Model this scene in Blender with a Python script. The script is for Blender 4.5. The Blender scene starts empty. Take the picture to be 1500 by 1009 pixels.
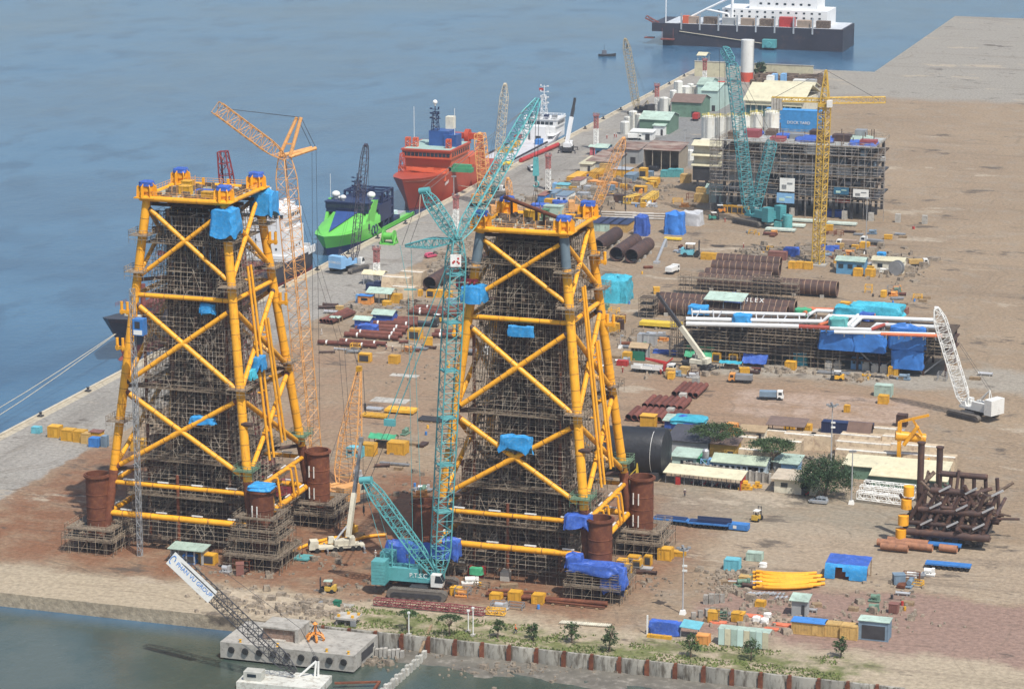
import bpy,math,random
from mathutils import Vector,Matrix,noise
R=math.radians
PI=math.pi
rnd=random.Random(7)
scene=bpy.context.scene
COL=scene.collection
FPX=4200.0;CX=750.0;CY=504.5;CAMZ=190.0
PITCH=math.atan(990/4200.0);YAW=R(17.8)
HV=(-math.sin(YAW),math.cos(YAW));RV=(math.cos(YAW),math.sin(YAW))
SP,CP=math.sin(PITCH),math.cos(PITCH)
def ray(px,py):
 u=(px-CX)/FPX;v=(py-CY)/FPX
 hf=CP-v*SP;z=-SP-v*CP
 return(u*RV[0]+hf*HV[0],u*RV[1]+hf*HV[1],z)
def at(px,py,z=0.0):
 """ground point (height z) that the surveyed photo position px, py stands on"""
 d=ray(px,py);t=(z-CAMZ)/d[2]
 return Vector((d[0]*t,d[1]*t,z))
def on(px,py,base,dep=0.0):
 """point above/beside a base point, in the upright plane through it"""
 d=ray(px,py);k=(base[0]*HV[0]+base[1]*HV[1]+dep)/(d[0]*HV[0]+d[1]*HV[1])
 return Vector((d[0]*k,d[1]*k,CAMZ+d[2]*k))
def ppm(p):
 f=p[0]*HV[0]+p[1]*HV[1]
 return FPX/(f*CP-(p[2]-CAMZ)*SP)
def tag(o,label=None,cat=None,group=None,kind=None):
 if label:o['label']=label
 if cat:o['category']=cat
 if group:o['group']=group
 if kind:o['kind']=kind
 return o
def thing(name,label,cat,loc=(0,0,0),rz=0.0,group=None):
 o=bpy.data.objects.new(name,None);COL.objects.link(o)
 o.empty_display_size=0.5
 o.location=loc;o.rotation_euler=(0,0,rz)
 return tag(o,label,cat,group)
def copy_tree(o,parent=None):
 c=o.copy();COL.objects.link(c)
 c.parent=parent
 for ch in KIDS(o):copy_tree(ch,c)
 return c
def KIDS(o):return[x for x in o.children]
def place(proto,loc,rz=0.0,label=None,group=None,scale=None,used={}):
 """first call moves the prototype itself, later calls copy it with its parts"""
 if proto.name not in used:
  used[proto.name]=1;o=proto
 else:o=copy_tree(proto)
 o.location=loc;o.rotation_euler=(0,0,rz)
 if scale:o.scale=scale
 if label:o['label']=label
 if group:o['group']=group
 return o
def root_loc(p):
 while p.parent:p=p.parent
 return Vector(p.location)
def V(*a):return Vector(a)
class MB:
 def __init__(s):s.v=[];s.f=[];s.m=[];s.mi=0
 def add(s,vs,fs):
  n=len(s.v);s.v+=[tuple(p)for p in vs];s.f+=[tuple(i+n for i in f)for f in fs];s.m+=[s.mi]*len(fs)
  return s
 def hexa(s,p):
  return s.add(p,[(0,3,2,1),(4,5,6,7),(0,1,5,4),(1,2,6,5),(2,3,7,6),(3,0,4,7)])
 def box(s,x,y,z,sx,sy,sz,rz=0.0,tx=1.0,ty=1.0):
  c,n=math.cos(rz),math.sin(rz);P=[]
  for zz,kx,ky in((z,1,1),(z+sz,tx,ty)):
   for ax,ay in((-.5,-.5),(.5,-.5),(.5,.5),(-.5,.5)):
    a,b=ax*sx*kx,ay*sy*ky
    P.append((x+a*c-b*n,y+a*n+b*c,zz))
  return s.hexa(P)
 def frame(s,p0,p1,up=None):
  d=(Vector(p1)-Vector(p0)).normalized()
  u=Vector(up)if up is not None else(Vector((0,0,1))if abs(d.z)<.95 else Vector((0,1,0)))
  a=d.cross(u).normalized();b=a.cross(d).normalized()
  return d,a,b
 def beam(s,p0,p1,w,h=None,up=None):
  h=h or w;p0=Vector(p0);p1=Vector(p1);d,a,b=s.frame(p0,p1,up)
  P=[]
  for p in(p0,p1):
   for i,j in((-.5,-.5),(.5,-.5),(.5,.5),(-.5,.5)):P.append(p+a*w*i+b*h*j)
  return s.hexa(P)
 def tube(s,p0,p1,r,n=8,r1=None,cap=True):
  p0=Vector(p0);p1=Vector(p1);r1=r if r1 is None else r1
  d,a,b=s.frame(p0,p1);P=[]
  for p,rr in((p0,r),(p1,r1)):
   for i in range(n):
    t=2*PI*i/n;P.append(p+a*rr*math.cos(t)+b*rr*math.sin(t))
  F=[(i,i+n,(i+1)%n+n,(i+1)%n)for i in range(n)]
  if cap:F+=[tuple(range(n)),tuple(range(2*n-1,n-1,-1))]
  return s.add(P,F)
 def pipe(s,p0,p1,r,t=.06,n=16):
  """hollow open-ended pipe"""
  p0=Vector(p0);p1=Vector(p1);d,a,b=s.frame(p0,p1);P=[]
  for p,rr in((p0,r),(p1,r),(p1,r-t),(p0,r-t)):
   for i in range(n):
    q=2*PI*i/n;P.append(p+a*rr*math.cos(q)+b*rr*math.sin(q))
  F=[]
  for k in range(4):
   for i in range(n):
    j=(i+1)%n;k2=(k+1)%4
    F.append((k*n+i,k2*n+i,k2*n+j,k*n+j))
  return s.add(P,F)
 def path(s,pts,r,n=8):
  pts=[Vector(p)for p in pts];P=[];F=[]
  up=Vector((.123,.2,1)).normalized()
  for k,p in enumerate(pts):
   d=(pts[min(k+1,len(pts)-1)]-pts[max(k-1,0)]).normalized()
   a=d.cross(up)
   if a.length<.05:a=d.cross(Vector((0,1,.1)))
   a.normalize();b=a.cross(d)
   for i in range(n):
    t=2*PI*i/n;P.append(p+(a*math.cos(t)+b*math.sin(t))*r)
  for k in range(len(pts)-1):
   for i in range(n):
    j=(i+1)%n;F.append((k*n+i,(k+1)*n+i,(k+1)*n+j,k*n+j))
  m=(len(pts)-1)*n
  F+=[tuple(range(n)),tuple(range(m+n-1,m-1,-1))]
  return s.add(P,F)
 def lathe(s,prof,c=(0,0,0),n=20,axis=None):
  P=[];F=[];c=Vector(c)
  if axis is None:d,a,b=V(0,0,1),V(1,0,0),V(0,1,0)
  else:d,a,b=s.frame((0,0,0),axis)
  for r,z in prof:
   for i in range(n):
    t=2*PI*i/n;P.append(c+d*z+(a*math.cos(t)+b*math.sin(t))*r)
  for k in range(len(prof)-1):
   for i in range(n):
    j=(i+1)%n;F.append((k*n+i,k*n+j,(k+1)*n+j,(k+1)*n+i))
  if prof[0][0]>1e-6:F.append(tuple(range(n-1,-1,-1)))
  if prof[-1][0]>1e-6:F.append(tuple(range((len(prof)-1)*n,len(prof)*n)))
  return s.add(P,F)
 def prism(s,poly,vec):
  """closed polygon (3D points) pushed along vec"""
  n=len(poly);P=[Vector(p)for p in poly];P+=[p+Vector(vec)for p in P]
  return s.add(P,[tuple(range(n-1,-1,-1)),tuple(range(n,2*n))]+[(i,(i+1)%n,(i+1)%n+n,i+n)for i in range(n)])
 def loft(s,rings,cap=True,closed=True):
  n=len(rings[0]);P=[p for r_ in rings for p in r_];F=[]
  for k in range(len(rings)-1):
   for i in range(n if closed else n-1):
    j=(i+1)%n;F.append((k*n+i,k*n+j,(k+1)*n+j,(k+1)*n+i))
  if cap:F+=[tuple(range(n-1,-1,-1)),tuple(range((len(rings)-1)*n,len(rings)*n))]
  return s.add(P,F)
 def lattice(s,p0,p1,w,h,bays,rc=.12,rb=.06,e0=1.0,e1=1.0,t0=.08,t1=.08,up=None,n=5):
  p0=Vector(p0);p1=Vector(p1);d,a,b=s.frame(p0,p1,up);L=(p1-p0).length
  def k(t):
   q=1.0
   if t<t0:q=min(q,e0+(1-e0)*t/t0)
   if t>1-t1:q=min(q,e1+(1-e1)*(1-t)/t1)
   return q
  ring=[]
  for i in range(bays+1):
   t=i/bays;q=k(t);c=p0+d*L*t
   ring.append([c+a*w*.5*x*q+b*h*.5*y*q for x,y in((-1,-1),(1,-1),(1,1),(-1,1))])
  for i in range(bays):
   for c in range(4):
    e=(c+1)%4
    s.tube(ring[i][c],ring[i+1][c],rc,n,cap=False)
    s.tube(ring[i][c],ring[i][e],rb,4,cap=False)
    if i%2:s.tube(ring[i][c],ring[i+1][e],rb,4,cap=False)
    else:s.tube(ring[i][e],ring[i+1][c],rb,4,cap=False)
  for c in range(4):s.tube(ring[-1][c],ring[-1][(c+1)%4],rb,4,cap=False)
  return s
 def rail(s,pts,h=1.1,r=.05,post=2.0,closed=False):
  pts=[Vector(p)for p in pts]
  if closed:pts=pts+[pts[0]]
  for p,q in zip(pts,pts[1:]):
   for k in(h,h*.55):s.tube(p+V(0,0,k),q+V(0,0,k),r,4,cap=False)
   m=max(1,int((q-p).length/post))
   for i in range(m+1):
    c=p.lerp(q,i/m);s.tube(c,c+V(0,0,h),r,4,cap=False)
  return s
 def drape(s,c,sx,sy,h,rz=0.0,seed=0,amp=.18,n=56,top=.12,flare=.06,lift=.0):
  """sheet thrown over a load: closed skin with folds that grow towards an uneven hem"""
  n=max(n,56);cs,sn=math.cos(rz),math.sin(rz);rings=[];lv=11
  q=random.Random(seed*7+1);ph=[q.random()*6.28 for _ in range(6)];f1,f2=q.randint(5,8),q.randint(12,17)
  S=min(sx,sy,h*1.5);A=min(amp*(.55+.09*(sx+sy)/2),S*.16)
  def N(*v):return noise.noise(Vector(v)+Vector((seed*3.7,seed*1.3,0)))
  def per(a,kx,ky):
   x,y=math.cos(a),math.sin(a);e=.42
   return(math.copysign(abs(x)**e,x)*.5*sx*kx,math.copysign(abs(y)**e,y)*.5*sy*ky)
  spec=[(0,i/(lv-1))for i in range(lv)]+[(1,.94),(1,.8),(1,.6),(1,.38),(1,.15)]
  for typ,t in spec:
   ring=[]
   for i in range(n):
    a=2*PI*i/n;ca,sa=math.cos(a),math.sin(a)
    fold=math.sin(a*f1+ph[0]+t*1.5)*.55+math.sin(a*f2+ph[1]-t)*.35+math.sin(a*3+ph[2])*.4
    hi=h*(1+.16*N(ca*1.6,sa*1.6,9))
    if typ==0:
     k=1+flare*(1-t)+.12*N(ca*1.4,sa*1.4,t*1.6)
     x,y=per(a,k,k);l=math.hypot(x,y)or 1;f=fold*A*(1-.65*t)
     x+=x/l*f;y+=y/l*f;z=hi*t
     if t<.6:z+=lift*h*(1-t/.6)*(.5+1.1*N(ca*2.2,sa*2.2,4)+.25*math.sin(a*4+ph[3]))
    else:
     k0=1+.12*N(ca*1.4,sa*1.4,1.6);x,y=per(a,t*k0,t*k0)
     z=hi*t+h*(1-t)+top*h*(1-t)+(1-t)*.5*A*fold+.22*h*N(x*2.2/sx,y*2.2/sy,3)*(1-t*t)+.5*A*N(x*.9,y*.9,7)
    w_=A*.7
    x+=w_*N(x*.8,y*.8,z*.8);y+=w_*.6*N(y*.8,z*.8,x*.8)
    ring.append((c[0]+x*cs-y*sn,c[1]+x*sn+y*cs,c[2]+max(z,0.0 if lift==0 else-9)))
   rings.append(ring)
  return s.loft(rings)
 def xf(s,loc=(0,0,0),rz=0.0,k=1.0):
  c,n=math.cos(rz)*k,math.sin(rz)*k
  s.v=[(loc[0]+x*c-y*n,loc[1]+x*n+y*c,loc[2]+z*k)for x,y,z in s.v]
  return s
 def build(s,name,mat,parent=None,label=None,cat=None,group=None,kind=None,loc=None,local=False,smooth=35):
  me=bpy.data.meshes.new(name)
  if parent is not None:off=V(0,0,0)if local else root_loc(parent)
  elif local:off=V(0,0,0)
  else:
   if loc is None:
    xs=[p[0]for p in s.v];ys=[p[1]for p in s.v];zs=[p[2]for p in s.v]
    loc=V((min(xs)+max(xs))/2,(min(ys)+max(ys))/2,min(zs))
   off=Vector(loc)
  me.from_pydata([(p[0]-off.x,p[1]-off.y,p[2]-off.z)for p in s.v],[],s.f)
  for m in(mat if isinstance(mat,(list,tuple))else[mat]):me.materials.append(m)
  if isinstance(mat,(list,tuple)):me.polygons.foreach_set('material_index',s.m)
  me.update()
  if smooth:
   me.polygons.foreach_set('use_smooth',[True]*len(me.polygons))
   me.set_sharp_from_angle(angle=R(smooth))
  o=bpy.data.objects.new(name,me);COL.objects.link(o)
  if parent is not None:o.parent=parent
  elif not local:o.location=off
  return tag(o,label,cat,group,kind)
def text_mesh(body,size,o,dx,dy,depth=.03,align='CENTER'):
 """lettering as a mesh builder; o origin, dx reading direction, dy up direction"""
 cu=bpy.data.curves.new('lettering','FONT');cu.body=body;cu.size=size;cu.align_x=align;cu.extrude=depth*.5
 cu.resolution_u=3
 ob=bpy.data.objects.new('lettering',cu);COL.objects.link(ob)
 dg=bpy.context.evaluated_depsgraph_get();ev=ob.evaluated_get(dg);me=ev.to_mesh()
 dx=Vector(dx).normalized();dy=Vector(dy).normalized();dn=dx.cross(dy);o=Vector(o)
 mb=MB();mb.add([o+dx*v.co.x+dy*v.co.y+dn*v.co.z for v in me.vertices],[tuple(p.vertices)for p in me.polygons])
 ev.to_mesh_clear();bpy.data.objects.remove(ob);bpy.data.curves.remove(cu)
 return mb
MATS={}
def M(name,col,rough=.6,var=.18,sc=.6,metal=0.0,mix=None,mixamt=.45,bump=0.0,objvar=.12,streak=None,spec=.4,bsc=None):
 if name in MATS:return MATS[name]
 m=bpy.data.materials.new(name);m.use_nodes=True;nt=m.node_tree;nd=nt.nodes;L=nt.links
 b=nd['Principled BSDF'];b.inputs['Roughness'].default_value=rough;b.inputs['Metallic'].default_value=metal
 b.inputs['Specular IOR Level'].default_value=spec
 geo=nd.new('ShaderNodeNewGeometry')
 nz=nd.new('ShaderNodeTexNoise');nz.inputs['Scale'].default_value=sc;nz.inputs['Detail'].default_value=6;nz.inputs['Roughness'].default_value=.65
 L.new(geo.outputs['Position'],nz.inputs['Vector'])
 rp=nd.new('ShaderNodeMapRange');rp.inputs['From Min'].default_value=.3;rp.inputs['From Max'].default_value=.7
 rp.inputs['To Min'].default_value=1-var;rp.inputs['To Max'].default_value=1+var
 L.new(nz.outputs['Fac'],rp.inputs['Value'])
 oi=nd.new('ShaderNodeObjectInfo');ov=nd.new('ShaderNodeMapRange')
 ov.inputs['To Min'].default_value=1-objvar;ov.inputs['To Max'].default_value=1+objvar
 L.new(oi.outputs['Random'],ov.inputs['Value'])
 mu=nd.new('ShaderNodeMath');mu.operation='MULTIPLY';L.new(rp.outputs[0],mu.inputs[0]);L.new(ov.outputs[0],mu.inputs[1])
 hs=nd.new('ShaderNodeVectorMath');hs.operation='SCALE';L.new(mu.outputs[0],hs.inputs['Scale'])
 src=None
 if mix:
  n2=nd.new('ShaderNodeTexNoise');n2.inputs['Scale'].default_value=sc*2.3;n2.inputs['Detail'].default_value=8;n2.inputs['Roughness'].default_value=.7
  mp=nd.new('ShaderNodeMapping');mp.inputs['Location'].default_value=(13,7,3)
  if streak:mp.inputs['Scale'].default_value=streak
  L.new(geo.outputs['Position'],mp.inputs['Vector']);L.new(mp.outputs[0],n2.inputs['Vector'])
  r2=nd.new('ShaderNodeMapRange');r2.inputs['From Min'].default_value=.62-mixamt*.3;r2.inputs['From Max'].default_value=.78-mixamt*.3
  L.new(n2.outputs['Fac'],r2.inputs['Value'])
  mx=nd.new('ShaderNodeMix');mx.data_type='RGBA';mx.inputs['A'].default_value=(*col,1);mx.inputs['B'].default_value=(*mix,1)
  L.new(r2.outputs[0],mx.inputs['Factor']);L.new(mx.outputs['Result'],hs.inputs[0])
 else:hs.inputs[0].default_value=col
 L.new(hs.outputs[0],b.inputs['Base Color'])
 if bump:
  bp=nd.new('ShaderNodeBump');bp.inputs['Strength'].default_value=bump;bp.inputs['Distance'].default_value=.2
  if bsc:
   n3=nd.new('ShaderNodeTexNoise');n3.inputs['Scale'].default_value=bsc;n3.inputs['Detail'].default_value=5
   L.new(geo.outputs['Position'],n3.inputs['Vector']);L.new(n3.outputs['Fac'],bp.inputs['Height'])
  else:L.new(nz.outputs['Fac'],bp.inputs['Height'])
  L.new(bp.outputs[0],b.inputs['Normal'])
 MATS[name]=m
 return m
YEL=M('yellow_paint',(.80,.37,.022),.42,.14,.5,mix=(.45,.19,.03),mixamt=.25,objvar=.10,streak=(1,1,.3))
SEAM=M('weld_seam_grime',(.40,.19,.03),.6,.4,.8,mix=(.20,.09,.03),mixamt=.5)
YELD=M('yellow_box_paint',(.66,.36,.03),.55,.2,.5,mix=(.30,.15,.04),mixamt=.3,objvar=.22)
RUST=M('rusted_steel',(.135,.043,.022),.75,.3,.4,mix=(.20,.07,.03),mixamt=.5,bump=.15,objvar=.2)
RUSTP=M('red_primer_pipe',(.15,.05,.035),.7,.25,.5,mix=(.085,.035,.028),mixamt=.4,objvar=.25)
DKRUST=M('dark_mill_steel',(.062,.037,.032),.62,.25,.3,mix=(.11,.055,.036),mixamt=.45,objvar=.2)
SCAF=M('galvanised_scaffold_tube',(.38,.33,.265),.55,.35,.25,metal=.1,mix=(.14,.095,.06),mixamt=.5)
SCAFD=M('weathered_scaffold_tube',(.29,.24,.18),.55,.3,.5,metal=.1,mix=(.1,.065,.045),mixamt=.5)
PLANK=M('scaffold_boards',(.20,.16,.115),.85,.35,.8,mix=(.09,.065,.05),mixamt=.5)
PLANKD=M('dark_scaffold_boards',(.06,.042,.03),.9,.4,.8,mix=(.15,.10,.06),mixamt=.35)  # board colour kept dark to put shade into the scaffolding interior
GREENNET=M('green_grating',(.12,.2,.13),.8,.3,.8)
TEAL=M('teal_crane_paint',(.10,.34,.355),.48,.14,.5,mix=(.07,.2,.21),mixamt=.3,objvar=.04)
TEALD=M('teal_far_crane_paint',(.065,.27,.30),.5,.15,.5,objvar=.04)
ORNG=M('orange_crane_paint',(.66,.34,.12),.5,.15,.5,mix=(.32,.15,.06),mixamt=.3)
CREAM=M('cream_boom_paint',(.48,.43,.33),.5,.15,.5)
YCRANE=M('yellow_crane_paint',(.55,.36,.06),.5,.15,.5,mix=(.35,.2,.05),mixamt=.25)
BLKST=M('dark_grey_steel',(.045,.045,.05),.5,.3,.5)
WHITE=M('white_paint',(.72,.72,.69),.45,.08,.3,mix=(.5,.47,.42),mixamt=.2)
SHIPW=M('ship_white',(.74,.75,.75),.45,.06,.2,mix=(.55,.5,.45),mixamt=.1)
GREYC=M('concrete',(.40,.38,.34),.85,.18,.35,mix=(.24,.22,.19),mixamt=.4,bump=.2)
GREYD=M('stained_concrete',(.30,.28,.25),.88,.25,.3,mix=(.15,.14,.12),mixamt=.45,bump=.25)
BLOCKC=M('tan_concrete_block',(.47,.37,.25),.9,.18,.4,mix=(.28,.2,.14),mixamt=.42,bump=.2)
TARPB=M('bright_blue_tarp',(.03,.27,.60),.5,.22,.9,mix=(.12,.36,.60),mixamt=.35,bump=.35,bsc=2.2,objvar=.1)
TARPD=M('royal_blue_tarp',(.04,.105,.42),.5,.25,.9,mix=(.10,.17,.42),mixamt=.35,bump=.35,bsc=2.2,objvar=.12)
TARPC=M('cyan_tarp',(.06,.40,.52),.45,.2,.7,mix=(.03,.26,.36),mixamt=.4,bump=.35,bsc=2.0)
TARPK=M('charcoal_tarp',(.02,.022,.027),.5,.2,.5,bump=.4,bsc=1.4)
TARPG=M('green_tarp',(.06,.33,.17),.5,.2,.8,bump=.3,bsc=2)
TYRE=M('black_rubber',(.022,.022,.022),.8,.2,1)
GLASS=M('dark_window_glass',(.02,.03,.04),.12,.1,1,spec=.6)
GLASSG=M('green_window_glass',(.03,.10,.11),.15,.2,.1,spec=.6)
STEELG=M('grey_steel',(.28,.29,.30),.5,.2,.4,metal=.3)
SILV=M('galvanised_light_steel',(.5,.51,.52),.4,.12,.4,metal=.4)
BLUEP=M('blue_paint',(.05,.20,.52),.5,.15,.5,mix=(.04,.12,.3),mixamt=.3)
LBLUE=M('light_blue_paint',(.22,.42,.66),.5,.12,.5)
NAVY=M('navy_paint',(.018,.03,.085),.45,.2,.3)
REDP=M('red_paint',(.40,.035,.03),.45,.2,.5,mix=(.25,.03,.03),mixamt=.3)
GREENP=M('green_paint',(.06,.27,.14),.5,.2,.4)
MINT=M('mint_roof_sheet',(.38,.49,.42),.65,.18,.3,mix=(.27,.33,.28),mixamt=.4)
MINTW=M('pale_mint_wall',(.50,.66,.60),.7,.12,.3)
GREENS=M('olive_green_sheet',(.13,.22,.16),.6,.18,.3,mix=(.09,.14,.1),mixamt=.3)
PALEY=M('pale_cream_sheet',(.58,.54,.38),.6,.12,.25,mix=(.42,.38,.27),mixamt=.3)
CRMW=M('cream_wall',(.60,.57,.46),.8,.12,.25,mix=(.42,.38,.30),mixamt=.25)
RROOF=M('rusting_roof_sheet',(.30,.24,.20),.75,.3,.2,mix=(.16,.07,.05),mixamt=.55,streak=(.3,1,1))
GREYW=M('grey_wall',(.33,.34,.34),.8,.15,.3)
DKROOF=M('dark_slate_roof',(.07,.07,.085),.7,.2,.3)
WOOD=M('timber',(.28,.20,.12),.85,.3,.8,mix=(.16,.11,.07),mixamt=.4)
ORED=M('orange_red_pipe',(.60,.12,.04),.5,.2,.4)
SCRAP=M('mixed_scrap_steel',(.12,.082,.06),.8,.5,.9,mix=(.34,.28,.2),mixamt=.3)
HIVIS=M('orange_work_clothes',(.75,.14,.03),.8,.15,2)
DENIM=M('dark_work_clothes',(.04,.05,.09),.85,.15,2)
KHAKI=M('pale_work_clothes',(.55,.55,.52),.85,.15,2)
SKIN=M('skin',(.38,.22,.15),.6,.1,3)
HATW=M('hard_hat_white',(.75,.75,.72),.4,.05,2)
LEAF=M('acacia_leaves',(.05,.088,.028),.7,.45,.5,objvar=.18)
LEAF2=M('dark_leaves',(.030,.062,.022),.7,.45,.5,objvar=.15)
BARK=M('bark',(.12,.085,.06),.9,.3,1)
GRASS=M('grass_blades',(.13,.165,.05),.9,.4,.3,objvar=.2)
ROCK=M('rubble_stone',(.25,.205,.155),.9,.45,.8,mix=(.13,.11,.09),mixamt=.45)
cam=bpy.data.objects.new('camera',bpy.data.cameras.new('camera'));COL.objects.link(cam)
cam.data.sensor_width=36;cam.data.lens=FPX/1500*36;cam.data.clip_start=1;cam.data.clip_end=60000
cam.location=(0,0,CAMZ);cam.rotation_euler=(PI/2-PITCH,0,YAW);scene.camera=cam
SUN_EL=R(58);sh=YAW+R(30)
sun_dir=V(math.sin(sh)*math.cos(SUN_EL),-math.cos(sh)*math.cos(SUN_EL),math.sin(SUN_EL))
sun=bpy.data.objects.new('sun',bpy.data.lights.new('sun','SUN'));COL.objects.link(sun)
sun.data.energy=3.6;sun.data.angle=R(.5);sun.data.color=(1,.95,.87);sun.location=(0,400,900)
sun.rotation_euler=(-sun_dir).to_track_quat('-Z','Y').to_euler()
w=bpy.data.worlds.new('World');scene.world=w;w.use_nodes=True;nt=w.node_tree
bg=nt.nodes['Background'];sky=nt.nodes.new('ShaderNodeTexSky');sky.sky_type='NISHITA';sky.sun_disc=False
sky.sun_elevation=SUN_EL;sky.sun_rotation=math.atan2(sun_dir.x,sun_dir.y);sky.air_density=1.2;sky.dust_density=2.0
nt.links.new(sky.outputs[0],bg.inputs['Color']);bg.inputs['Strength'].default_value=.10
vs=scene.view_settings;vs.view_transform='Standard';vs.look='None';vs.exposure=0.45;vs.gamma=1;vs.use_curve_mapping=False
scene.cycles.max_bounces=6;scene.cycles.diffuse_bounces=3;scene.cycles.glossy_bounces=3
class NT:
 def __init__(s,name):
  s.m=bpy.data.materials.new(name);s.m.use_nodes=True;s.t=s.m.node_tree;s.n=s.t.nodes;s.b=s.n['Principled BSDF']
  g=s.n.new('ShaderNodeNewGeometry');s.pos=g.outputs['Position']
 def L(s,a,b):s.t.links.new(a,b)
 def noise(s,sc,det=6,rough=.6,stretch=None,off=(0,0,0),vec=None):
  n=s.n.new('ShaderNodeTexNoise');n.inputs['Scale'].default_value=sc;n.inputs['Detail'].default_value=det;n.inputs['Roughness'].default_value=rough
  mp=s.n.new('ShaderNodeMapping');mp.inputs['Location'].default_value=off
  if stretch:mp.inputs['Scale'].default_value=stretch
  s.L(vec or s.pos,mp.inputs['Vector']);s.L(mp.outputs[0],n.inputs['Vector'])
  return n
 def mr(s,val,a,b,c=0,d=1,smooth=False):
  n=s.n.new('ShaderNodeMapRange');n.interpolation_type='SMOOTHSTEP' if smooth else 'LINEAR'
  for k,v in zip(('From Min','From Max','To Min','To Max'),(a,b,c,d)):n.inputs[k].default_value=v
  s.L(val,n.inputs['Value']);return n.outputs[0]
 def op(s,o,a,b=None):
  n=s.n.new('ShaderNodeMath');n.operation=o
  for i,x in enumerate((a,b)):
   if x is None:continue
   if isinstance(x,(int,float)):n.inputs[i].default_value=x
   else:s.L(x,n.inputs[i])
  return n.outputs[0]
 def mix(s,f,a,b):
  n=s.n.new('ShaderNodeMix');n.data_type='RGBA'
  for k,x in(('Factor',f),('A',a),('B',b)):
   if isinstance(x,tuple):n.inputs[k].default_value=(*x,1)
   elif isinstance(x,(int,float)):n.inputs[k].default_value=x
   else:s.L(x,n.inputs[k])
  return n.outputs['Result']
g=NT('yard_ground')
wob=g.noise(.05,6,.65);wv=g.n.new('ShaderNodeVectorMath');wv.operation='MULTIPLY_ADD'
sb=g.n.new('ShaderNodeVectorMath');sb.operation='SUBTRACT';sb.inputs[1].default_value=(.5,.5,.5);g.L(wob.outputs['Color'],sb.inputs[0])
g.L(sb.outputs[0],wv.inputs[0]);wv.inputs[1].default_value=(26,26,0);g.L(g.pos,wv.inputs[2])
sx=g.n.new('ShaderNodeSeparateXYZ');g.L(wv.outputs[0],sx.inputs[0]);X,Y=sx.outputs[0],sx.outputs[1]
sp=g.n.new('ShaderNodeSeparateXYZ');g.L(g.pos,sp.inputs[0]);X0,Y0=sp.outputs[0],sp.outputs[1]
def msk(x0,x1,y0,y1,s=6,X=X,Y=Y):
 f=None
 for v,a,b in((X,x0,x1),(Y,y0,y1)):
  for val in((g.mr(v,a-s,a+s,smooth=True)if a is not None else None),(g.mr(v,b-s,b+s,1,0,smooth=True)if b is not None else None)):
   if val is not None:f=val if f is None else g.op('MULTIPLY',f,val)
 return f
tan=(.285,.214,.144);red=(.20,.10,.056);grey=(.27,.24,.195);sand=(.37,.31,.225);asph=(.20,.20,.195)
nb=g.noise(.02,8,.62);nm=g.noise(.12,8,.65,off=(40,9,0));nf=g.noise(.9,8,.7)
col=g.mix(g.mr(nb.outputs['Fac'],.38,.62),tan,(.245,.182,.122))
col=g.mix(g.op('MULTIPLY',g.mr(nm.outputs['Fac'],.5,.68),.5),col,grey)
col=g.mix(msk(-320,-255,1075,1290,7),col,asph)
col=g.mix(msk(-330,None,1285,None,8),col,(.27,.25,.215))
rm=msk(-310,-150,538,630,9)
col=g.mix(g.op('MULTIPLY',rm,g.mr(nm.outputs['Fac'],.22,.55)),col,red)
col=g.mix(g.op('MULTIPLY',msk(-200,-120,688,745,10),.6),col,(.265,.165,.105))
col=g.mix(g.op('MULTIPLY',msk(-172,-122,712,738,3),g.mr(nm.outputs['Fac'],.35,.6)),col,(.36,.27,.21))
col=g.mix(g.op('MULTIPLY',msk(-310,-200,650,760,16),g.mr(nb.outputs['Fac'],.4,.6)),col,(.26,.175,.115))
col=g.mix(g.op('MULTIPLY',msk(-185,-90,752,778,4),.75),col,(.30,.28,.24))
col=g.mix(g.op('MULTIPLY',msk(-165,-95,612,642,5),g.mr(nm.outputs['Fac'],.3,.5,.2,.65)),col,(.25,.225,.175))
col=g.mix(g.op('MULTIPLY',msk(-143,-60,575,618,4),.55),col,(.35,.285,.21))
col=g.mix(g.op('MULTIPLY',msk(-137,-60,530,573,3),.85),col,(.25,.165,.135))
st=msk(None,None,515,536,3)
col=g.mix(g.op('MULTIPLY',st,.9),col,sand)
gn=g.noise(.16,7,.62,off=(5,77,0))
gm=g.op('MULTIPLY',msk(-206,-95,513,531,3.5),g.mr(gn.outputs['Fac'],.40,.56))
col=g.mix(g.op('MULTIPLY',gm,.9),col,(.12,.14,.045))
ap=msk(None,-312,None,None,.8,X=g.op('ADD',X0,g.mr(nm.outputs['Fac'],.3,.7,-2,2)))
br=g.n.new('ShaderNodeTexBrick');br.offset=0
for k,v in(('Scale',1.0),('Brick Width',9.0),('Row Height',9.0),('Mortar Size',.10),('Mortar Smooth',.3)):br.inputs[k].default_value=v
br.inputs['Color1'].default_value=(.255,.24,.215,1);br.inputs['Color2'].default_value=(.275,.26,.23,1);br.inputs['Mortar'].default_value=(.20,.185,.16,1)
g.L(g.pos,br.inputs['Vector'])
apc=g.mix(g.mr(nb.outputs['Fac'],.4,.65),br.outputs['Color'],(.30,.28,.25))
tm=g.noise(.10,6,.7,stretch=(1,.06,1),off=(3,3,0))
apc=g.mix(g.op('MULTIPLY',g.mr(tm.outputs['Fac'],.5,.72),.7),apc,(.16,.145,.125))
col=g.mix(ap,col,apc)
edge=msk(None,-337.2,None,None,.2,X=X0);col=g.mix(edge,col,(.42,.37,.28))
tk=g.noise(.05,7,.7,stretch=(.12,1.6,1));col=g.mix(g.op('MULTIPLY',g.mr(tk.outputs['Fac'],.56,.72),.55),col,(.13,.10,.075))
tk2=g.noise(.16,7,.7,stretch=(.2,1.4,1),off=(31,3,0));col=g.mix(g.op('MULTIPLY',g.mr(tk2.outputs['Fac'],.6,.72),.45),col,(.40,.34,.26))
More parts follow.
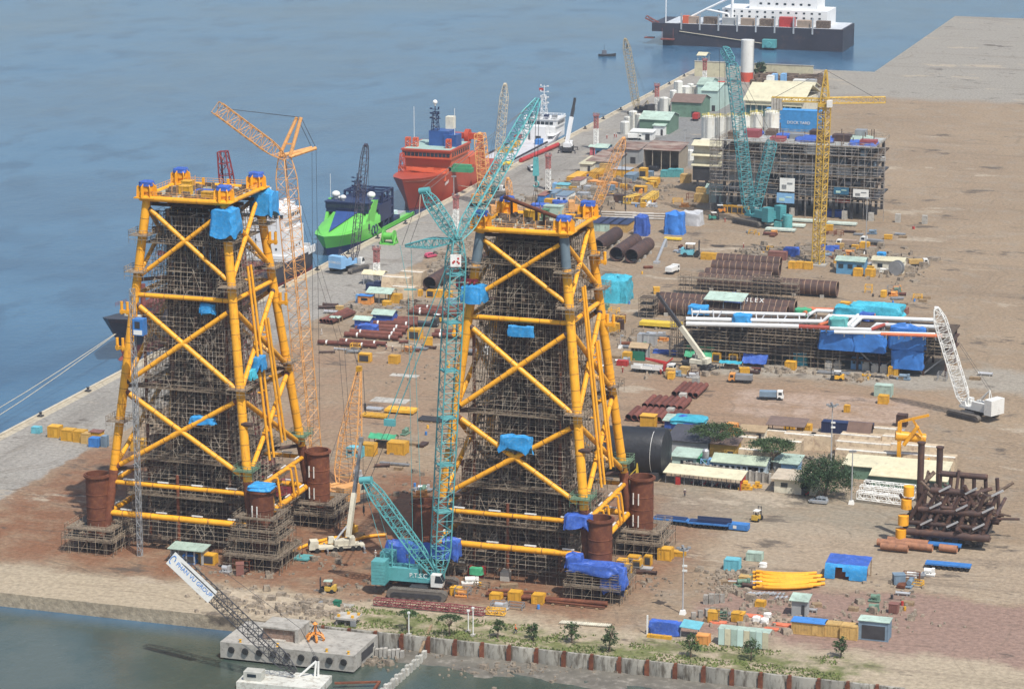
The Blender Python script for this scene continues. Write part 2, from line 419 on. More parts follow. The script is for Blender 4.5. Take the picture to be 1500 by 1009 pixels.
ww=g.n.new('ShaderNodeVectorMath');ww.operation='MULTIPLY_ADD';wn=g.noise(.012,3,.5);g.L(wn.outputs['Color'],ww.inputs[0]);ww.inputs[1].default_value=(90,90,0);g.L(g.pos,ww.inputs[2]);tk3=g.noise(.5,5,.6,stretch=(.05,1.4,1),off=(11,50,0),vec=ww.outputs[0]);tk4=g.noise(.5,5,.6,stretch=(1.0,.07,1),off=(71,5,0),vec=ww.outputs[0]);brk=g.noise(.03,3,.5,off=(2,8,0))
col=g.mix(g.op('MULTIPLY',g.op('MULTIPLY',g.mr(tk3.outputs['Fac'],.57,.61),g.mr(brk.outputs['Fac'],.45,.6)),.45),col,(.12,.09,.065))
col=g.mix(g.op('MULTIPLY',g.op('MULTIPLY',g.mr(tk4.outputs['Fac'],.58,.62),g.mr(brk.outputs['Fac'],.42,.52,1,0)),.3),col,(.14,.11,.08))
pd=g.noise(.035,8,.7,stretch=(.5,1,1),off=(7,61,0));col=g.mix(g.op('MULTIPLY',g.mr(pd.outputs['Fac'],.6,.63),.8),col,(.37,.31,.235))
stn=g.noise(.07,9,.72,stretch=(.6,1,1),off=(90,20,0));col=g.mix(g.op('MULTIPLY',g.mr(stn.outputs['Fac'],.585,.64),.8),col,(.085,.07,.058))
fin=g.n.new('ShaderNodeVectorMath');fin.operation='SCALE';g.L(col,fin.inputs[0]);g.L(g.mr(nf.outputs['Fac'],.3,.7,.66,1.34),fin.inputs['Scale'])
g.L(fin.outputs[0],g.b.inputs['Base Color']);g.b.inputs['Roughness'].default_value=.92;g.b.inputs['Specular IOR Level'].default_value=.2
bp=g.n.new('ShaderNodeBump');bp.inputs['Strength'].default_value=.5;bp.inputs['Distance'].default_value=.5;g.L(nf.outputs['Fac'],bp.inputs['Height']);g.L(bp.outputs[0],g.b.inputs['Normal'])
GROUND=g.m
QX=-340.2;WY=517.0;SEA=-3.0;FY=1368.0
def build_land():
 mb=MB()
 poly=[(QX,WY),(6000,WY),(6000,12000),(-150,12000),(-150,FY+240),(-255,FY+240),(-255,FY),(QX,FY)]
 mb.prism([(x,y,-9)for x,y in poly],(0,0,9));mb.build('yard_ground',GROUND,kind='structure',smooth=0,loc=(0,0,0))
build_land()
s=NT('sea_water')
n1=s.noise(.035,8,.62,stretch=(1.5,.8,1));n2=s.noise(.35,6,.6);n3=s.noise(.008,6,.6)
c=s.mix(s.mr(n3.outputs['Fac'],.42,.58),(.026,.085,.16),(.05,.13,.22))
c=s.mix(s.op('MULTIPLY',s.mr(n1.outputs['Fac'],.50,.62),.65),c,(.018,.06,.12))
ss=s.n.new('ShaderNodeSeparateXYZ');s.L(s.pos,ss.inputs[0])
near=s.op('MULTIPLY',s.mr(ss.outputs[1],520,508,smooth=True),s.mr(ss.outputs[0],-330,-300,smooth=True))
c=s.mix(near,c,s.mix(s.mr(n1.outputs['Fac'],.35,.6),(.035,.06,.05),(.075,.09,.07)))
s.L(c,s.b.inputs['Base Color']);s.L(s.mr(n3.outputs['Fac'],.3,.7,.12,.26),s.b.inputs['Roughness'])
bp=s.n.new('ShaderNodeBump');bp.inputs['Strength'].default_value=.22;bp.inputs['Distance'].default_value=1.0
ad=s.op('ADD',s.op('MULTIPLY',n1.outputs['Fac'],1.2),s.op('MULTIPLY',n2.outputs['Fac'],.35));s.L(ad,bp.inputs['Height']);s.L(bp.outputs[0],s.b.inputs['Normal'])
mb=MB();mb.add([(-9000,-200,SEA),(6000,-200,SEA),(6000,14000,SEA),(-9000,14000,SEA)],[(0,1,2,3)])
mb.build('sea',s.m,kind='structure',smooth=0,loc=(0,0,SEA))
def haze_box():
 mb=MB();x0,x1,y0,y1,z0,z1=-1500,900,-60,2600,-14,205
 mb.box((x0+x1)/2,(y0+y1)/2,z0,x1-x0,y1-y0,z1-z0)
 m=bpy.data.materials.new('haze_air');m.use_nodes=True;nt=m.node_tree;nt.nodes.clear()
 o=nt.nodes.new('ShaderNodeOutputMaterial');v=nt.nodes.new('ShaderNodeVolumePrincipled')
 v.inputs['Color'].default_value=(.80,.88,1,1);v.inputs['Density'].default_value=HAZE;v.inputs['Anisotropy'].default_value=.2
 nt.links.new(v.outputs[0],o.inputs['Volume'])
 mb.build('haze',m,kind='stuff',smooth=0)
HAZE=.00009
haze_box()
def scaffold_core(name,label,cx,cy,zt,wfun,step=1.55,dens=1.0,seed=1,group=None,front_only=False):
 q=random.Random(seed)
 t=thing(name,label,'scaffolding',(cx,cy,0),0,group)
 tub=MB();levels=[]
 z=2.0
 while z<zt:levels.append(z);z+=2.0
 N=13
 def P(i,j,z):
  w=wfun(z);return V(cx+(i/(N-1)-.5)*w,cy+(j/(N-1)-.5)*w,z)
 segs=[0]+levels
 rows=[0,1,4,8,11,12]
 for j in rows:
  for i in range(N):
   for a in range(0,len(segs)-1,4):
    b=min(a+4,len(segs)-1)
    tub.tube(P(i,j,segs[a]),P(i,j,segs[b]),.052,4,cap=False)
    tub.tube(P(j,i,segs[a]),P(j,i,segs[b]),.058,4,cap=False)if i not in rows else None
  for k,z in enumerate(levels):
   o=q.uniform(.3,1.2)
   d=V(o,0,0);tub.tube(P(0,j,z)-d,P(N-1,j,z)+d,.045,4,cap=False)
   d=V(0,o,0);tub.tube(P(j,0,z)-d,P(j,N-1,z)+d,.045,4,cap=False)
   if j in(0,12):
    tub.tube(P(0,j,z+1),P(N-1,j,z+1),.042,4,cap=False)
    tub.tube(P(j,0,z+1),P(j,N-1,z+1),.042,4,cap=False)
   for _ in range(3):
    i=q.randrange(0,N-2);e=q.choice((-1,1,2))
    i2=max(0,min(N-1,i+e));z2=min(z+4,zt)
    tub.tube(P(i,j,z),P(i2,j,z2),.05,4,cap=False)
    if j in(0,12):tub.tube(P(j,i,z),P(j,i2,z2),.05,4,cap=False)
 tub.build('tube_frame',SCAF,t,kind='stuff',smooth=0)
 dk_=MB()
 for k,z in enumerate(levels):
  main=k in(5,9,17,27,33);mb=dk_;w=wfun(z)/(N-1)
  for i in range(N-1):
   for j in range(N-1):
    if q.random()<(.93 if main else .30 if k%3==0 else .05)*dens:
     c=(P(i,j,z)+P(i+1,j+1,z))*.5
     mb.mi=int(q.random()<.3)
     mb.box(c.x,c.y,z+.06,w*q.uniform(.55,.98),w*q.uniform(.8,1),.06)
 dk_.build('deck_boards',[PLANKD,PLANK],t,kind='stuff',smooth=0)
 cl=MB()
 for _ in range(int(130*dens)):
  i,j=q.uniform(0,N-1),q.choice((q.uniform(0,2.5),q.uniform(0,N-1)));z=q.choice(levels)
  c=P(i,j,z);cl.box(c.x,c.y,z+.13,q.uniform(.2,1.5),q.uniform(.1,.8),q.uniform(.1,1.5),q.choice((0,.2,1.5)))
 cl.build('stored_material',SCRAP,t,kind='stuff',smooth=0)
 for z in(12.06,20.06,36.06,56.06,68.06):
  w=wfun(z)/2+1.1;fr_=MB()
  for e in(-1,1):fr_.box(cx,cy+e*(w-.5),z+.02,2*w,1.0,.1);fr_.box(cx+e*(w-.5),cy,z+.03,1.0,2*w-2,.1)
  fr_.rail([(cx-w,cy-w,z),(cx+w,cy-w,z),(cx+w,cy+w,z),(cx-w,cy+w,z)],1.15,.045,1.4,True);fr_.build('lift_walkway',PLANK,t,smooth=0)
 return t
def ring_scaffold(label,cx,cy,sizes,group,net=None):
 """stepped working platforms round one can: sizes = [(z, half width)]"""
 t=thing('base_scaffolding',label,'scaffolding',(cx,cy,0),0,group);q=random.Random(int(cx*7+cy))
 tub=MB();zl=0;hw=sizes[0][1]
 for k,(z,hw)in enumerate(sizes):
  hi=3.1 if z>3.2 else 0
  d=MB()
  for a in range(4):
   s_,c_=((0,-1),(1,0),(0,1),(-1,0))[a]
   m=(hw+hi)/2
   d.box(cx+s_*m,cy+c_*m,z,(hw-hi)if s_ else 2*hw-(0.02*a),(hw-hi)if c_ else 2*hi,.09)
  d.build('platform',PLANK,t,smooth=0)
  n=max(4,int(hw*1.1));z0=sizes[k-1][0]if k else 0
  tub.rail([(cx-hw,cy-hw,z),(cx+hw,cy-hw,z),(cx+hw,cy+hw,z),(cx-hw,cy+hw,z)],1.1,.055,1.8,True)
  for i in range(n+1):
   u=-hw+2*hw*i/n
   for p in((u,-hw),(u,hw),(-hw,u),(hw,u),(u,-hw+1.6),(hw-1.6,u),(-hw+1.6,u)):
    tub.tube((cx+p[0],cy+p[1],z0),(cx+p[0],cy+p[1],z+1.2),.06,4,cap=False)
   if i<n:
    v=u+2*hw/n
    if i%2==0:
     tub.tube((cx+u,cy-hw,z0),(cx+v,cy-hw,z),.05,4,cap=False);tub.tube((cx+hw,cy+u,z0),(cx+hw,cy+v,z),.05,4,cap=False)
  zz=z0+1.5
  while zz<z:
   for p,r_ in(((-hw,-hw),(hw,-hw)),((hw,-hw),(hw,hw)),((-hw,-hw),(-hw,hw)),((-hw,-hw+1.6),(hw,-hw+1.6))):
    tub.tube((cx+p[0],cy+p[1],zz),(cx+r_[0],cy+r_[1],zz),.05,4,cap=False)
   zz+=1.6
 tub.build('tube_frame',SCAFD,t,kind='stuff',smooth=0)
 return t
def jacket(cx,cy,zt,which,hooded):
 t=thing('jacket_structure','yellow steel jacket tower '+which,'offshore jacket',(cx,cy,0),0,'yellow jacket towers on the red earth')
 hw=lambda z:9.1+(zt-z)/54.0*6.2
 dw=lambda z:8.9+(zt-z)/54.0*6.0
 SG={'A':(1,-1),'B':(-1,-1),'C':(1,1),'D':(-1,1)}
 def P(k,z):return V(cx+SG[k][0]*hw(z),cy+SG[k][1]*dw(z),z)
 for k in 'ABCD':
  mb=MB();mb.tube(P(k,17.5),P(k,zt-.6),.98,18)
  for z in(zt-26,zt-46,40.5,21.5):mb.tube(P(k,z),P(k,z+.5),1.04,18)
  mb.mi=1
  for i in range(17):z=19+i*3.4;mb.tube(P(k,z),P(k,z+.16),.992,18)
  lg=mb.build('leg',[YEL,SEAM],t)
  lo=MB();lo.tube(P(k,5),P(k,17.5),1.05,18);lo.tube(P(k,17.2),P(k,17.9),1.12,18);lo.build('leg_foot',RUST,lg)
  if not hooded and k in 'AB':
   up=MB();up.tube(P(k,zt-7.5),P(k,zt-1),1.03,18);up.build('grey_leg_section',M('grey_blue_primer',(.11,.15,.18),.5),lg)
 bays=[(zt-1.8,60.5),(55.2,37.0),(35.8,18.3)]
 for a,b in(('B','A'),('A','C'),('D','C'),('B','D')):
  for zi,(z1,z0)in enumerate(bays):
   r=.50 if zi==0 else .56
   out=(P(a,z0)+P(b,z0)-V(2*cx,2*cy,2*z0)).normalized()*.0
   for i,(p,q_)in enumerate(((P(a,z1),P(b,z0)),(P(a,z0),P(b,z1)))):
    d=(q_-p);mb=MB()
    if i:
     m=p.lerp(q_,.5);mb.tube(p+d*.02,q_-d*.02,r*.97,14)
     mb.tube(p.lerp(q_,.46),p.lerp(q_,.54),r*1.12,14)
    else:mb.tube(p+d*.02,q_-d*.02,r,14)
    mb.mi=1
    for f_ in(.12,.25,.4,.62,.75,.88):mb.tube(p.lerp(q_,f_),p.lerp(q_,f_+.006),r*1.012,14)
    bc=mb.build('brace',[YEL,SEAM],t)
    st_=MB();st_.tube(p+d*.012,p+d*.05,r*1.04,14);st_.tube(q_-d*.05,q_-d*.012,r*1.04,14);st_.build('brace_stub',RUST if zi==2 else DKRUST,bc)
  for z,r in((56.8,.5),(15.2,.5),(8.3,.66)):
   mb=MB();p,q_=P(a,z),P(b,z);mb.tube(p,q_,r,14)
   mb.mi=1
   for f_ in(.1,.3,.5,.7,.9):mb.tube(p.lerp(q_,f_),p.lerp(q_,f_+.008),r*1.012,14)
   h_=mb.build('horizontal_brace',[YEL,SEAM],t)
   if z<20:
    n_=4
    for i in range(n_):
     c_=p.lerp(q_,(i+.5)/n_);dd=(q_-p).normalized()*1.3
     an=MB();an.beam(c_-dd+V(0,0,r+.32),c_+dd+V(0,0,r+.32),.3,.26)
     for e in(-1,1):an.beam(c_+dd*e*.75+V(0,0,r-.1),c_+dd*e*.75+V(0,0,r+.2),.12,.12)
     an.build('anode',WHITE,h_)
 for k in 'ABCD':
  s0,s1=SG[k];bx,by=cx+s0*19.6,cy+s1*16.6
  n=32;mb=MB();zb=3.2 if k in 'AB' else 4.0
  mb.lathe([(2.62,zb),(2.62,16.4),(3.05,16.4),(3.05,16.75),(2.75,16.75),(2.75,16.95),(2.45,16.95),(2.45,12.0),(0,12.0)],(bx,by,0),n)
  for z in(zb+.6,6.8,9.6,12.4):mb.lathe([(2.62,z),(2.70,z+.05),(2.70,z+.2),(2.62,z+.25)],(bx,by,0),n)
  can=mb.build('pile_can',RUST,t)
  for i in range(4):
   an=MB();a=-PI/2-.5*s0+i%2*.5;zz=6+5*(i//2)
   c_=V(bx+2.72*math.cos(a),by+2.72*math.sin(a),zz);an.box(c_.x,c_.y,zz,.22,.22,2.6,a)
   if k in 'C' or(k=='A' and hooded):an.build('anode',WHITE,can)
  yk=MB()
  for z in(5.2,9.4,14.2):
   yk.beam(V(bx,by,z),P(k,z)+(P(k,z)-V(bx,by,z)).normalized()*1.0,1.0,.9)
  yk.beam(V(bx,by,9.7),P(k,9.7),.25,8.2);yk.build('shear_plate',DKRUST,t)
  mud=MB();mud.box(bx,by,2.4,8.0,8.0,.8);mud.box(bx,by,0,1.4,6.5,2.4);mud.box(bx-2.6,by,0,.8,6.5,2.4);mud.box(bx+2.6,by,0,.8,6.5,2.4);mud.build('mudmat',DKRUST,t)
 for i in range(5):  # grid filled out with extra dark pipes to darken the jacket interior
  for j in range(4):
   mb=MB();x=cx-6+i*3.0;y=cy-5.1+3.4*j;mb.tube((x,y,4),(x,y,zt-3),.62,10);mb.build('conductor',DKRUST,t)
 for x_,y_,z1 in((-11,-8.2,52),(7.6,-6.2,66),(-2,-12.8,17)):
  mb=MB();mb.tube((cx+x_,cy+y_,1),(cx+x_,cy+y_,z1),.36,10);mb.build('riser',RUST,t)
 for z in(60,36.5,18):
  mb=MB();mb.tube(P('B',z),P('C',z),.42,10);mb.tube(P('A',z),P('D',z),.42,10);mb.build('plan_brace',DKRUST,t)
 for i,(u,za,zb)in enumerate(((.34,20,63),(.42,20,63),(.60,22,50),(.66,22,50))):
  f=lambda z:P('A',z).lerp(P('C',z),u)+V(1.0,0,0)
  mb=MB();mb.tube(f(za),f(zb),.30,10);j=MB()
  cs=mb.build('caisson',YEL,t)
  for z in(za+6,za+15,za+24,zb-3):j.tube(f(z),P('A',z).lerp(P('C',z),u),.22,8)
  j.build('clamp',YEL,cs)
 for u in(.3,.42,.66,.74):
  f=lambda z:P('A',z).lerp(P('C',z),u)+V(1.3,0,0)
  mb=MB();p=P('A',15.2).lerp(P('C',15.2),u);mb.path([p,f(15.3),f(14.6),f(9),P('A',8.3).lerp(P('C',8.3),u)],.28,8);mb.build('j_tube',YEL,t)
 for k,zs in(('B',(45,53)),('C',(52,66)),('A',(30.5,))):
  for z in zs:
   mb=MB();p=P(k,z);dx=SG[k][0]
   if k=='A':
    mb.tube(p+V(0,-.5,0),p+V(2.4,-.6,0),.55,12);mb.build('trunnion',DKRUST,t);continue
   for e in(0,1.5):mb.tube(p+V(dx*(1.2+.9*e),-.4,-.6),p+V(dx*(1.2+.9*e),-.4,2.2),.34,10)
   mb.beam(p+V(0,-.4,0),p+V(dx*2.9,-.4,0),.7,.7);mb.build('bumper_frame',YEL,t)
 for k in 'ABC':
  for z in(zt-8,60,38,20.5)if k!='B' else(zt-8,62,29):
   mb=MB();p=P(k,z);w_=2.3;mb.box(p.x,p.y,z,w_*2,w_*2,.14)
   mb.rail([p+V(-w_,-w_,0),p+V(w_,-w_,0),p+V(w_,w_,0),p+V(-w_,w_,0)],1.2,.06,1.0,True)
   for e in(-1,1):mb.rail([p+V(-w_,e*w_,-1.7),p+V(w_,e*w_,-1.7)],1.7,.05,1.5)
   mb.build('leg_platform',SCAFD if z!=20.5 else GREENNET,t,smooth=0)
 a,b=hw(zt)+1.2,dw(zt)+1.0
 mb=MB();mb.box(cx,cy,zt-.25,2*a-.6,2*b-.6,.22);dk=mb.build('deck_plate',M('deck_plating',(.34,.36,.30),.8,.3,.4,mix=(.2,.2,.17),mixamt=.4),t)
 for p,q_,r in((V(-a,-b,0),V(a,-b,0),.62),(V(a,-b,0),V(a,b,0),.5),(V(a,b,0),V(-a,b,0),.5),(V(-a,b,0),V(-a,-b,0),.5)):
  e=MB();e.tube(V(cx,cy,zt)+p,V(cx,cy,zt)+q_,r,12);e.build('edge_beam',YEL,t)
 rl=MB();rl.rail([(cx-a,cy-b,zt+.3),(cx+a,cy-b,zt+.3),(cx+a,cy+b,zt+.3),(cx-a,cy+b,zt+.3)],1.15,.05,1.6,True);rl.build('railing',ORNG,t,smooth=0)
 for k in 'ABCD':
  p=P(k,zt);fu=MB();r0=random.Random(ord(k)+int(cx))
  fu.box(p.x,p.y,zt+.05,4.6,4.2,.25);fu.lathe([(1.05,.3),(1.05,1.2),(1.35,1.5),(1.35,3.2),(.9,3.2)],(p.x,p.y,zt),16)
  for i in range(7):
   an_=2*PI*i/7;c_=V(p.x+1.35*math.cos(an_),p.y+1.35*math.sin(an_),zt+.3)
   fu.prism([c_,c_+V(1.0*math.cos(an_),1.0*math.sin(an_),0),c_+V(.9*math.cos(an_),.9*math.sin(an_),2.2),c_+V(0,0,3.0)],V(-.16*math.sin(an_),.16*math.cos(an_),0))
  g_=fu.build('pile_guide',YEL,t)
  cv=MB();cv.drape((p.x,p.y,zt+2.7),2.8,2.8,.9,0,ord(k),.12,28,.25);cv.build('guide_cover',TARPD,g_)
 q=random.Random(int(cx));cl=MB()
 for _ in range(90):cl.box(cx+q.uniform(-.85,.85)*a,cy+q.uniform(-.85,.85)*b,zt-.02,q.uniform(.3,2.4),q.uniform(.2,1.0),q.uniform(.15,1.1),q.choice((0,.3,1.57)))
 cl.build('deck_material',SCRAP,t,kind='stuff',smooth=0);cl=MB()
 for _ in range(26):x,y=cx+q.uniform(-.8,.8)*a,cy+q.uniform(-.8,.8)*b;cl.tube((x,y,zt),(x,y,zt+q.uniform(1,2.6)),.07,5)
 cl.build('deck_posts',ORNG,t,kind='stuff',smooth=0)
 fr=MB()
 for i in range(-2,3):fr.beam(V(cx+i*4,cy-b+.6,zt-.95),V(cx+i*4,cy+b-.6,zt-.95),.5,1.2)
 for i in range(-1,2):fr.beam(V(cx-a+.6,cy+i*6,zt-1.9),V(cx+a-.6,cy+i*6,zt-1.9),.5,.7)
 fr.build('deck_girders',DKRUST,t,smooth=0)
 lf=MB()
 for sx_ in(-6,6):lf.beam(V(cx+sx_*.5,cy+dw(zt)-1.5,zt),V(cx+sx_*.5,cy+dw(zt)-1.5,zt+2.0),.5)
 lf.build('lifting_frame',YEL,t)
 return t,P,hw,dw
wf=lambda w0:(lambda z:w0+(75-z)*.15 if z>20 else w0+8.25+(20-z)*.15)
J1,P1,hw1,dw1=jacket(-254.2,569.5,78.0,'standing nearest the quay with a ship behind it',True)
J2,P2,hw2,dw2=jacket(-178.2,571.0,75.5,'behind the teal crane with a rusty pipe across its top',False)
scaffold_core('scaffolding_tower','grey tube scaffolding filling the jacket nearest the quay',-254.2,569.5,75,lambda z:wf(16.2)(z),seed=3,group='scaffolding inside the jackets')
scaffold_core('scaffolding_tower','grey tube scaffolding filling the jacket by the teal crane',-178.2,571.0,72.5,lambda z:wf(16.6)(z),seed=5,group='scaffolding inside the jackets')
SGs={'A':(1,-1),'B':(-1,-1),'C':(1,1),'D':(-1,1)}
for(cx,cy,nm)in((-254.2,569.5,'jacket nearest the quay'),(-178.2,571.0,'jacket beside the teal crane')):
 for k,wh in(('A','front right can'),('B','front left can'),('C','rear right can'),('D','rear left can')):
  s0,s1=SGs[k];bx,by=cx+s0*19.6,cy+s1*16.6
  sz=[(3.3,6.6),(6.6,5.6),(8.6,5.2),(11.2,4.8)]if(k=='A' and cx<-200)else[(3.3,6.2),(5.4,5.6)]
  ring_scaffold('stepped tube scaffolding round the %s of the %s'%(wh,nm),bx,by,sz,'scaffolding round the pile cans')
def xfb(mb,loc,rz,k=1.0):return mb.xf(loc,rz,k)
def crawler_base(root,loc,rz,k,paint,cabm,cw=None,twin=False,gap=4.0,tl=11.0):
 """tracks, carbody, house, counterweight, cab; local x points along the boom"""
 cw=cw or paint
 for e in(-1,1):
  mb=MB();pr=[]
  for i in range(9):a=PI/2+PI*i/8;pr.append((-tl/2+.85+.85*math.cos(a),.9+.85*math.sin(a)))
  for i in range(9):a=-PI/2+PI*i/8;pr.append((tl/2-.85+.85*math.cos(a),.9+.85*math.sin(a)))
  mb.prism([(x,e*gap-.75,z)for x,z in pr],(0,1.5,0))
  nn=26
  for i in range(nn):
   x=-tl/2+.9+(tl-1.8)*i/(nn-1)
   mb.box(x,e*gap,1.74,.22,1.62,.08)
  mb.mi=1;mb.box(0,e*gap-.79*1,.55,tl-2.4,.12,.7);mb.box(0,e*gap+.79,.55,tl-2.4,.12,.7)
  for i in range(7):
   for q in(-1,1):mb.tube((-tl/2+1.2+(tl-2.4)*i/6,e*gap+q*.72,.75),(-tl/2+1.2+(tl-2.4)*i/6,e*gap+q*.9,.75),.42,10)
  xfb(mb,loc,rz,k).build('track',[M('worn_track_steel',(.13,.115,.10),.7,.3,1),BLKST],root)
 mb=MB();mb.box(0,0,.8,3.4,gap*2-1.4,1.1);mb.lathe([(1.5,1.9),(1.5,2.4)],n=20);xfb(mb,loc,rz,k).build('carbody',BLKST,root)
 mb=MB();mb.box(-1.6,0,2.3,10.5,3.2,.7);mb.box(-3.6,1.05,3.0,6,1.1,1.7);mb.box(-3.6,-1.05,3.0,6,1.1,1.7);mb.box(2.2,-1.2,3,1.6,.5,1.2,tx=.5);mb.box(2.2,1.2,3,1.6,.5,1.2,tx=.5)
 hs=xfb(mb,loc,rz,k).build('house',paint,root)
 dr=MB()
 for x in(-1.2,-2.8,-4.6):dr.tube((x,-.45,3.7),(x,.45,3.7),.6,12)
 xfb(dr,loc,rz,k).build('winch_drum',BLKST,hs)
 for e in((-1,1)if twin else(0,)):
  mb=MB();w=2.7 if twin else 5.6
  for i in range(7):mb.box(-7.2,e*2.75,2.1+i*.62,2.5,w,.58)
  xfb(mb,loc,rz,k).build('counterweight',cw,root)
 mb=MB();mb.prism([(2.3,-3.3,2.2),(4.4,-3.3,2.2),(4.6,-3.3,3.2),(4.0,-3.3,4.4),(2.3,-3.3,4.4)],(0,1.5,0));cb=xfb(mb,loc,rz,k).build('cab',cabm,root)
 mb=MB();mb.prism([(4.45,-3.33,3.0),(4.63,-3.33,3.2),(4.05,-3.33,4.32),(3.2,-3.33,4.32),(3.0,-3.33,3.0)],(0,.02,0));mb.prism([(4.66,-3.2,3.15),(4.66,-1.9,3.15),(4.08,-1.9,4.35),(4.08,-3.2,4.35)],(-.02,0,-.02));xfb(mb,loc,rz,k).build('cab_window',GLASS,cb)
def loc2w(loc,rz,k,x,y,z):
 c,n=math.cos(rz)*k,math.sin(rz)*k
 return V(loc[0]+x*c-y*n,loc[1]+x*n+y*c,loc[2]+z*k)
def rope(root,pts,r=.05,m=None,name='wire_rope'):
 mb=MB()
 for p,q in zip(pts,pts[1:]):mb.tube(p,q,r,4,cap=False)
 return mb.build(name,m or BLKST,root,smooth=0)
def hook(root,p,m,k=1.0,sling=None):
 mb=MB();mb.box(p.x,p.y,p.z-2.2*k,.8*k,1.1*k,2.2*k,.3,.8,.8);mb.tube((p.x,p.y,p.z-2.2*k),(p.x,p.y,p.z-3.0*k),.18*k,8)
 mb.path([(p.x+.38*k*math.sin(a),p.y,p.z-3.3*k+.38*k*math.cos(a))for a in[i*.6 for i in range(8)]],.11*k,6)
 return mb.build('hook_block',m,root)
def teal_crane():
 loc=at(620,867);rz=R(4);k=1.18
 t=thing('crawler_crane','tall teal lattice crawler crane standing in the foreground between the jackets','crane',loc)
 crawler_base(t,loc,rz,k,TEAL,WHITE,TEAL,True)
 foot=loc2w(loc,rz,k,3.0,0,3.0);top=on(669,352,foot)
 mb=MB();mb.lattice(foot,top,3.3,3.3,34,.17,.075,.35,.6,.07,.05,up=(1,.8,0));bm=mb.build('main_boom',TEAL,t)
 for fr_ in(.2,.34,.48,.62,.76,.9):
  mb=MB();c=foot.lerp(top,fr_);mb.box(c.x,c.y,c.z,3.2,3.2,.18,R(40));mb.build('boom_section_joint',TEAL,bm,smooth=0)
 sg=MB();c=on(668,378,foot);s_=Vector(RV+(0,));n_=-Vector(HV+(0,));o=c+n_*2.6
 sg.prism([o-s_*1.1-V(0,0,1.3),o+s_*1.1-V(0,0,1.3),o+s_*1.1+V(0,0,1.3),o-s_*1.1+V(0,0,1.3)],n_*.08);sb=sg.build('sign_board',WHITE,t)
 mk=MB();f_=o+n_*.1
 for a,b in((-.55,-.65),(-.3,-.4),(.35,-.45),(.62,-.75),(.5,.2)):mk.box((f_+s_*a).x,(f_+s_*a).y,f_.z+b,.4,.05,.42,YAW)
 mk.build('red_mark',REDP,sb)
 tip=on(788,146,foot,22)
 mb=MB();mb.lattice(top+V(.6,0,.4),tip,2.4,2.4,26,.15,.07,.4,.35,.1,.12);mb.build('luffing_jib',TEAL,t)
 s1=on(622,281,foot,3);s2=on(594,360,foot,4)
 mb=MB();mb.lattice(top,s1,2.2,2.2,12,.14,.07,.4,.45,.3,.2);mb.tube(s1-V(1.1,0,0),s1+V(1.1,0,.4),.7,12);mb.build('jib_strut',TEAL,t)
 mb=MB();mb.lattice(top,s2,2.2,2.0,13,.14,.07,.3,.2,.5,.5);mb.build('rear_strut',TEAL,t)
 dt=on(536,703,foot,2)
 mb=MB();mb.lattice(foot+V(-.4,-.5,.2),dt,2.5,2.5,18,.16,.07,.4,.5,.25,.15);mb.tube(dt-V(1.3,0,.2),dt+V(1.3,0,.2),.8,12);mb.build('derrick_mast',TEAL,t)
 sp=on(571,618,foot)
 for e in(-.8,.8):
  rope(t,[top+V(e,0,-2),sp+V(e,0,0)],.10,TEAL,'pendant_line');rope(t,[sp+V(e*.6,0,-.8),dt+V(e,0,0)],.05)
  rope(t,[dt+V(e,0,0),loc2w(loc,rz,k,-6.5,e*2.5,6.4)],.06,TEAL,'pendant_line')
  rope(t,[s1+V(e,0,.5),tip],.06,BLKST,'pendant_line');rope(t,[s2+V(e,0,0),s1+V(e,0,0)],.045)
  rope(t,[s2+V(e*1.5,0,0),on(601+e*4,424,foot,3),on(612+e*9,800,foot)],.055,TEAL,'pendant_line')
 mb=MB();mb.box(sp.x,sp.y,sp.z-.8,2.4,.8,1.4);mb.build('pendant_spreader',TEAL,t)
 pr=MB();pl=on(601,424,foot,3);pr.beam(pl-Vector(RV+(0,))*1.3,pl+Vector(RV+(0,))*1.3,.25);pr.build('line_spreader',TEAL,t)
 hb=on(785,238,foot,22)
 for e in(-.35,.35):rope(t,[tip+V(e,0,0),hb+V(e,0,0)],.06)
 hook(t,hb+V(0,0,1),TEAL,1.7)
 for e in((-2.5,0),(2.2,.5),(.4,-2)):rope(t,[hb-V(0,0,4.3),hb+V(e[0],e[1],-17)],.05,None,'sling')
 for i,x in enumerate((-5.4,-2.2)):
  mb=MB();p=loc2w(loc,rz,k,x,-1.2,4.6);mb.tube(p,p+V(0,0,5.5-i),.16,8);mb.build('gantry_post',TEAL,t)
 text_mesh('P.T.S.C',1.35,loc2w(loc,rz,k,-.4,-1.74,3.25),(math.cos(rz),math.sin(rz),0),(0,0,1)).build('lettering',WHITE,t,smooth=0)
teal_crane()
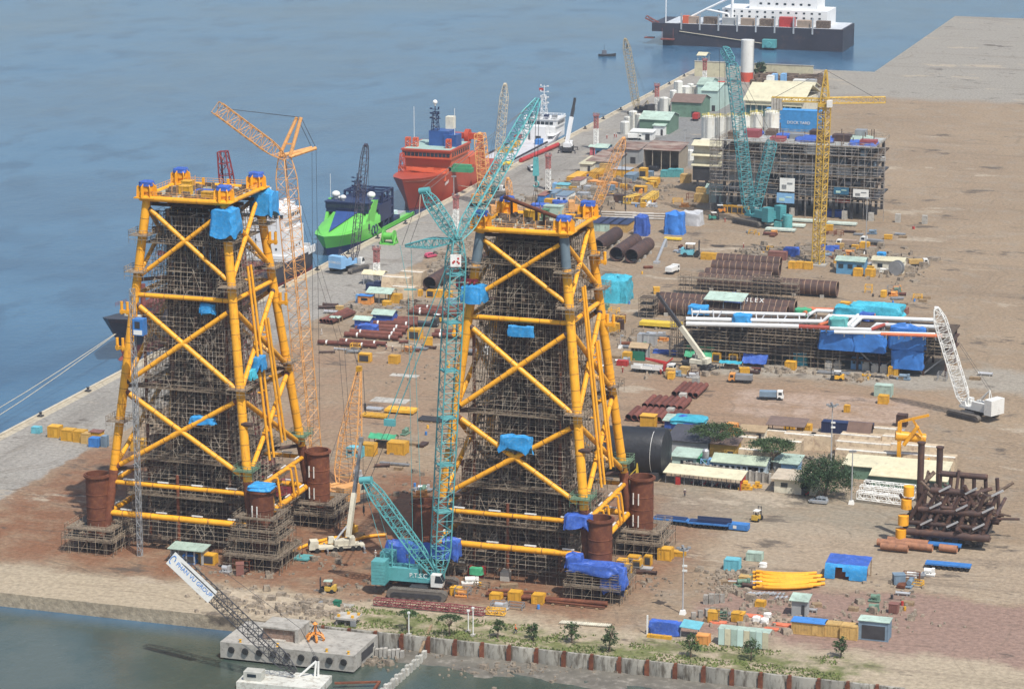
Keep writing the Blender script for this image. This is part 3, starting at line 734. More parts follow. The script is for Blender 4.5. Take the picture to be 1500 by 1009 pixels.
def orange_mast_crane():
 b=at(462,742);t=thing('lattice_crane','orange lattice mast crane with its jib leaning over the jacket nearest the quay','crane',b)
 top=on(417,232,b);crawler_base(t,b+V(2,1,0),R(160),1.0,ORNG,CREAM)
 ft=b+V(0,0,2.5)
 mb=MB();mb.lattice(ft,top,3.4,3.4,34,.14,.055,.4,.6,.05,.05,up=(.5,1,0));mb.build('main_boom',ORNG,t)
 tip=on(318,158,b,-6);mb=MB();mb.lattice(top,tip,2.9,2.9,12,.14,.07,.35,1,.2,.01);mb.build('luffing_jib',ORNG,t)
 s1=on(438,172,b,2);s2=on(460,217,b,3)
 for nm,s_ in(('jib_strut',s1),('rear_strut',s2)):
  mb=MB()
  for e in(-1,1):mb.tube(top+V(e*1.3,0,.4),s_+V(e*.5,0,0),.42,8)
  mb.beam(top.lerp(s_,.35)+V(-1.2,0,0),top.lerp(s_,.35)+V(1.2,0,0),.3);mb.build(nm,ORNG,t)
 for e in(-.5,.5):
  rope(t,[s2+V(e,0,0),s1+V(e,0,0)],.06);rope(t,[s1+V(e,0,0),tip],.05)
  rope(t,[s2+V(e,0,0),on(464+e*10,640,b,3)],.045)
  rope(t,[top+V(2+e,0,-6),on(500+e*8,505,b,12),b+V(7+e,6,3)],.045)
orange_mast_crane()
def orange_boom_crane():
 b=at(492,752)+V(-2,10,0);t=thing('crawler_crane','orange boom crawler crane parked behind the rear can of the left jacket','crane',b)
 crawler_base(t,b,R(60),.95,ORNG,CREAM);ft=b+V(0,0,2.6);tip=on(526,542,b,10)
 mb=MB();mb.lattice(ft,tip,4.6,3.0,18,.17,.06,.5,.2,.15,.55);mb.build('boom',ORNG,t)
 mb=MB();mb.box(tip.x,tip.y,tip.z-.3,1.2,1.2,1.2);mb.build('boom_head',YELD,t)
 rope(t,[tip,on(520,520,b,14),on(518,512,b,14)],.07);rope(t,[tip+V(1,0,0),tip+V(1.4,0,-9)],.06);hook(t,tip+V(1.4,0,-8),BLKST,.7)
 rope(t,[tip,b+V(-3,-5,6)],.06)
orange_boom_crane()
def simple_crane(label,base,tip,paint,boomm,rz,k=.8,w=1.6,bays=22,rc=.12,dep=0,hookz=None,boom2=None,cab=None,twin=False,rr=.06,e1=.4):
 b=at(*base);t=thing('crawler_crane',label,'crane',b);crawler_base(t,b,rz,k,paint,cab or paint,twin=twin)
 ft=loc2w(b,rz,k,2.6,0,2.8);tp=on(tip[0],tip[1],b,dep)
 mb=MB();mb.lattice(ft,tp,w,w,bays,rc,rr,.4,e1,.1,.12);mb.build('boom',boomm,t)
 mb=MB();mb.tube(tp-V(.5,0,0),tp+V(.5,0,0),.6,10);mb.build('boom_head',boomm,t)
 gt=loc2w(b,rz,k,-5.5,0,8.5);mb=MB()
 for e in(-1,1):mb.tube(loc2w(b,rz,k,-1,e*1.2,3.5),gt,.14,6);mb.tube(loc2w(b,rz,k,-6.2,e*1.2,3.5),gt,.14,6)
 mb.build('gantry',boomm,t)
 for e in(-.4,.4):rope(t,[gt+V(e,0,0),tp+V(e*.5,0,0)],.045)
 if hookz is not None:
  h_=V(tp.x+.8,tp.y,hookz);rope(t,[tp+V(.8,0,0),h_],.06);hook(t,h_+V(0,0,.5),BLKST,.8)
 return t,b,ft,tp
t,b,ft,tp=simple_crane('light blue crawler crane with a dark boom on the quay before the green ship',(512,396),(536,213),LBLUE,M('dark_violet_boom',(.055,.05,.075),.5),R(74),.92,2.2,18,.14,hookz=14,cab=WHITE,dep=4,e1=.55)
text_mesh('KOBELCO',1.0,loc2w(b,R(74),.92,-8.47,0,3.9),(math.sin(R(74)),-math.cos(R(74)),0),(0,0,1)).build('lettering',WHITE,t,smooth=0)
simple_crane('black crawler crane with a long cream lattice boom beside the red ship',(722,287),(740,124),BLKST,CREAM,R(75),.85,2.6,26,.13,dep=2,hookz=None,cab=WHITE)
t,b,ft,tp=simple_crane('orange lattice crane standing upright in front of the red ship',(708,300),(703,196),ORNG,ORNG,R(85),.75,3.6,15,.17,dep=2,e1=.9,rr=.09)
simple_crane('small orange crane with an A shaped gantry behind the jacket by the teal crane',(742,318),(744,262),ORNG,ORNG,R(30),.7,1.8,8,.14,rr=.08)
t,b,ft,tp=simple_crane('orange boom crane leaning over the yellow equipment park',(862,316),(914,203),ORNG,ORNG,R(20),.85,2.6,18,.15,dep=6,hookz=2.5,rr=.07)
rope(t,[tp+V(-.6,0,0),V(tp.x-.6,tp.y,2.5)],.10);rope(t,[tp+V(.6,0,0),V(tp.x+.6,tp.y,2.5)],.10)
simple_crane('weathered yellow lattice boom crane at the quay edge by the white silos',(938,168),(916,58),BLKST,M('weathered_boom',(.32,.26,.16),.6),R(150),.8,2.8,24,.13,dep=3,hookz=30)
def far_teal():
 b=at(1108,328);rz=R(150);k=1.15;t=thing('crawler_crane','teal crawler crane with two raised lattice booms before the scaffolded module','crane',b)
 crawler_base(t,b,rz,k,TEALD,WHITE,TEALD,True,4.2,11.5)
 ft=loc2w(b,rz,k,3,0,3);top=on(1072,92,b,4);mb=MB();mb.lattice(ft,top,4.6,3.6,40,.17,.08,.4,.7,.06,.03,up=(1,.5,0));mb.build('main_boom',TEALD,t)
 d=on(1131,207,b,3);mb=MB();mb.lattice(ft+V(1.5,0,0),d,4.2,3.0,20,.17,.08,.4,.8,.1,.05,up=(1,.5,0));mb.build('derrick_mast',TEALD,t)
 mb=MB();mb.lattice(top,on(1060,70,b,8),2.5,2.5,6,.14,.08,.5,.5);mb.build('luffing_jib',TEALD,t)
 for e in(-1,1):rope(t,[d+V(e,0,0),top+V(e,0,0)],.06);rope(t,[on(1058+e*4,72,b,8),on(1058+e*4,270,b,8)],.07)
 mb=MB();c=loc2w(b,rz,1,-12,-3,0);mb.tube(c,c+V(0,0,4.4),1.7,20);mb.box(c.x,c.y,4.4,1.4,1.4,.3);
 o=mb.build('counterweight_tray',TEAL,t)
far_teal()
def tower_crane():
 b=at(1198,388);t=thing('tower_crane','slim yellow hammerhead tower crane rising beside the scaffolded module','tower crane',b)
 sl=on(1208,152,b);mb=MB();mb.lattice(b+V(0,0,.4),sl,2.9,2.9,30,.24,.12,up=(.4,1,0));mb.build('mast',YCRANE,t)
 top=on(1210,103,b);mb=MB();mb.lattice(sl,top,2.4,2.4,6,.2,.1,1,.2,.05,.8);mb.build('cat_head',YCRANE,t)
 mb=MB();mb.box(sl.x,sl.y,sl.z-1,3.6,3.6,1.2);mb.build('slewing_ring',YCRANE,t)
 cj=sl+V(-17,-2,1);mb=MB();mb.lattice(sl+V(0,0,1),cj,1.8,1.2,8,.14,.08);mb.build('counter_jib',YCRANE,t)
 mb=MB()
 for i in range(4):mb.box(cj.x+.4+i*.9,cj.y,cj.z-3.4,.75,2.0,3.6)
 mb.build('counterweight',GREYC,t)
 jt=sl+V(19,4,1.5);mb=MB();mb.lattice(sl+V(0,0,1),jt,1.7,1.9,10,.14,.08);mb.build('jib',YCRANE,t)
 rope(t,[top,cj],.07);rope(t,[top,sl.lerp(jt,.9)],.07)
 mb=MB();mb.box(sl.x+2,sl.y-1.8,sl.z-.8,1.6,1.6,2.2);mb.build('cab',WHITE,t)
 mb=MB();mb.box(b.x,b.y,0,6,6,.5);mb.build('footing',GREYC,t)
tower_crane()
def wheel(root,loc,rz,k,x,y,z,r,w,name='wheel'):
 mb=MB();mb.lathe([(r*.55,-w/2),(r*.92,-w/2),(r,-w*.3),(r,w*.3),(r*.92,w/2),(r*.55,w/2)],(x,y,z),16,(0,1,0))
 lc=Vector(loc).length<1e-6
 wo=mb.xf(loc,rz,k).build(name,TYRE,root,local=lc)
 mb=MB();mb.lathe([(.02,-w*.42),(r*.55,-w*.42),(r*.55,w*.42),(.02,w*.42)],(x,y,z),12,(0,1,0));mb.xf(loc,rz,k).build('rim',SILV,wo,local=lc)
def rough_terrain(label,base,tip,rz,k=1.0,paint=None,white_part=.5,dep=6):
 paint=paint or CRMW;b=at(*base);t=thing('mobile_crane',label,'mobile crane',b)
 for x in(-2.3,2.3):
  for y in(-1.25,1.25):wheel(t,b,rz,k,x,y,.9,.9,.65)
 mb=MB();mb.box(0,0,.9,7.6,1.9,.6);mb.box(3.2,0,1.4,1.6,2.2,.5);mb.xf(b,rz,k).build('chassis',BLKST,t)
 mb=MB();mb.box(-.4,0,1.6,4.2,2.4,1.0);mb.box(-2.4,0,1.8,1.4,2.4,1.3);mb.xf(b,rz,k).build('turntable',paint,t)
 mb=MB();mb.box(1.1,-.95,1.7,1.5,.9,1.7,tx=.85);cb=mb.xf(b,rz,k).build('cab',paint,t)
 mb=MB();mb.box(1.25,-.97,2.3,1.36,.94,.9,tx=.85);mb.xf(b,rz,k).build('cab_window',GLASS,cb)
 for x in(-3.6,3.6):
  mb=MB();mb.box(x,0,.7,.4,5.6,.3)
  for e in(-1,1):mb.box(x,e*2.7,0,.25,.25,.8);mb.box(x,e*2.7,0,.7,.7,.1)
  mb.xf(b,rz,k).build('outrigger',BLKST,t)
 ft=loc2w(b,rz,k,-1.6,.2,3.0);tp=on(tip[0],tip[1],b,dep);m=ft.lerp(tp,white_part);m2=ft.lerp(tp,(1+white_part)/2)
 mb=MB();mb.beam(ft,m,.95*k,1.1*k);bo=mb.build('boom_base_section',paint,t)
 mb=MB();mb.beam(m,m2,.75*k,.85*k);mb.beam(m2,tp,.6*k,.7*k);mb.box(tp.x,tp.y,tp.z-.3,.9,.7,1.0);mb.build('boom_fly_section',BLKST,bo)
 mb=MB();mb.tube(loc2w(b,rz,k,.6,0,2.4),ft.lerp(tp,.18),.22,8);mb.build('lift_ram',SILV,t)
 rope(t,[tp,tp-V(0,0,6)],.05)
 return t
rough_terrain('white rough terrain crane with a raised boom in front of the pipe rack',(1022,541),(964,432),R(168),1.15)
rough_terrain('white mobile crane on the far quay next to the white supply ship',(832,222),(842,146),R(100),1.25,SHIPW,.6,3)
def truck_crane(label,base,tip,rz,k=1.0):
 b=at(*base);t=thing('truck_crane',label,'mobile crane',b)
 for x in(-5.0,-3.7,-1.0,.3,4.3):
  for y in(-1.1,1.1):wheel(t,b,rz,k,x,y,.58,.58,.45)
 mb=MB();mb.box(-.6,0,.75,11.5,2.3,.5);mb.box(-2.8,0,1.25,5.0,2.5,.25);mb.xf(b,rz,k).build('chassis',CRMW,t)
 mb=MB();mb.prism([(4.0,-1.2,.8),(6.1,-1.2,.8),(6.1,-1.2,1.8),(5.75,-1.2,2.7),(4.0,-1.2,2.7)],(0,2.4,0));cb=mb.xf(b,rz,k).build('driver_cab',CRMW,t)
 mb=MB();mb.prism([(6.12,-1.05,1.75),(6.12,1.05,1.75),(5.82,1.05,2.6),(5.82,-1.05,2.6)],(-.02,0,-.03));mb.xf(b,rz,k).build('windscreen',GLASS,cb)
 mb=MB();mb.prism([(4.4,-1.22,1.7),(5.9,-1.22,1.7),(5.65,-1.22,2.5),(4.4,-1.22,2.5)],(0,-.02,0));mb.xf(b,rz,k).build('side_window',GLASS,cb)
 mb=MB();mb.box(-1.8,0,1.5,4.4,2.2,1.0);mb.box(-3.6,0,1.5,1.2,2.4,1.5);mb.xf(b,rz,k).build('turntable',CRMW,t)
 mb=MB();mb.box(.9,-.95,1.5,1.5,.85,1.5,tx=.8);o=mb.xf(b,rz,k).build('operator_cab',CRMW,t)
 mb=MB();mb.box(1.1,-.97,2.05,1.3,.88,.8,tx=.85);mb.xf(b,rz,k).build('cab_window',GLASS,o)
 for x in(-6.0,2.2):
  mb=MB();mb.box(x,0,.75,.35,6.2,.3)
  for e in(-1,1):mb.box(x,e*3,0,.22,.22,.8);mb.box(x,e*3,0,.7,.7,.1)
  mb.xf(b,rz,k).build('outrigger',STEELG,t)
 ft=loc2w(b,rz,k,-2.8,0,2.9);tp=on(tip[0],tip[1],b,8);m=ft.lerp(tp,.46)
 mb=MB();mb.beam(ft,m,.95,1.1);bo=mb.build('boom_base_section',CRMW,t)
 mb=MB();mb.beam(m,ft.lerp(tp,.74),.75,.85);mb.beam(ft.lerp(tp,.74),tp,.6,.68);mb.box(tp.x,tp.y,tp.z-.3,.9,.8,1.2);mb.build('boom_fly_section',STEELG,bo)
 mb=MB();mb.tube(loc2w(b,rz,k,.2,0,2.2),ft.lerp(tp,.16),.24,8);mb.build('lift_ram',SILV,t)
 rope(t,[tp+V(.4,0,0),tp+V(.4,0,-16)],.05);hook(t,tp+V(.4,0,-15),BLKST,.6)
truck_crane('cream truck crane with a telescopic boom between the two jackets',(492,806),(529,646),R(210),1.0)
t,b,ft,tp=simple_crane('white lattice boom crane at the right side of the yard',(1425,610),(1372,452),WHITE,WHITE,R(150),.95,3.0,18,.16,dep=4,rr=.08)
def float_crane():
 b=at(448,1000,SEA);t=thing('crane_barge','white crane barge in the near basin with a bannered dark lattice boom','barge',b)
 mb=MB();mb.box(b.x-3.5,b.y-2.5,SEA-1.2,17,8,2.6,R(4));hl=mb.build('hull',M('barge_deck_white',(.55,.55,.5),.6,.15,.4,mix=(.3,.27,.22),mixamt=.4),t)
 dz=SEA+1.4
 mb=MB();mb.box(b.x-9,b.y-4.4,dz,3.6,2.6,1.8,R(4));hs=mb.build('winch_house',M('barge_cabin',(.42,.42,.38),.6),t)
 mb=MB();mb.box(b.x-9,b.y-5.72,dz+.8,1.8,.1,.6,R(4));mb.build('house_window',GLASS,hs)
 fr=MB();a=on(463,968,b);base1=V(b.x+3,b.y+.5,dz);
 fr.tube(on(461,990,b),a,.22,8);fr.tube(on(466,990,b),a+V(.5,0,0),.22,8);fr.tube(on(438,990,b),a,.22,8);fr.build('a_frame',WHITE,t)
 ft=on(432,984,b,-1);tp=on(250,812,b,10)
 mb=MB();mb.lattice(ft,tp,2.2,2.2,24,.12,.06,.4,.6,.1,.1);bo=mb.build('boom',BLKST,t)
 for px in((330,880),(360,900)):pass
 d=(tp-ft).normalized();p0=ft+(tp-ft)*.64;p1=ft+(tp-ft)*.98
 up=d.cross(Vector(HV+(0,))).normalized();up=up if up.x<0 else-up
 n_=d.cross(up).normalized();n_=n_ if n_.dot(Vector(HV+(0,)))<0 else-n_
 off=n_*1.3;w=1.5;up2=up
 bn=MB();bn.prism([p0+off-up2*w,p1+off-up2*w,p1+off+up2*w,p0+off+up2*w],n_*.06);bno=bn.build('banner',WHITE,bo)
 c=p0.lerp(p1,.44)+off+n_*.1
 text_mesh('PHAN VU GROUP',1.75,c+up2*.55,-d,up*-1 if(-d).cross(-up).dot(n_)>0 else up).build('lettering',BLUEP,bno,smooth=0)if False else None
 dx=-d;dy=n_.cross(dx)
 text_mesh('PHAN VU GROUP',(p1-p0).length/9.6,c-dy*.35,dx,dy).build('lettering',BLUEP,bno,smooth=0)
 lg=MB();q=p0.lerp(p1,.945)+off+n_*.09
 lg.path([q+dx*.5*math.cos(a)+dy*.9*math.sin(a)for a in[i*.5 for i in range(11)]],.1,5);lg.build('logo',BLUEP,bno)
 for e in(0,.7):rope(t,[on(464+e*4,968,b),on(440,920,b,3),on(330,838,b,8),tp],.05)
float_crane()
def hull_parts(t,loc,rz,L,B,top,boot,upper,lower,sheer=3.0,rake=7,flare=.28,deck=None,bul=1.1,aft=None,foc=None,bulb=None,paint_z=None):
 """lofted hull: lower band, upper band, deck; heights above the water"""
 aft=top if aft is None else aft;foc=foc or .72
 N=22;st=[]
 for i in range(N+1):
  u=i/N;
  bw=1.0 if u>.06 else .82+.18*(u/.06)
  if u>.70:q=(u-.70)/.30;bd=math.sqrt(max(0,1-q**2.4));bwat=max(0,1-q**1.5)
  else:bd=bwat=bw
  if u>foc:dz=top+sheer*((u-foc)/(1-foc))**1.3
  elif u>foc-.025:dz=aft+(top-aft)*(u-foc+.025)/.025
  else:dz=aft
  st.append((u,bwat*B/2,bd*B/2,dz))
 def ring(z0f,z1f,n=3):
  pass
 def pt(s_,f,z):
  u,bw_,bd,dz=s_;x=u*L+(rake*max(0,(u-.70)/.30)**1.5)*(z/max(dz,.1));
  k=max(0,min(1,z/max(dz,.1)));b=bw_+(bd-bw_)*k**1.4
  return x,b
 def band(zlo,zhi,m,name):
  mb=MB();rings=[]
  for s_ in st:
   a=zlo(s_);b=zhi(s_);row=[]
   for z in(a,a+(b-a)*.33,a+(b-a)*.66,b):
    x,y=pt(s_,0,max(z,0)if z>=0 else 0);row.append((x,y,z))
   rings.append(row+[(x,-y,z)for x,y,z in reversed(row)])
  mb.loft(rings,cap=True,closed=False);return mb.xf(loc,rz).build(name,m,t)
 h=band(lambda s_:boot,lambda s_:s_[3]+bul,upper,'hull')
 band(lambda s_:-2.5,lambda s_:boot,lower,'boot_top')
 dk=MB();l=[(pt(s_,1,s_[3])[0],s_[2]*.985,s_[3]+.02)for s_ in st]
 r_=[(x,-y,z)for x,y,z in l]
 n=len(l);dk.add(l+r_,[(i,i+1,n+i+1,n+i)for i in range(n-1)]);dk.xf(loc,rz).build('deck',deck or M('ship_deck_green',(.16,.26,.22),.7),t)
 if bulb:
  mb=MB();mb.loft([[(L-2+x,r*math.cos(a)*.8,-1.0+r*math.sin(a))for a in[2*PI*i/10 for i in range(10)]]for x,r in((-4,2.2),(1,2.1),(4,1.6),(5.5,.7))]);mb.xf(loc,rz).build('bulbous_bow',bulb,t)
 return h
def block(t,loc,rz,name,m,*boxes,parent=None):
 mb=MB()
 for b in boxes:mb.box(*b)
 return mb.xf(loc,rz).build(name,m,parent or t)
def windows(par,loc,rz,face,a0,a1,c,z,n,w,h,m=None,name='window'):
 """row of windows; face 'x' faces +-x at x=c spread over y, face 'y' faces +-y at y=c spread over x"""
 for i in range(n):
  a=a0+(a1-a0)*(i+.5)/n;mb=MB()
  if face=='x':mb.box(c,a,z,.12,w,h)
  else:mb.box(a,c,z,w,.12,h)
  mb.xf(loc,rz).build(name,m or GLASS,par,smooth=0)
def mast(t,loc,rz,x,y,z,h,m,arms=3,w=1.4):
 mb=MB();mb.lattice((x,y,z),(x,y,z+h*.7),w,w,5,.14,.09,1,.6,.02,.9);mb.tube((x,y,z+h*.6),(x,y,z+h),.18,6)
 for i in range(arms):zz=z+h*(.45+.17*i);mb.beam((x,y-2.2+i*.4,zz),(x,y+2.2-i*.4,zz),.22);mb.box(x,y-1.6,zz,.5,.9,.5);mb.box(x,y+1.4,zz+.1,.4,.5,.9)
 return mb.xf(loc,rz).build('mast',m,t)
def dome(t,loc,rz,x,y,z,r):
 mb=MB();mb.lathe([(r*.45,0),(r*.45,r*.6)]+[(r*math.cos(a),r*.6+r*.8+r*math.sin(a))for a in[-.9+.25*i for i in range(10)]]+[(0,r*2.4)],(x,y,z),14);mb.xf(loc,rz).build('radar_dome',WHITE,t)
HULLK=M('black_hull',(.028,.028,.04),.5,.2,.1,mix=(.08,.05,.045),mixamt=.2)
BOOTR=M('red_boot_paint',(.20,.045,.04),.6,.2,.2)
DECKR=M('red_deck_paint',(.20,.055,.045),.7,.25,.3,mix=(.13,.07,.06),mixamt=.4)
def ship_frame(px,py,bow_toward=True,B=20):
 """centre line stands off the quay; (px, py) is where the stem meets the water"""
 p=at(px,py,SEA);return p
def red_black_ship():
 B=19;L=127;bow_y=at(178,527,SEA).y+2;cx=QX-1.6-B/2
 loc=V(cx,bow_y+L,SEA);rz=-PI/2
 t=thing('cargo_ship','dark hulled cargo ship with a red deck and white aft accommodation behind the left jacket','ship',loc)
 hull_parts(t,loc,rz,L,B,8.6,3.2,HULLK,BOOTR,4.0,9,deck=DECKR,aft=7.6,foc=.86,bulb=BOOTR)
 ac=block(t,loc,rz,'accommodation',SHIPW,(16,0,7.6,18,18,3),(17,0,10.6,15,17.4,8),(18,0,18.6,13,16.4,2.8),(18,0,21.4,13,18,3.2))
 windows(ac,loc,rz,'x',-8,8,24.5,22.6,9,1.45,1.2)
 for z in(12.2,15,17.8):windows(ac,loc,rz,'x',-7,7,24.52,z,4,.6,.7)
 windows(ac,loc,rz,'y',12,24,8.72,12.2,5,.6,.7);windows(ac,loc,rz,'y',12.5,23.5,9.02,22.6,6,1.3,1.2)
 block(t,loc,rz,'funnel',M('ship_funnel',(.65,.67,.68),.5),(7.5,0,7.6,6,8,17));block(t,loc,rz,'wheelhouse_roof',SHIPW,(18,0,24.6,12,14,.4))
 mast(t,loc,rz,19,0,25,7,SHIPW);dome(t,loc,rz,15,5,25,1.0)
 block(t,loc,rz,'hatch_coaming',DECKR,(56,0,7.6,46,15,2.4));block(t,loc,rz,'forward_hatch',DECKR,(88,0,7.6,22,14,2.6))
 for x in(42,72):
  mb=MB();mb.tube((x,-6,7.6),(x,-6,19),1.1,12);mb.beam((x,-6,18),(x+16,-6,23),1.2,1.4);mb.xf(loc,rz).build('deck_crane',M('crimson_paint',(.22,.04,.05),.55),t)
 mb=MB();mb.tube((113,0,9),(113,0,19),.8,10);mb.xf(loc,rz).build('foremast',DECKR,t);mb=MB();mb.tube((120,0,9),(120,0,18),.2,6);mb.xf(loc,rz).build('jackstaff',DECKR,t)
 for x,y,s_ in((115,3,1.4),(117,-3,1.2),(120,1.5,1.2),(110,-4,1.6),(111,4,1.5)):block(t,loc,rz,'winch',CRMW if s_<1.3 else DECKR,(x,y,10,s_*1.5,s_*1.2,s_))
 mb=MB();mb.rail([(L-22,-9,11),(L-8,-6,13)],1.2,.06);mb.rail([(L-22,9,11),(L-8,6,13)],1.2,.06);mb.xf(loc,rz).build('bulwark_rail',DECKR,t,smooth=0)
 block(t,loc,rz,'stern_bulwark',SHIPW,(1.0,0,7.7,.4,15,2.6),(5,9.0,7.7,9,.3,2.4),(5,-9.0,7.7,9,.3,2.4))
 mb=MB();b=loc+V(0,-L+3,9);e1=at(-60,500,1);e2=at(-60,540,1)
 mb.path([b.lerp(V(-349,560,1),i/8)-V(0,0,2.2*math.sin(PI*i/8))for i in range(9)],.10,5);mb.path([b.lerp(V(-344,545,1),i/8)-V(0,0,3*math.sin(PI*i/8))for i in range(9)],.10,5);mb.build('mooring_line',CREAM,t)
red_black_ship()
GRN=M('bright_green_hull',(.13,.46,.08),.42,.06,.2)
def green_ship():
 B=16;L=66;bow_y=885.0;cx=QX-1.4-B/2;loc=V(cx,bow_y+L,SEA);rz=-PI/2
 t=thing('survey_ship','bright green ship with a navy bow wedge moored bow towards the near quay','ship',loc)
 hull_parts(t,loc,rz,L,B,8.2,3.6,GRN,NAVY,.6,3,deck=NAVY,aft=3.6,foc=.56,bul=.5)
 mb=MB();z=8.7
 def yb(x):u=max(0,min(1,(x/L-.70)/.30));return B/2*math.sqrt(max(0.02,1-u**2.4))
 rings=[]
 for x,zt_,k in((L+2.0,9.2,.3),(L-2,10.2,.42),(L-8,12.0,.5),(L-14,13.8,.6),(L-19,15.2,.66),(L-30,15.2,.75)):
  y=yb(x)*1.0;rings.append([(x,y,z-.2),(x-.5,y*.98,z+.4+(zt_-z)*.35),(x-1,y*k,zt_),(x-1,-y*k,zt_),(x-.5,-y*.98,z+.4+(zt_-z)*.35),(x,-y,z-.2)])
 mb.loft(rings,closed=True);wb=mb.xf(loc,rz).build('whaleback_bow',GRN,t)
 mb=MB();mb.prism([(L-1.5,0,10.35),(L-18.7,4.0,15.4),(L-18.7,-4.0,15.4)],(0,0,.12));mb.xf(loc,rz).build('navy_bow_wedge',M('bow_wedge_blue',(.03,.07,.22),.45),wb)
 br=block(t,loc,rz,'bridge',NAVY,(L-24,0,14.9,10,15.4,1.6),(L-23.5,0,16.5,9.5,15.8,2.8),(L-24,0,19.3,11,16.4,.5))
 windows(br,loc,rz,'x',-7.6,7.6,L-18.7,17.0,9,1.5,1.5);windows(br,loc,rz,'y',L-28,L-19,7.95,17,4,1.6,1.5)
 for e in(-1,1):
  mb=MB();mb.prism([(L-16,e*7.5,10.5),(L-24,e*8.0,10.5),(L-27,e*8.4,19.6),(L-23,e*8.4,20.2)],(0,-e*1.0,0));mb.xf(loc,rz).build('green_bridge_wing',GRN,wb)
 for x,y,r in((L-24,-6,1.5),(L-21,-2.2,1.1),(L-26,6.2,1.5),(L-22.5,-4,.7)):dome(t,loc,rz,x,y,19.8,r)
 mast(t,loc,rz,L-29,0,19.8,11,NAVY,3,2.2);mb=MB();mb.tube((L-24,-8,19.8),(L-24,-8,31),.09,5);mb.xf(loc,rz).build('whip_aerial',WHITE,t)
 block(t,loc,rz,'deckhouse',NAVY,(L-36,0,8.2,13,15,8),(L-36,0,16.2,9,12,3))
 mb=MB()
 for x in(21,26,31):
  for y in(-7,0,7):mb.beam((x,y,3.6),(x,y,21),.7)
 for zz in(9,13,17,21):
  for y in(-7,0,7):mb.beam((21,y,zz),(31,y,zz),.6)
  for x in(21,26,31):mb.beam((x,-7,zz),(x,7,zz),.6)
 for i in range(4):mb.beam((21,-7,5+i*4),(31,-7,9+i*4),.35);mb.beam((21,7,9+i*4),(31,7,5+i*4),.35);mb.beam((21+2.5*i,-7,21),(23.5+2.5*i,7,21),.3)
 mb.box(25,-2,17.2,5,4,2.5);mb.box(26,4,3.6,7,5,6);mb.box(24,-4,9.2,4,4,3);mb.xf(loc,rz).build('handling_tower',NAVY,t,smooth=0)
 mb=MB();mb.lathe([(2.2,-1.5),(2.2,1.5)],(18,-2,6.2),16,(0,1,0));mb.box(18,5,3.6,6,5,3.5);mb.xf(loc,rz).build('cable_winch',NAVY,t)
 cb=block(t,loc,rz,'deck_cabin',M('pale_blue_white',(.55,.66,.68),.5),(12,0,3.6,6,9,4));windows(cb,loc,rz,'x',-3,3,15.05,6,2,1.2,1.1)
 block(t,loc,rz,'deck_stores',SILV,(6,2,3.6,8,6,2),(4,-3,3.6,6,4,1.2));[block(t,loc,rz,'green_bulwark',GRN,(17,y,3.6,32,.4,1.7))for y in(7.7,-7.7)]
 em=MB()
 for cxx in(-1.35,1.35):em.path([(L-24+cxx+1.25*math.sin(a),8.12,6.6+2.0*math.cos(a))for a in[i*PI/9 for i in range(19)]],.22,5)
 em.xf(loc,rz).build('ring_emblem',NAVY,t)
 for x,zz in((L-28.2,7.4),(L-28.2,5.6),(L-20.6,7),(L-20.8,5.6)):
  mb=MB();mb.tube((x,8.0,zz),(x,8.14,zz),.3,10);mb.xf(loc,rz).build('porthole',GLASS,t)
 t.scale=(1,1,.76)
green_ship()
t=thing('cable_drum','green cable winch on the quay beside the green ship','winch',at(570,357));b=at(570,357)
mb=MB();mb.lathe([(2.2,-2),(2.2,-1.7),(1.2,-1.7),(1.2,1.7),(2.2,1.7),(2.2,2)],b+V(0,0,2.6),16,(1,0,0));mb.build('drum',M('bright_green_hull',()),t)
mb=MB()
for e in(-2.4,2.4):mb.beam(b+V(e,-2,0),b+V(e,0,3),.4);mb.beam(b+V(e,2,0),b+V(e,0,3),.4);mb.beam(b+V(e,-2.2,.3),b+V(e,2.2,.3),.4)
mb.box(b.x,b.y,0,5,4.5,.3);mb.build('frame',M('bright_green_hull',()),t)
ORR=M('orange_red_hull',(.40,.062,.03),.45,.08,.15,mix=(.36,.06,.03),mixamt=.25)
ORS=M('orange_red_house',(.55,.11,.045),.45,.06,.15)
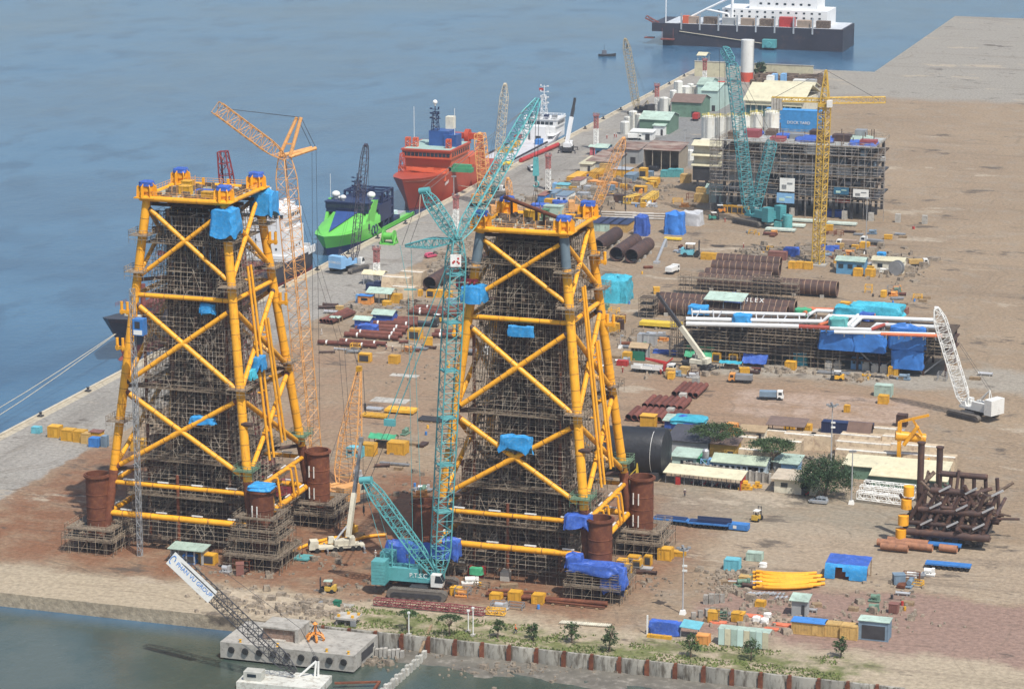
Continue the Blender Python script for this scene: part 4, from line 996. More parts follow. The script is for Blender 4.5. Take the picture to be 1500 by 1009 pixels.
def red_ship():
 B=19;bow_y=at(603,309,SEA).y;L=84;cx=QX-1.4-B/2;loc=V(cx,bow_y+L,SEA);rz=-PI/2
 t=thing('supply_ship','orange red supply ship with a tall square bridge and a dark blue mast house','ship',loc)
 h=hull_parts(t,loc,rz,L,B,9.2,.9,ORR,M('dull_red_boot',(.16,.04,.045),.6),2.6,7,deck=M('pale_green_deck',(.30,.42,.38),.7),aft=5.0,foc=.42)
 hs=block(t,loc,rz,'superstructure',ORS,(L-31,0,9,21,18.2,4),(L-30.5,0,13,19,18.2,3.2),(L-30,0,16.2,22,19.2,2.9))
 windows(hs,loc,rz,'x',-9.2,9.2,L-18.98,17.0,12,1.3,1.4);windows(hs,loc,rz,'y',L-40,L-20,9.62,17.0,8,1.5,1.4)
 block(hs,loc,rz,'bridge_eyebrow',M('orange_red_hull',()),(L-30,0,19.1,23,19.8,.5),parent=hs);block(t,loc,rz,'bridge_deck',M('pale_green_deck',()),(L-30,0,19.6,21,18,.1))
 windows(hs,loc,rz,'x',-8,8,L-20.48,10.6,4,.7,.8)
 block(t,loc,rz,'mast_house',M('deep_blue_paint',(.03,.09,.28),.45),(L-31,2.0,19.7,7,8,5.6),(L-30,6.5,19.7,6,5,4.4));block(t,loc,rz,'funnel',CRMW,(L-35,4,25.3,3,3,4.6))
 mast(t,loc,rz,L-29,0,25.3,10,NAVY,3,2.4);dome(t,loc,rz,L-29,0,34.6,.9)
 for y,hh in((-8,16),(8,16)):
  mb=MB();mb.tube((L-28,y,19.6),(L-28,y,18+hh),.1,5);mb.xf(loc,rz).build('whip_aerial',WHITE,t)
 for y in(-9,-6,7):
  mb=MB();mb.lattice((L-24,y,19.7),(L-24,y,23),1.6,1.6,3,.15,.1);mb.box(L-24,y,22.2,1.6,1.6,.6);mb.xf(loc,rz).build('fire_monitor',ORS,t)
 for(x0,y0)in((L-16,2),(L-15,8)):
  mb=MB();mb.tube((x0,y0,9),(x0,y0,12.2),1.1,12);mb.beam((x0,y0,12),(x0+3,y0-11,13.6),.9,1.0);mb.box(x0-1.5,y0,11,2.5,2.5,2);mb.xf(loc,rz).build('deck_crane',ORS,t)
 mb=MB();mb.lattice((L-12,-7,10),(L-12,-7,19),2.4,2.4,4,.16,.1,1,.5,.01,.9);mb.xf(loc,rz).build('bow_mast',M('orange_red_hull',()),t)
 block(t,loc,rz,'deck_gear',M('orange_red_hull',()),(L-17,-3,10,3,5,2.4),(L-9,0,10.6,2.4,5,1.6));block(t,loc,rz,'green_lifting_beam',GREENP,(L-22,12.5,11.5,3,9,1.6),(L-22,13,13.1,2,7,1.2))
 mb=MB()
 for y in(-8,8):mb.beam((22,y,5),(26,y,19),1.6);mb.beam((33,y,10),(26,y,19),1.2)
 mb.beam((26,-9,19),(26,9,19),2.2);mb.lathe([(2.6,-.8),(2.6,.8)],(26,3,19),16,(0,1,0));mb.xf(loc,rz).build('gallows',M('orange_red_hull',()),t)
 block(t,loc,rz,'aft_house',ORS,(34,0,5,14,18,8.5))
 o=loc+Matrix.Rotation(rz,3,'Z')@V(L-15,9.55,8.0)
 text_mesh('NURIMA 2D01',1.6,o,(-.16,1,0),(0,0,1)).build('lettering',WHITE,t,smooth=0)
 mb=MB();p=loc+Matrix.Rotation(rz,3,'Z')@V(L-24,10.7,6);q=V(QX+1,p.y+34,.6)
 mb.path([p.lerp(q,i/8)-V(0,0,2*math.sin(PI*i/8))for i in range(9)],.12,5);p=loc+Matrix.Rotation(rz,3,'Z')@V(L-4,3,9);q=V(QX+2,p.y-30,.6);mb.path([p.lerp(q,i/8)-V(0,0,2*math.sin(PI*i/8))for i in range(9)],.12,5);mb.build('mooring_line',CREAM,t)
red_ship()
def white_ship():
 B=15;L=98;st_y=1049;cx=QX-1.4-B/2;loc=V(cx,st_y,SEA);rz=PI/2
 t=thing('supply_ship','white supply ship with a tall lattice mast beyond the orange red ship','ship',loc)
 hull_parts(t,loc,rz,L,B,5.4,.5,M('white_ship_hull',(.5,.5,.52),.5,.1,.2,mix=(.3,.25,.22),mixamt=.3),BOOTR,.8,3,deck=M('wood_deck',(.22,.14,.09),.8),aft=3.6,foc=.76,bul=.6)
 hs=block(t,loc,rz,'superstructure',SHIPW,(83,0,3.6,14,13,6.0),(83,0,9.6,12,14.2,3.2),(83,0,12.8,12.6,14.8,.4))
 windows(hs,loc,rz,'x',-5.6,5.6,76.95,10.6,6,1.5,1.4);windows(hs,loc,rz,'y',78,88,-7.15,10.6,5,1.4,1.4)
 fn=block(t,loc,rz,'exhaust_casing',SHIPW,(71,-1.5,3.6,5,6.5,7.4),(70.5,4.6,3.6,5,3.2,5.2));windows(fn,loc,rz,'x',-3.2,-.2,68.45,4.2,1,2.2,2.2)
 mb=MB();mb.lathe([(1.1,0),(1.1,.3)],(68.3,4.6,5.4),16,(1,0,0));mb.xf(loc,rz).build('winch_wheel',STEELG,fn)
 block(t,loc,rz,'side_platform',SHIPW,(74,-6,6.0,5,2.6,.25),(74,6,6.0,5,2.6,.25))
 mb=MB();mb.rail([(77,-7.2,13.2),(77,7.2,13.2),(89,7.2,13.2),(89,-7.2,13.2)],1.1,.07,1.6,True);mb.rail([(71,-7,6.2),(71,7,6.2)],1.1,.07);mb.rail([(69,-7,8.1),(69,7,8.1)],1.1,.07);mb.xf(loc,rz).build('railing',SHIPW,t,smooth=0)
 for i,y in enumerate((-5.5,-2,1.6,5)):block(t,loc,rz,'bridge_top_locker',NAVY if i%2 else STEELG,(79,y,13.2,2.5,1.8,2.0))
 mast(t,loc,rz,82,0,13.2,16,SHIPW,4,2.4)
 mb=MB();mb.prism([(82,.3,26.5),(82,2.2,26.5),(82,2.2,27.8),(82,.3,27.8)],(.05,0,0));mb.xf(loc,rz).build('red_flag',REDP,t)
 for y in(-7,7):block(t,loc,rz,'crash_rail',HULLK,(34,y,3.6,60,.5,1.4))
 block(t,loc,rz,'rescue_boat',M('rescue_boat_red',(.30,.05,.06),.5),(64,5.6,5.4,5,2,2));block(t,loc,rz,'boat_cradle',STEELG,(64,5.6,3.6,4,1.5,1.8))
 t.scale=(1,1,.84)
 return loc,rz
wl,wrz=white_ship()
for(x,y,z,sx_,sy_,sz_,m,lab)in((52,3,3.1,6,2.5,2.6,YELD,'tan container on the after deck of the white supply ship'),(60,-4.6,3.1,4.5,2.4,2.4,BLUEP,'blue container on the after deck of the white supply ship'),(36,2,3.1,2.4,6,2.4,YELD,'yellow container at the stern of the white supply ship')):
 b=wl+Matrix.Rotation(wrz,3,'Z')@V(x,y,z);t=thing('deck_container',lab,'container',b)
 mb=MB();mb.box(b.x,b.y,b.z,sy_,sx_,sz_);mb.build('body',m,t);mb=MB();mb.box(b.x,b.y-sx_/2-.03,b.z+.2,sy_*.8,.06,sz_-.4);mb.build('door',m,t)
b=wl+Matrix.Rotation(wrz,3,'Z')@V(0,0,0)
for(p0,p1,m,lab)in(((QX+1.6,at(790,240).y,1.0),(QX+4.5,at(826,216).y,1.0),REDP,'long red pipe lying along the quay by the white supply ship'),((QX-14,at(745,257).y-2,2.0),(QX+1.5,at(770,245).y-2,2.0),M('bright_yellow',(.7,.5,.05),.5),'yellow boom laid across from the quay to the white ship')):
 c=(Vector(p0)+Vector(p1))/2;t=thing('pipe',lab,'pipe',V(c.x,c.y,0));mb=MB();mb.tube(p0,p1,.9,12);mb.build('tube',m,t)
 mb=MB();
 for q in(.2,.8):s_=Vector(p0).lerp(Vector(p1),q);mb.beam(s_-V(0,0,1.2),s_-V(0,0,.8),1.2,1.2)
 mb.build('support_block',WOOD,t)
def far_ship():
 p=at(968,66,SEA);L=96;B=30;loc=V(p.x+1,p.y+B/2,SEA);rz=0.0
 t=thing('heavy_lift_ship','large dark hulled ship with white upper works across the far basin','ship',loc)
 mb=MB();mb.prism([(0,-B/2,-2.5),(L,-B/2,-2.5),(L,B/2,-2.5),(0,B/2,-2.5)],(0,0,14));mb.prism([(-6,-B/2+.1,7),(0,-B/2+.1,7),(0,B/2-.1,7),(-6,B/2-.1,7)],(0,0,4.4));mb.xf(loc,rz).build('hull',HULLK,t)
 block(t,loc,rz,'main_deck',M('grey_deck_white',(.5,.53,.56),.6),(L/2,0,11.5,L-2,B-1,.2))
 hs=block(t,loc,rz,'accommodation',SHIPW,(L/2+10,4,11.6,L-40,B-8,8),(L/2+14,5,19.5,L-60,B-10,6.5),(60,6,26,24,16,5))
 for z in(15.3,17.8):windows(hs,loc,rz,'y',26,84,-7.05,z,14,1.2,.9)
 windows(hs,loc,rz,'y',48,78,-5.05,22,7,1.4,1.0)
 for i,x in enumerate(range(12,92,10)):
  block(t,loc,rz,'deck_store',(M('tan_store',(.32,.24,.18),.7),SCRAP,GREYW)[i%3],(x+3,-B/2+3.2,11.7,7,4,3.6))
  mb=MB();mb.box(x-2,-B/2-.2,8.5,.8,.5,8.5);mb.xf(loc,rz).build('fender_post',SILV,t)
 block(t,loc,rz,'red_winch',REDP,(66,-B/2+3,11.7,8,4,5));block(t,loc,rz,'orange_winch',ORS,(12,-B/2+2,11.7,3,3,4))
 mb=MB()
 mb.path([(4,-10,9.5),(22,-10,19),(34,-10,17),(36,-10,9.5)],.6,8);mb.tube((22,-10,19),(38,-10,27),.6,8);mb.tube((36,-10,9.5),(36,-10,42),.8,8);mb.tube((1,-13,9.5),(1,-13,30),.3,6);mb.tube((36,-10,40),(4,-10,24),.3,6);mb.xf(loc,rz).build('white_derrick',SHIPW,t)
 mb=MB();mb.lattice((2,-12,8),(-10,-12,14),1.5,1.5,4,.2,.12);mb.box(-8,-12,3,5,4,.5);mb.box(3,-B/2-1.5,3,7,3,.6)
 for x in(0,6):mb.tube((x,-B/2-1.5,3),(x,-B/2-1.5,9),.12,6)
 mb.xf(loc,rz).build('stern_platform',DECKR,t)
 mb=MB();mb.box(58,-B/2-2.5,1.2,7,4,4.2);mb.lathe([(1.6,-.8),(1.6,.8)],(58,-B/2-4.6,3),14,(0,1,0));mb.xf(loc,rz).build('teal_fairlead',TEAL,t)
 mb=MB();mb.path([loc+V(9+48*i/8,-B/2-.3,7.5-5*(i/8))for i in range(9)],.25,5);mb.build('side_rope',CREAM,t)
 return t
far_ship()
def small_boat(px,py,label):
 b=at(px,py,SEA);t=thing('small_boat',label,'boat',b);mb=MB();rings=[]
 for x,w,z in((-4,1.2,1.2),(0,1.5,1.1),(3,1.0,1.3),(5,.1,1.7)):rings.append([(x,w,z),(x,w*.6,-.4),(x,-w*.6,-.4),(x,-w,z)])
 mb.loft(rings);mb.xf(b,R(20)).build('hull',BLKST,t);mb=MB();mb.box(-1,0,1,2.6,1.8,2.2,0,.8,.9);cb=mb.xf(b,R(20)).build('wheelhouse',M('boat_cabin',(.12,.13,.16),.6),t)
 mb=MB();mb.tube((-1,0,3),(-1,0,6),.08,5);mb.xf(b,R(20)).build('mast',BLKST,t)
small_boat(888,83,'small dark boat alone on the open water')
def single(name,mb,mat,label,cat,group=None,smooth=35,kind=None,loc=None):
 return mb.build(name,mat,label=label,cat=cat,group=group,smooth=smooth,kind=kind,loc=loc)
def retaining_wall():
 t=thing('retaining_wall','long concrete sea wall with rusty steel ribs along the near shore','sea wall',V(-165,WY,0));x=-212.0
 while x<-92:
  n=6;rings=[]
  for zz,o in((-4.5,.2),(-2.5,.42),(-.6,.42),(.35,.3)):
   rings.append([(x+.35+5.0*i/n,WY-o-.55*math.sin(PI*i/n),zz)for i in range(n+1)]+[(x+5.35,WY-.02,zz),(x+.35,WY-.02,zz)])
  mb=MB();mb.loft(rings);mb.build('wall_panel',M('sea_wall_concrete',(.31,.295,.255),.85,.2,.4,mix=(.10,.085,.065),mixamt=.5,streak=(1.2,1,.25)),t)
  mb=MB();mb.box(x,WY-.42,-4.5,.55,.8,5.0);mb.box(x,WY-.9,-4.5,.95,.14,4.4);mb.build('steel_rib',RUST,t);x+=5.7
retaining_wall()
def quay_kerb():
 t=thing('quay_kerb','low pale kerb with mooring bollards along the quay edge','kerb',V(QX,900,0));mb=MB()
 mb.box(QX+.5,520+(FY-520)/2,0,.8,FY-522,.35);mb.build('kerb',M('kerb_concrete',(.45,.40,.31),.85,.2,.3),t)
 for i in range(30):
  y=540+i*28;mb=MB();mb.lathe([(.5,.35),(.32,.6),(.32,.9),(.5,1.0),(.5,1.15),(0,1.2)],(QX+1.6,y,0),10);mb.box(QX+1.6,y,0,1.4,1.4,.35);mb.build('bollard',BLKST,t)
 for i in range(34):
  y=535+i*24.5;mb=MB();mb.lathe([(.7,-.5),(1.1,-.5),(1.1,.5),(.7,.5)],(QX-.55,y,-1.3),12,(1,0,0));mb.build('tyre_fender',TYRE,t)
quay_kerb()
def mooring_platform():
 x0,x1,y0,y1=-222.0,-193.5,500.5,514.2
 t=thing('mooring_platform','concrete mooring platform hung with tyre fenders in the near basin','jetty',V((x0+x1)/2,(y0+y1)/2,SEA))
 mb=MB();mb.box((x0+x1)/2,(y0+y1)/2,-2.6,x1-x0,y1-y0,3.3);mb.build('deck',GREYC,t)
 mb=MB();mb.box(x1+.02,(y0+y1)/2+1,-1.9,.1,7,1.8);mb.build('side_opening',BLKST,t)
 for i in range(9):
  mb=MB();x=x0+2.5+i*3.0;mb.lathe([(.34,-.22),(.62,-.22),(.72,0),(.62,.22),(.34,.22)],(x,y0-.25,-.7),14,(0,1,0));mb.build('tyre_fender',TYRE,t)
 for x in(x0+4,x0+12,x1-6,x1-1.4):
  mb=MB();mb.lathe([(.3,.7),(.22,.9),(.22,1.2),(.36,1.3),(0,1.35)],(x,y0+.9,0),10);mb.build('bollard',YELD,t)
 mb=MB();mb.box(x0+11,y1-6,.7,3,9,.3);mb.build('kerb',GREYC,t)
 for i in range(5):
  for j in(0,1):
   mb=MB();mb.tube((x0+3+i*5.6,y0+2+j*9,-6),(x0+3+i*5.6,y0+2+j*9,-2.6),.5,10);mb.build('pile',GREYD,t)
mooring_platform()
b=at(414,936,.7);t=thing('brick_store','low brick block with a concrete lid on the mooring platform','store',b)
mb=MB()
for k in range(4):
 for i in range(5):mb.box(b.x-3.2+i*1.52+(k%2)*.1,b.y+1.8,.7+k*.62,1.46,5.4,.58)
mb.build('brick_courses',M('brown_block',(.25,.17,.13),.9,.25,.9,mix=(.38,.33,.28),mixamt=.3),t);mb=MB();mb.box(b.x-.1,b.y+1.8,3.2,8.2,6.4,.3);mb.box(b.x+3.6,b.y+1.6,.7,.7,6.2,2.5);mb.build('lid',GREYC,t)
b=at(462,937,.7);t=thing('grab_bucket','orange peel grab resting on the mooring platform','grab',b)
for i in range(6):
 a=2*PI*i/6;c,s_=math.cos(a),math.sin(a);mb=MB()
 mb.path([b+V(c*.3,s_*.3,1.5),b+V(c*1.3,s_*1.3,1.2),b+V(c*1.9,s_*1.9,.5),b+V(c*1.7,s_*1.7,0)],.28,6);mb.build('claw',M('grab_orange',(.62,.23,.04),.5,.2,1),t)
 mb=MB();mb.tube(b+V(c*1.5,s_*1.5,1.1),b+V(0,0,3.4),.08,5);mb.build('rod',BLKST,t)
mb=MB();mb.lathe([(.5,1.2),(.6,1.6),(.3,1.8),(.3,3.2),(.55,3.4),(0,3.9)],b,10);mb.build('head',M('grab_orange',()),t)
def sheet_piles():
 p0,p1=at(623,952,-1.5),at(556,1012,-1.5);n=26;t=thing('sheet_pile_wall','pale sheet pile wall running out from the sea wall into the basin','sheet pile wall',V(p0.x,p0.y,SEA));d=(p1-p0)/n
 for i in range(n):
  mb=MB();c=p0+d*(i+.5);mb.box(c.x+.25*(i%2),c.y,-5,.75,d.length*.93,3.6+.25*math.sin(i*2.1),math.atan2(d.y,d.x)+PI/2);mb.build('pile',M('pale_pile',(.42,.41,.37),.8,.2,.5,mix=(.22,.2,.15),mixamt=.35),t)
 mb=MB();q=at(632,915,.4);mb.beam(q,at(615,955,-1.2),.5,.35);tag(mb.build('timber_walkway',WOOD),'single timber beam sloping from the sea wall to the sheet piles','timber')
 mb=MB();mb.beam(at(490,1000,-2),at(556,998,-2),.6,.3);mb.beam(at(556,998,-2),at(548,1010,-2),.5);tag(mb.build('steel_waler',RUST),'rusty steel beam reaching the outer end of the sheet piles','beam')
sheet_piles()
grp='concrete blocks in the basin'
for i in range(13):
 b=at(516+i*6.1,952+.5*i,-2.2);mb=MB();mb.box(b.x,b.y,-4,.66,1.0,2.6+.15*(i%3),R(3));single('concrete_block',mb,GREYC,'upright concrete block in the short row below the sea wall','block',grp)
def rubble(name,label,pts,n,smin,smax,seed):
 q=random.Random(seed);mb=MB()
 for _ in range(n):
  a=q.choice(pts);p=at(a[0]+q.gauss(0,a[2]),a[1]+q.gauss(0,a[3]),a[4]);s_=q.uniform(smin,smax)*(1 if q.random()<.85 else 2)
  mb.box(p.x,p.y,p.z-s_*.4,s_,s_*q.uniform(.6,1.2),s_*q.uniform(.5,1),q.random()*3,q.uniform(.5,.9),q.uniform(.5,.9))
 o=mb.build(name,ROCK,kind='stuff',smooth=0);o['label']=label;o['category']='rubble'
rubble('rubble','grey broken stones strewn on the mud below the sea wall',[(700,950,40,7,-2.8),(800,962,50,8,-2.8),(880,972,40,8,-2.8),(650,945,14,5,-2.8),(760,975,60,10,-2.9),(540,968,20,3,-2.8)],900,.25,.8,4)
rubble('broken_rock','brown rocks tipped along the inner edge of the quay road',[(640,392,8,5,.3),(655,380,8,5,.3),(668,370,8,5,.3),(682,360,8,4,.3),(622,405,6,4,.3)],260,.8,2.0,5)
rubble('spoil_heap','pale sandy spoil and stones by the mooring platform',[(360,880,26,7,.2),(330,870,16,6,.2),(470,895,22,6,.2),(430,885,30,6,.2)],420,.3,1.2,6)
def mud():
 mb=MB();N=46;Mm=16;P=[]
 for j in range(Mm+1):
  for i in range(N+1):
   x=-190+100*i/N;y=WY-.2-17*j/Mm;e=1-j/Mm
   z=SEA-.35+.75*e**1.2+.3*noise.noise(Vector((x*.12,y*.2,0)))+.12*noise.noise(Vector((x*.5,y*.5,3)))
   P.append((x,y,z if 0<i<N and j<Mm else SEA-.5))
 mb.add(P,[(j*(N+1)+i,(j+1)*(N+1)+i,(j+1)*(N+1)+i+1,j*(N+1)+i+1)for j in range(Mm)for i in range(N)])
 mb.build('mud_flat',M('wet_mud',(.13,.12,.10),.5,.3,.25,mix=(.24,.22,.19),mixamt=.35,bump=.3),kind='structure')
mud()
def spoil(px,py,sx,sy,h,label,seed,mat=None):
 b=at(px,py);mb=MB();q=Vector((seed*3.1,seed,0));N=14;P=[];
 for j in range(N+1):
  for i in range(N+1):
   u,v=i/N*2-1,j/N*2-1;r=max(0,1-math.hypot(u,v));z=h*r**.8*(1+.5*noise.noise(Vector((u*3,v*3,seed))))-.05
   P.append((b.x+u*sx,b.y+v*sy,max(z,-.05)))
 mb.add(P,[(j*(N+1)+i,j*(N+1)+i+1,(j+1)*(N+1)+i+1,(j+1)*(N+1)+i)for j in range(N)for i in range(N)])
 o=mb.build('earth_mound',mat or M('sandy_earth',(.37,.31,.23),.95,.25,.5,mix=(.26,.2,.14),mixamt=.4,bump=.4),loc=b);tag(o,label,'mound')
spoil(348,873,7,4,1.6,'pale sandy mound in front of the left jacket',1);spoil(395,880,9,4,1.4,'wide sandy mound behind the mooring platform',2);spoil(470,890,5,3,1.0,'small sandy mound right of the mooring platform',3)
def tree(name,px,py,hpx,wpx,label,group=None,crown='umbrella',leaf=None,seed=1,n=2200,dense=1.0):
 b=at(px,py);k=1/ppm(b);H=hpx*k;W=wpx*k;q=random.Random(seed);t=thing(name,label,'tree',b,0,group)
 mb=MB();fk=H*(.42 if crown=='umbrella' else .28);lean=V(q.uniform(-.04,.04)*H,q.uniform(-.04,.04)*H,0);tr=max(.07,H*.03)
 mid=b+V(0,0,fk)+lean;mb.tube(b,mid,tr*1.25,8,tr*.85);tips=[]
 for i in range(7 if hpx>30 else 5):
  a=2*PI*i/6+q.random();rr=W*.5*q.uniform(.35,.75);e=b+V(math.cos(a)*rr,math.sin(a)*rr,H*q.uniform(.68,.9));m_=mid.lerp(e,.5)+V(0,0,H*.03)
  mb.tube(mid,m_,tr*.6,6,tr*.42);mb.tube(m_,e,tr*.42,5,tr*.15);tips+=[m_,e]
  for _ in range(2):e2=m_+V(q.uniform(-1,1),q.uniform(-1,1),q.uniform(.2,.7))*W*.22;mb.tube(m_,e2,tr*.25,4,tr*.1);tips.append(e2)
 mb.build('trunk',BARK,t)
 lf=MB();cl=[]
 for _ in range(int(34*dense)if hpx>30 else 16):
  a=q.random()*2*PI;rr=W*.5*math.sqrt(q.random())*.92;u=rr/(W*.5)
  if crown=='umbrella':zc=H*(.80+.15*(1-u*u)*q.uniform(.5,1)-.05*u)
  else:zc=H*(.28+.68*q.random()*(1-.55*u*u));
  if crown!='umbrella':rr*=1-.55*max(0,(zc/H-.55))/.45
  cl.append((b+V(math.cos(a)*rr,math.sin(a)*rr,zc),W*q.uniform(.07,.15)))
 for i in range(n):
  c,r_=q.choice(cl);d=V(q.gauss(0,1),q.gauss(0,1),q.gauss(0,.3 if crown=='umbrella' else .8))*r_*.62;p=c+d;s_=k*q.uniform(.6,1.6)
  u=V(q.gauss(0,1),q.gauss(0,1),q.gauss(0,.5)).normalized()*s_;v=u.cross(V(q.gauss(0,1),q.gauss(0,1),q.gauss(0,1))).normalized()*s_*.7
  lf.add([p-u-v*.3,p+v,p+u-v*.2,p-v],[(0,1,2,3)])
 lf.build('crown',leaf or LEAF,t,smooth=0)
for i,(px,py,h,w,lab)in enumerate(((597,923,33,30,'small spreading tree nearest the concrete table on the shore'),(659,932,36,33,'small spreading tree left of the double white posts'),(729,934,30,26,'thin young tree just left of the worker in orange'),(781,936,28,24,'thin young tree just right of the worker in orange'),(838,941,34,26,'young tree in front of the row of white rollers'),(893,954,46,25,'tall slim young tree rightmost before the blue tarp shelter'),(1012,962,38,26,'young tree below the blue tarp shelter'),(1100,966,36,26,'young tree in front of the mint panelled fence'),(1232,962,34,26,'young tree in front of the dark barred pen'))):
 tree('young_tree',px,py,h,w,lab,'young trees along the shore','umbrella' if i<2 else 'oval',LEAF,i+3,900)
tree('acacia_tree',1050,672,54,76,'umbrella shaped tree behind the mint green hut',None,'umbrella',LEAF,21,5200,1.4)
tree('acacia_tree',1131,690,50,68,'umbrella shaped tree among the tan concrete blocks',None,'umbrella',LEAF,22,5200,1.4)
tree('bushy_tree',1208,729,66,82,'big dark bushy tree beside the small cream house',None,'oval',LEAF2,23,11000,2.4)
tree('bushy_tree',1113,118,30,20,'dark tree behind the red and white chimney',None,'oval',LEAF2,24,1500)
def grass():
 q=random.Random(9);mb=MB()
 for _ in range(7000):
  x=q.uniform(-208,-100);y=q.uniform(513.6+3.6,531);
  d=noise.noise(Vector((x*.12,y*.22,0)))+.45*noise.noise(Vector((x*.5,y*.5,5)))
  if d<.10-.25*(y<522):continue
  h=q.uniform(.15,.5);a=q.random()*6.28;c,s_=math.cos(a)*.28,math.sin(a)*.28
  mb.add([(x-c,y-s_,0),(x+c,y+s_,0),(x+s_*.3,y-c*.3,h)],[(0,1,2)])
 o=mb.build('grass',GRASS,kind='stuff',smooth=0);o['label']='rough green grass along the near shore';o['category']='grass'
grass()
def light_pole(px,py,hpx,label,ring=True,arms=4):
 b=at(px,py);k=1/ppm(b)/CP;H=hpx*k;t=thing('light_pole',label,'light pole',b);mb=MB();mb.tube(b,b+V(0,0,H),.2,10,.11);mb.build('pole',SILV,t)
 mb=MB();mb.box(b.x,b.y,0,1.3,1.3,.9,0,.7,.7);mb.build('footing',WHITE,t);mb=MB()
 if ring:mb.lathe([(1.1,0),(1.1,.18),(1.0,.18),(1.0,0)],b+V(0,0,H-.8),16);mb.beam(b+V(-1.1,0,H-.7),b+V(1.1,0,H-.7),.12);mb.beam(b+V(0,-1.1,H-.7),b+V(0,1.1,H-.7),.12);mb.build('lamp_ring',SILV,t)
 for i in range(arms):
  a=2*PI*i/arms+.4;r_=1.15 if ring else .5;mb=MB();mb.box(b.x+r_*math.cos(a),b.y+r_*math.sin(a),H-.55,.7,.5,.4,a);mb.build('floodlight',STEELG,t)
 if ring:
  for zf in(.63,.70):mb=MB();mb.box(b.x+.3,b.y,H*zf,1.0,.35,.4);mb.build('loudspeaker',WHITE,t)
light_pole(1000,899,101,'tall ringed light pole by the blue tarp shelter');light_pole(1217,688,98,'tall ringed light pole rising beside the big bushy tree');light_pole(1247,738,80,'slim light pole right of the big bushy tree',False,2);light_pole(1268,372,82,'grey light pole right of the yellow tower crane',False,3)
light_pole(909,510,20,'short light pole beside the right jacket rear leg',False,1);light_pole(1032,640,20,'short lamp post above the blue tarp tent',False,1);light_pole(665,318,60,'slim light pole in front of the orange red ship',False,2);light_pole(1003,212,22,'lamp post on the far paved yard',False,2)
for px,py,h,lab in((599,930,32,'white post with a lamp under the small tree by the shore'),(686,925,30,'left post of the double white posts on the shore'),(693,931,40,'right post of the double white posts on the shore')):
 b=at(px,py);t=thing('white_post',lab,'post',b);mb=MB();mb.tube(b,b+V(0,0,h/7),.12,8);mb.build('post',WHITE,t);mb=MB();mb.box(b.x,b.y,0,.9,.9,.4);mb.build('footing',GREYC,t);mb=MB();mb.box(b.x,b.y,h/7,.5,.4,.4);mb.build('lamp',WHITE,t)
for px,py,h,lab in((552,416,50,'lattice light mast by the cream canopy on the quay'),(668,334,44,'lattice light mast in front of the teal crane jib'),(803,278,48,'lattice light mast by the coloured containers'),(873,219,48,'lattice light mast by the white quay silos'),(962,169,42,'lattice light mast left of the far white silos'),(1032,128,38,'lattice light mast at the far corner of the quay')):
 b=at(px,py);H=h/ppm(b)/CP;t=thing('light_mast',lab,'light mast',b,0,'red and white light masts along the quay');c=b+V(0,0,H*.62)
 mb=MB();mb.lattice(b,c,1.5,1.5,8,.17,.11,1,1,up=(0,1,0));mb.build('lower_tower',WHITE,t);mb=MB();mb.lattice(c,b+V(0,0,H),1.4,1.4,5,.17,.11,1,1,up=(0,1,0));mb.build('upper_tower',M('faded_red',(.38,.14,.13),.6),t)
 mb=MB();mb.box(b.x,b.y,H,2.2,2.2,.25);mb.rail([b+V(-1,-1,H),b+V(1,-1,H),b+V(1,1,H),b+V(-1,1,H)],1,.06,1,True);mb.build('lamp_platform',M('faded_red',()),t)
 for e in(-1,1):mb=MB();mb.box(b.x+e*.8,b.y-.7,H+.9,.7,.5,.6);mb.build('floodlight',STEELG,t)
YC=M('yellow_container_paint',(.60,.33,.035),.55,.15,.6,mix=(.36,.19,.04),mixamt=.25,objvar=.16)
TANC=M('tan_container_paint',(.52,.34,.12),.55,.15,.6,mix=(.3,.18,.07),mixamt=.3,objvar=.1)
BGC=M('blue_grey_container',(.17,.24,.31),.6,.2,.5,objvar=.15)
MATC=dict(Y=YC,T=TANC,W=WHITE,B=BLUEP,L=LBLUE,G=BGC,E=TEAL,M=MINT,R=REDP,O=M('orange_box_paint',(.62,.28,.08),.6),C=M('cyan_box_paint',(.14,.42,.50),.5),D=DKRUST,S=SILV,N=NAVY,P=M('brown_panel',(.22,.10,.08),.7),K=BLKST)
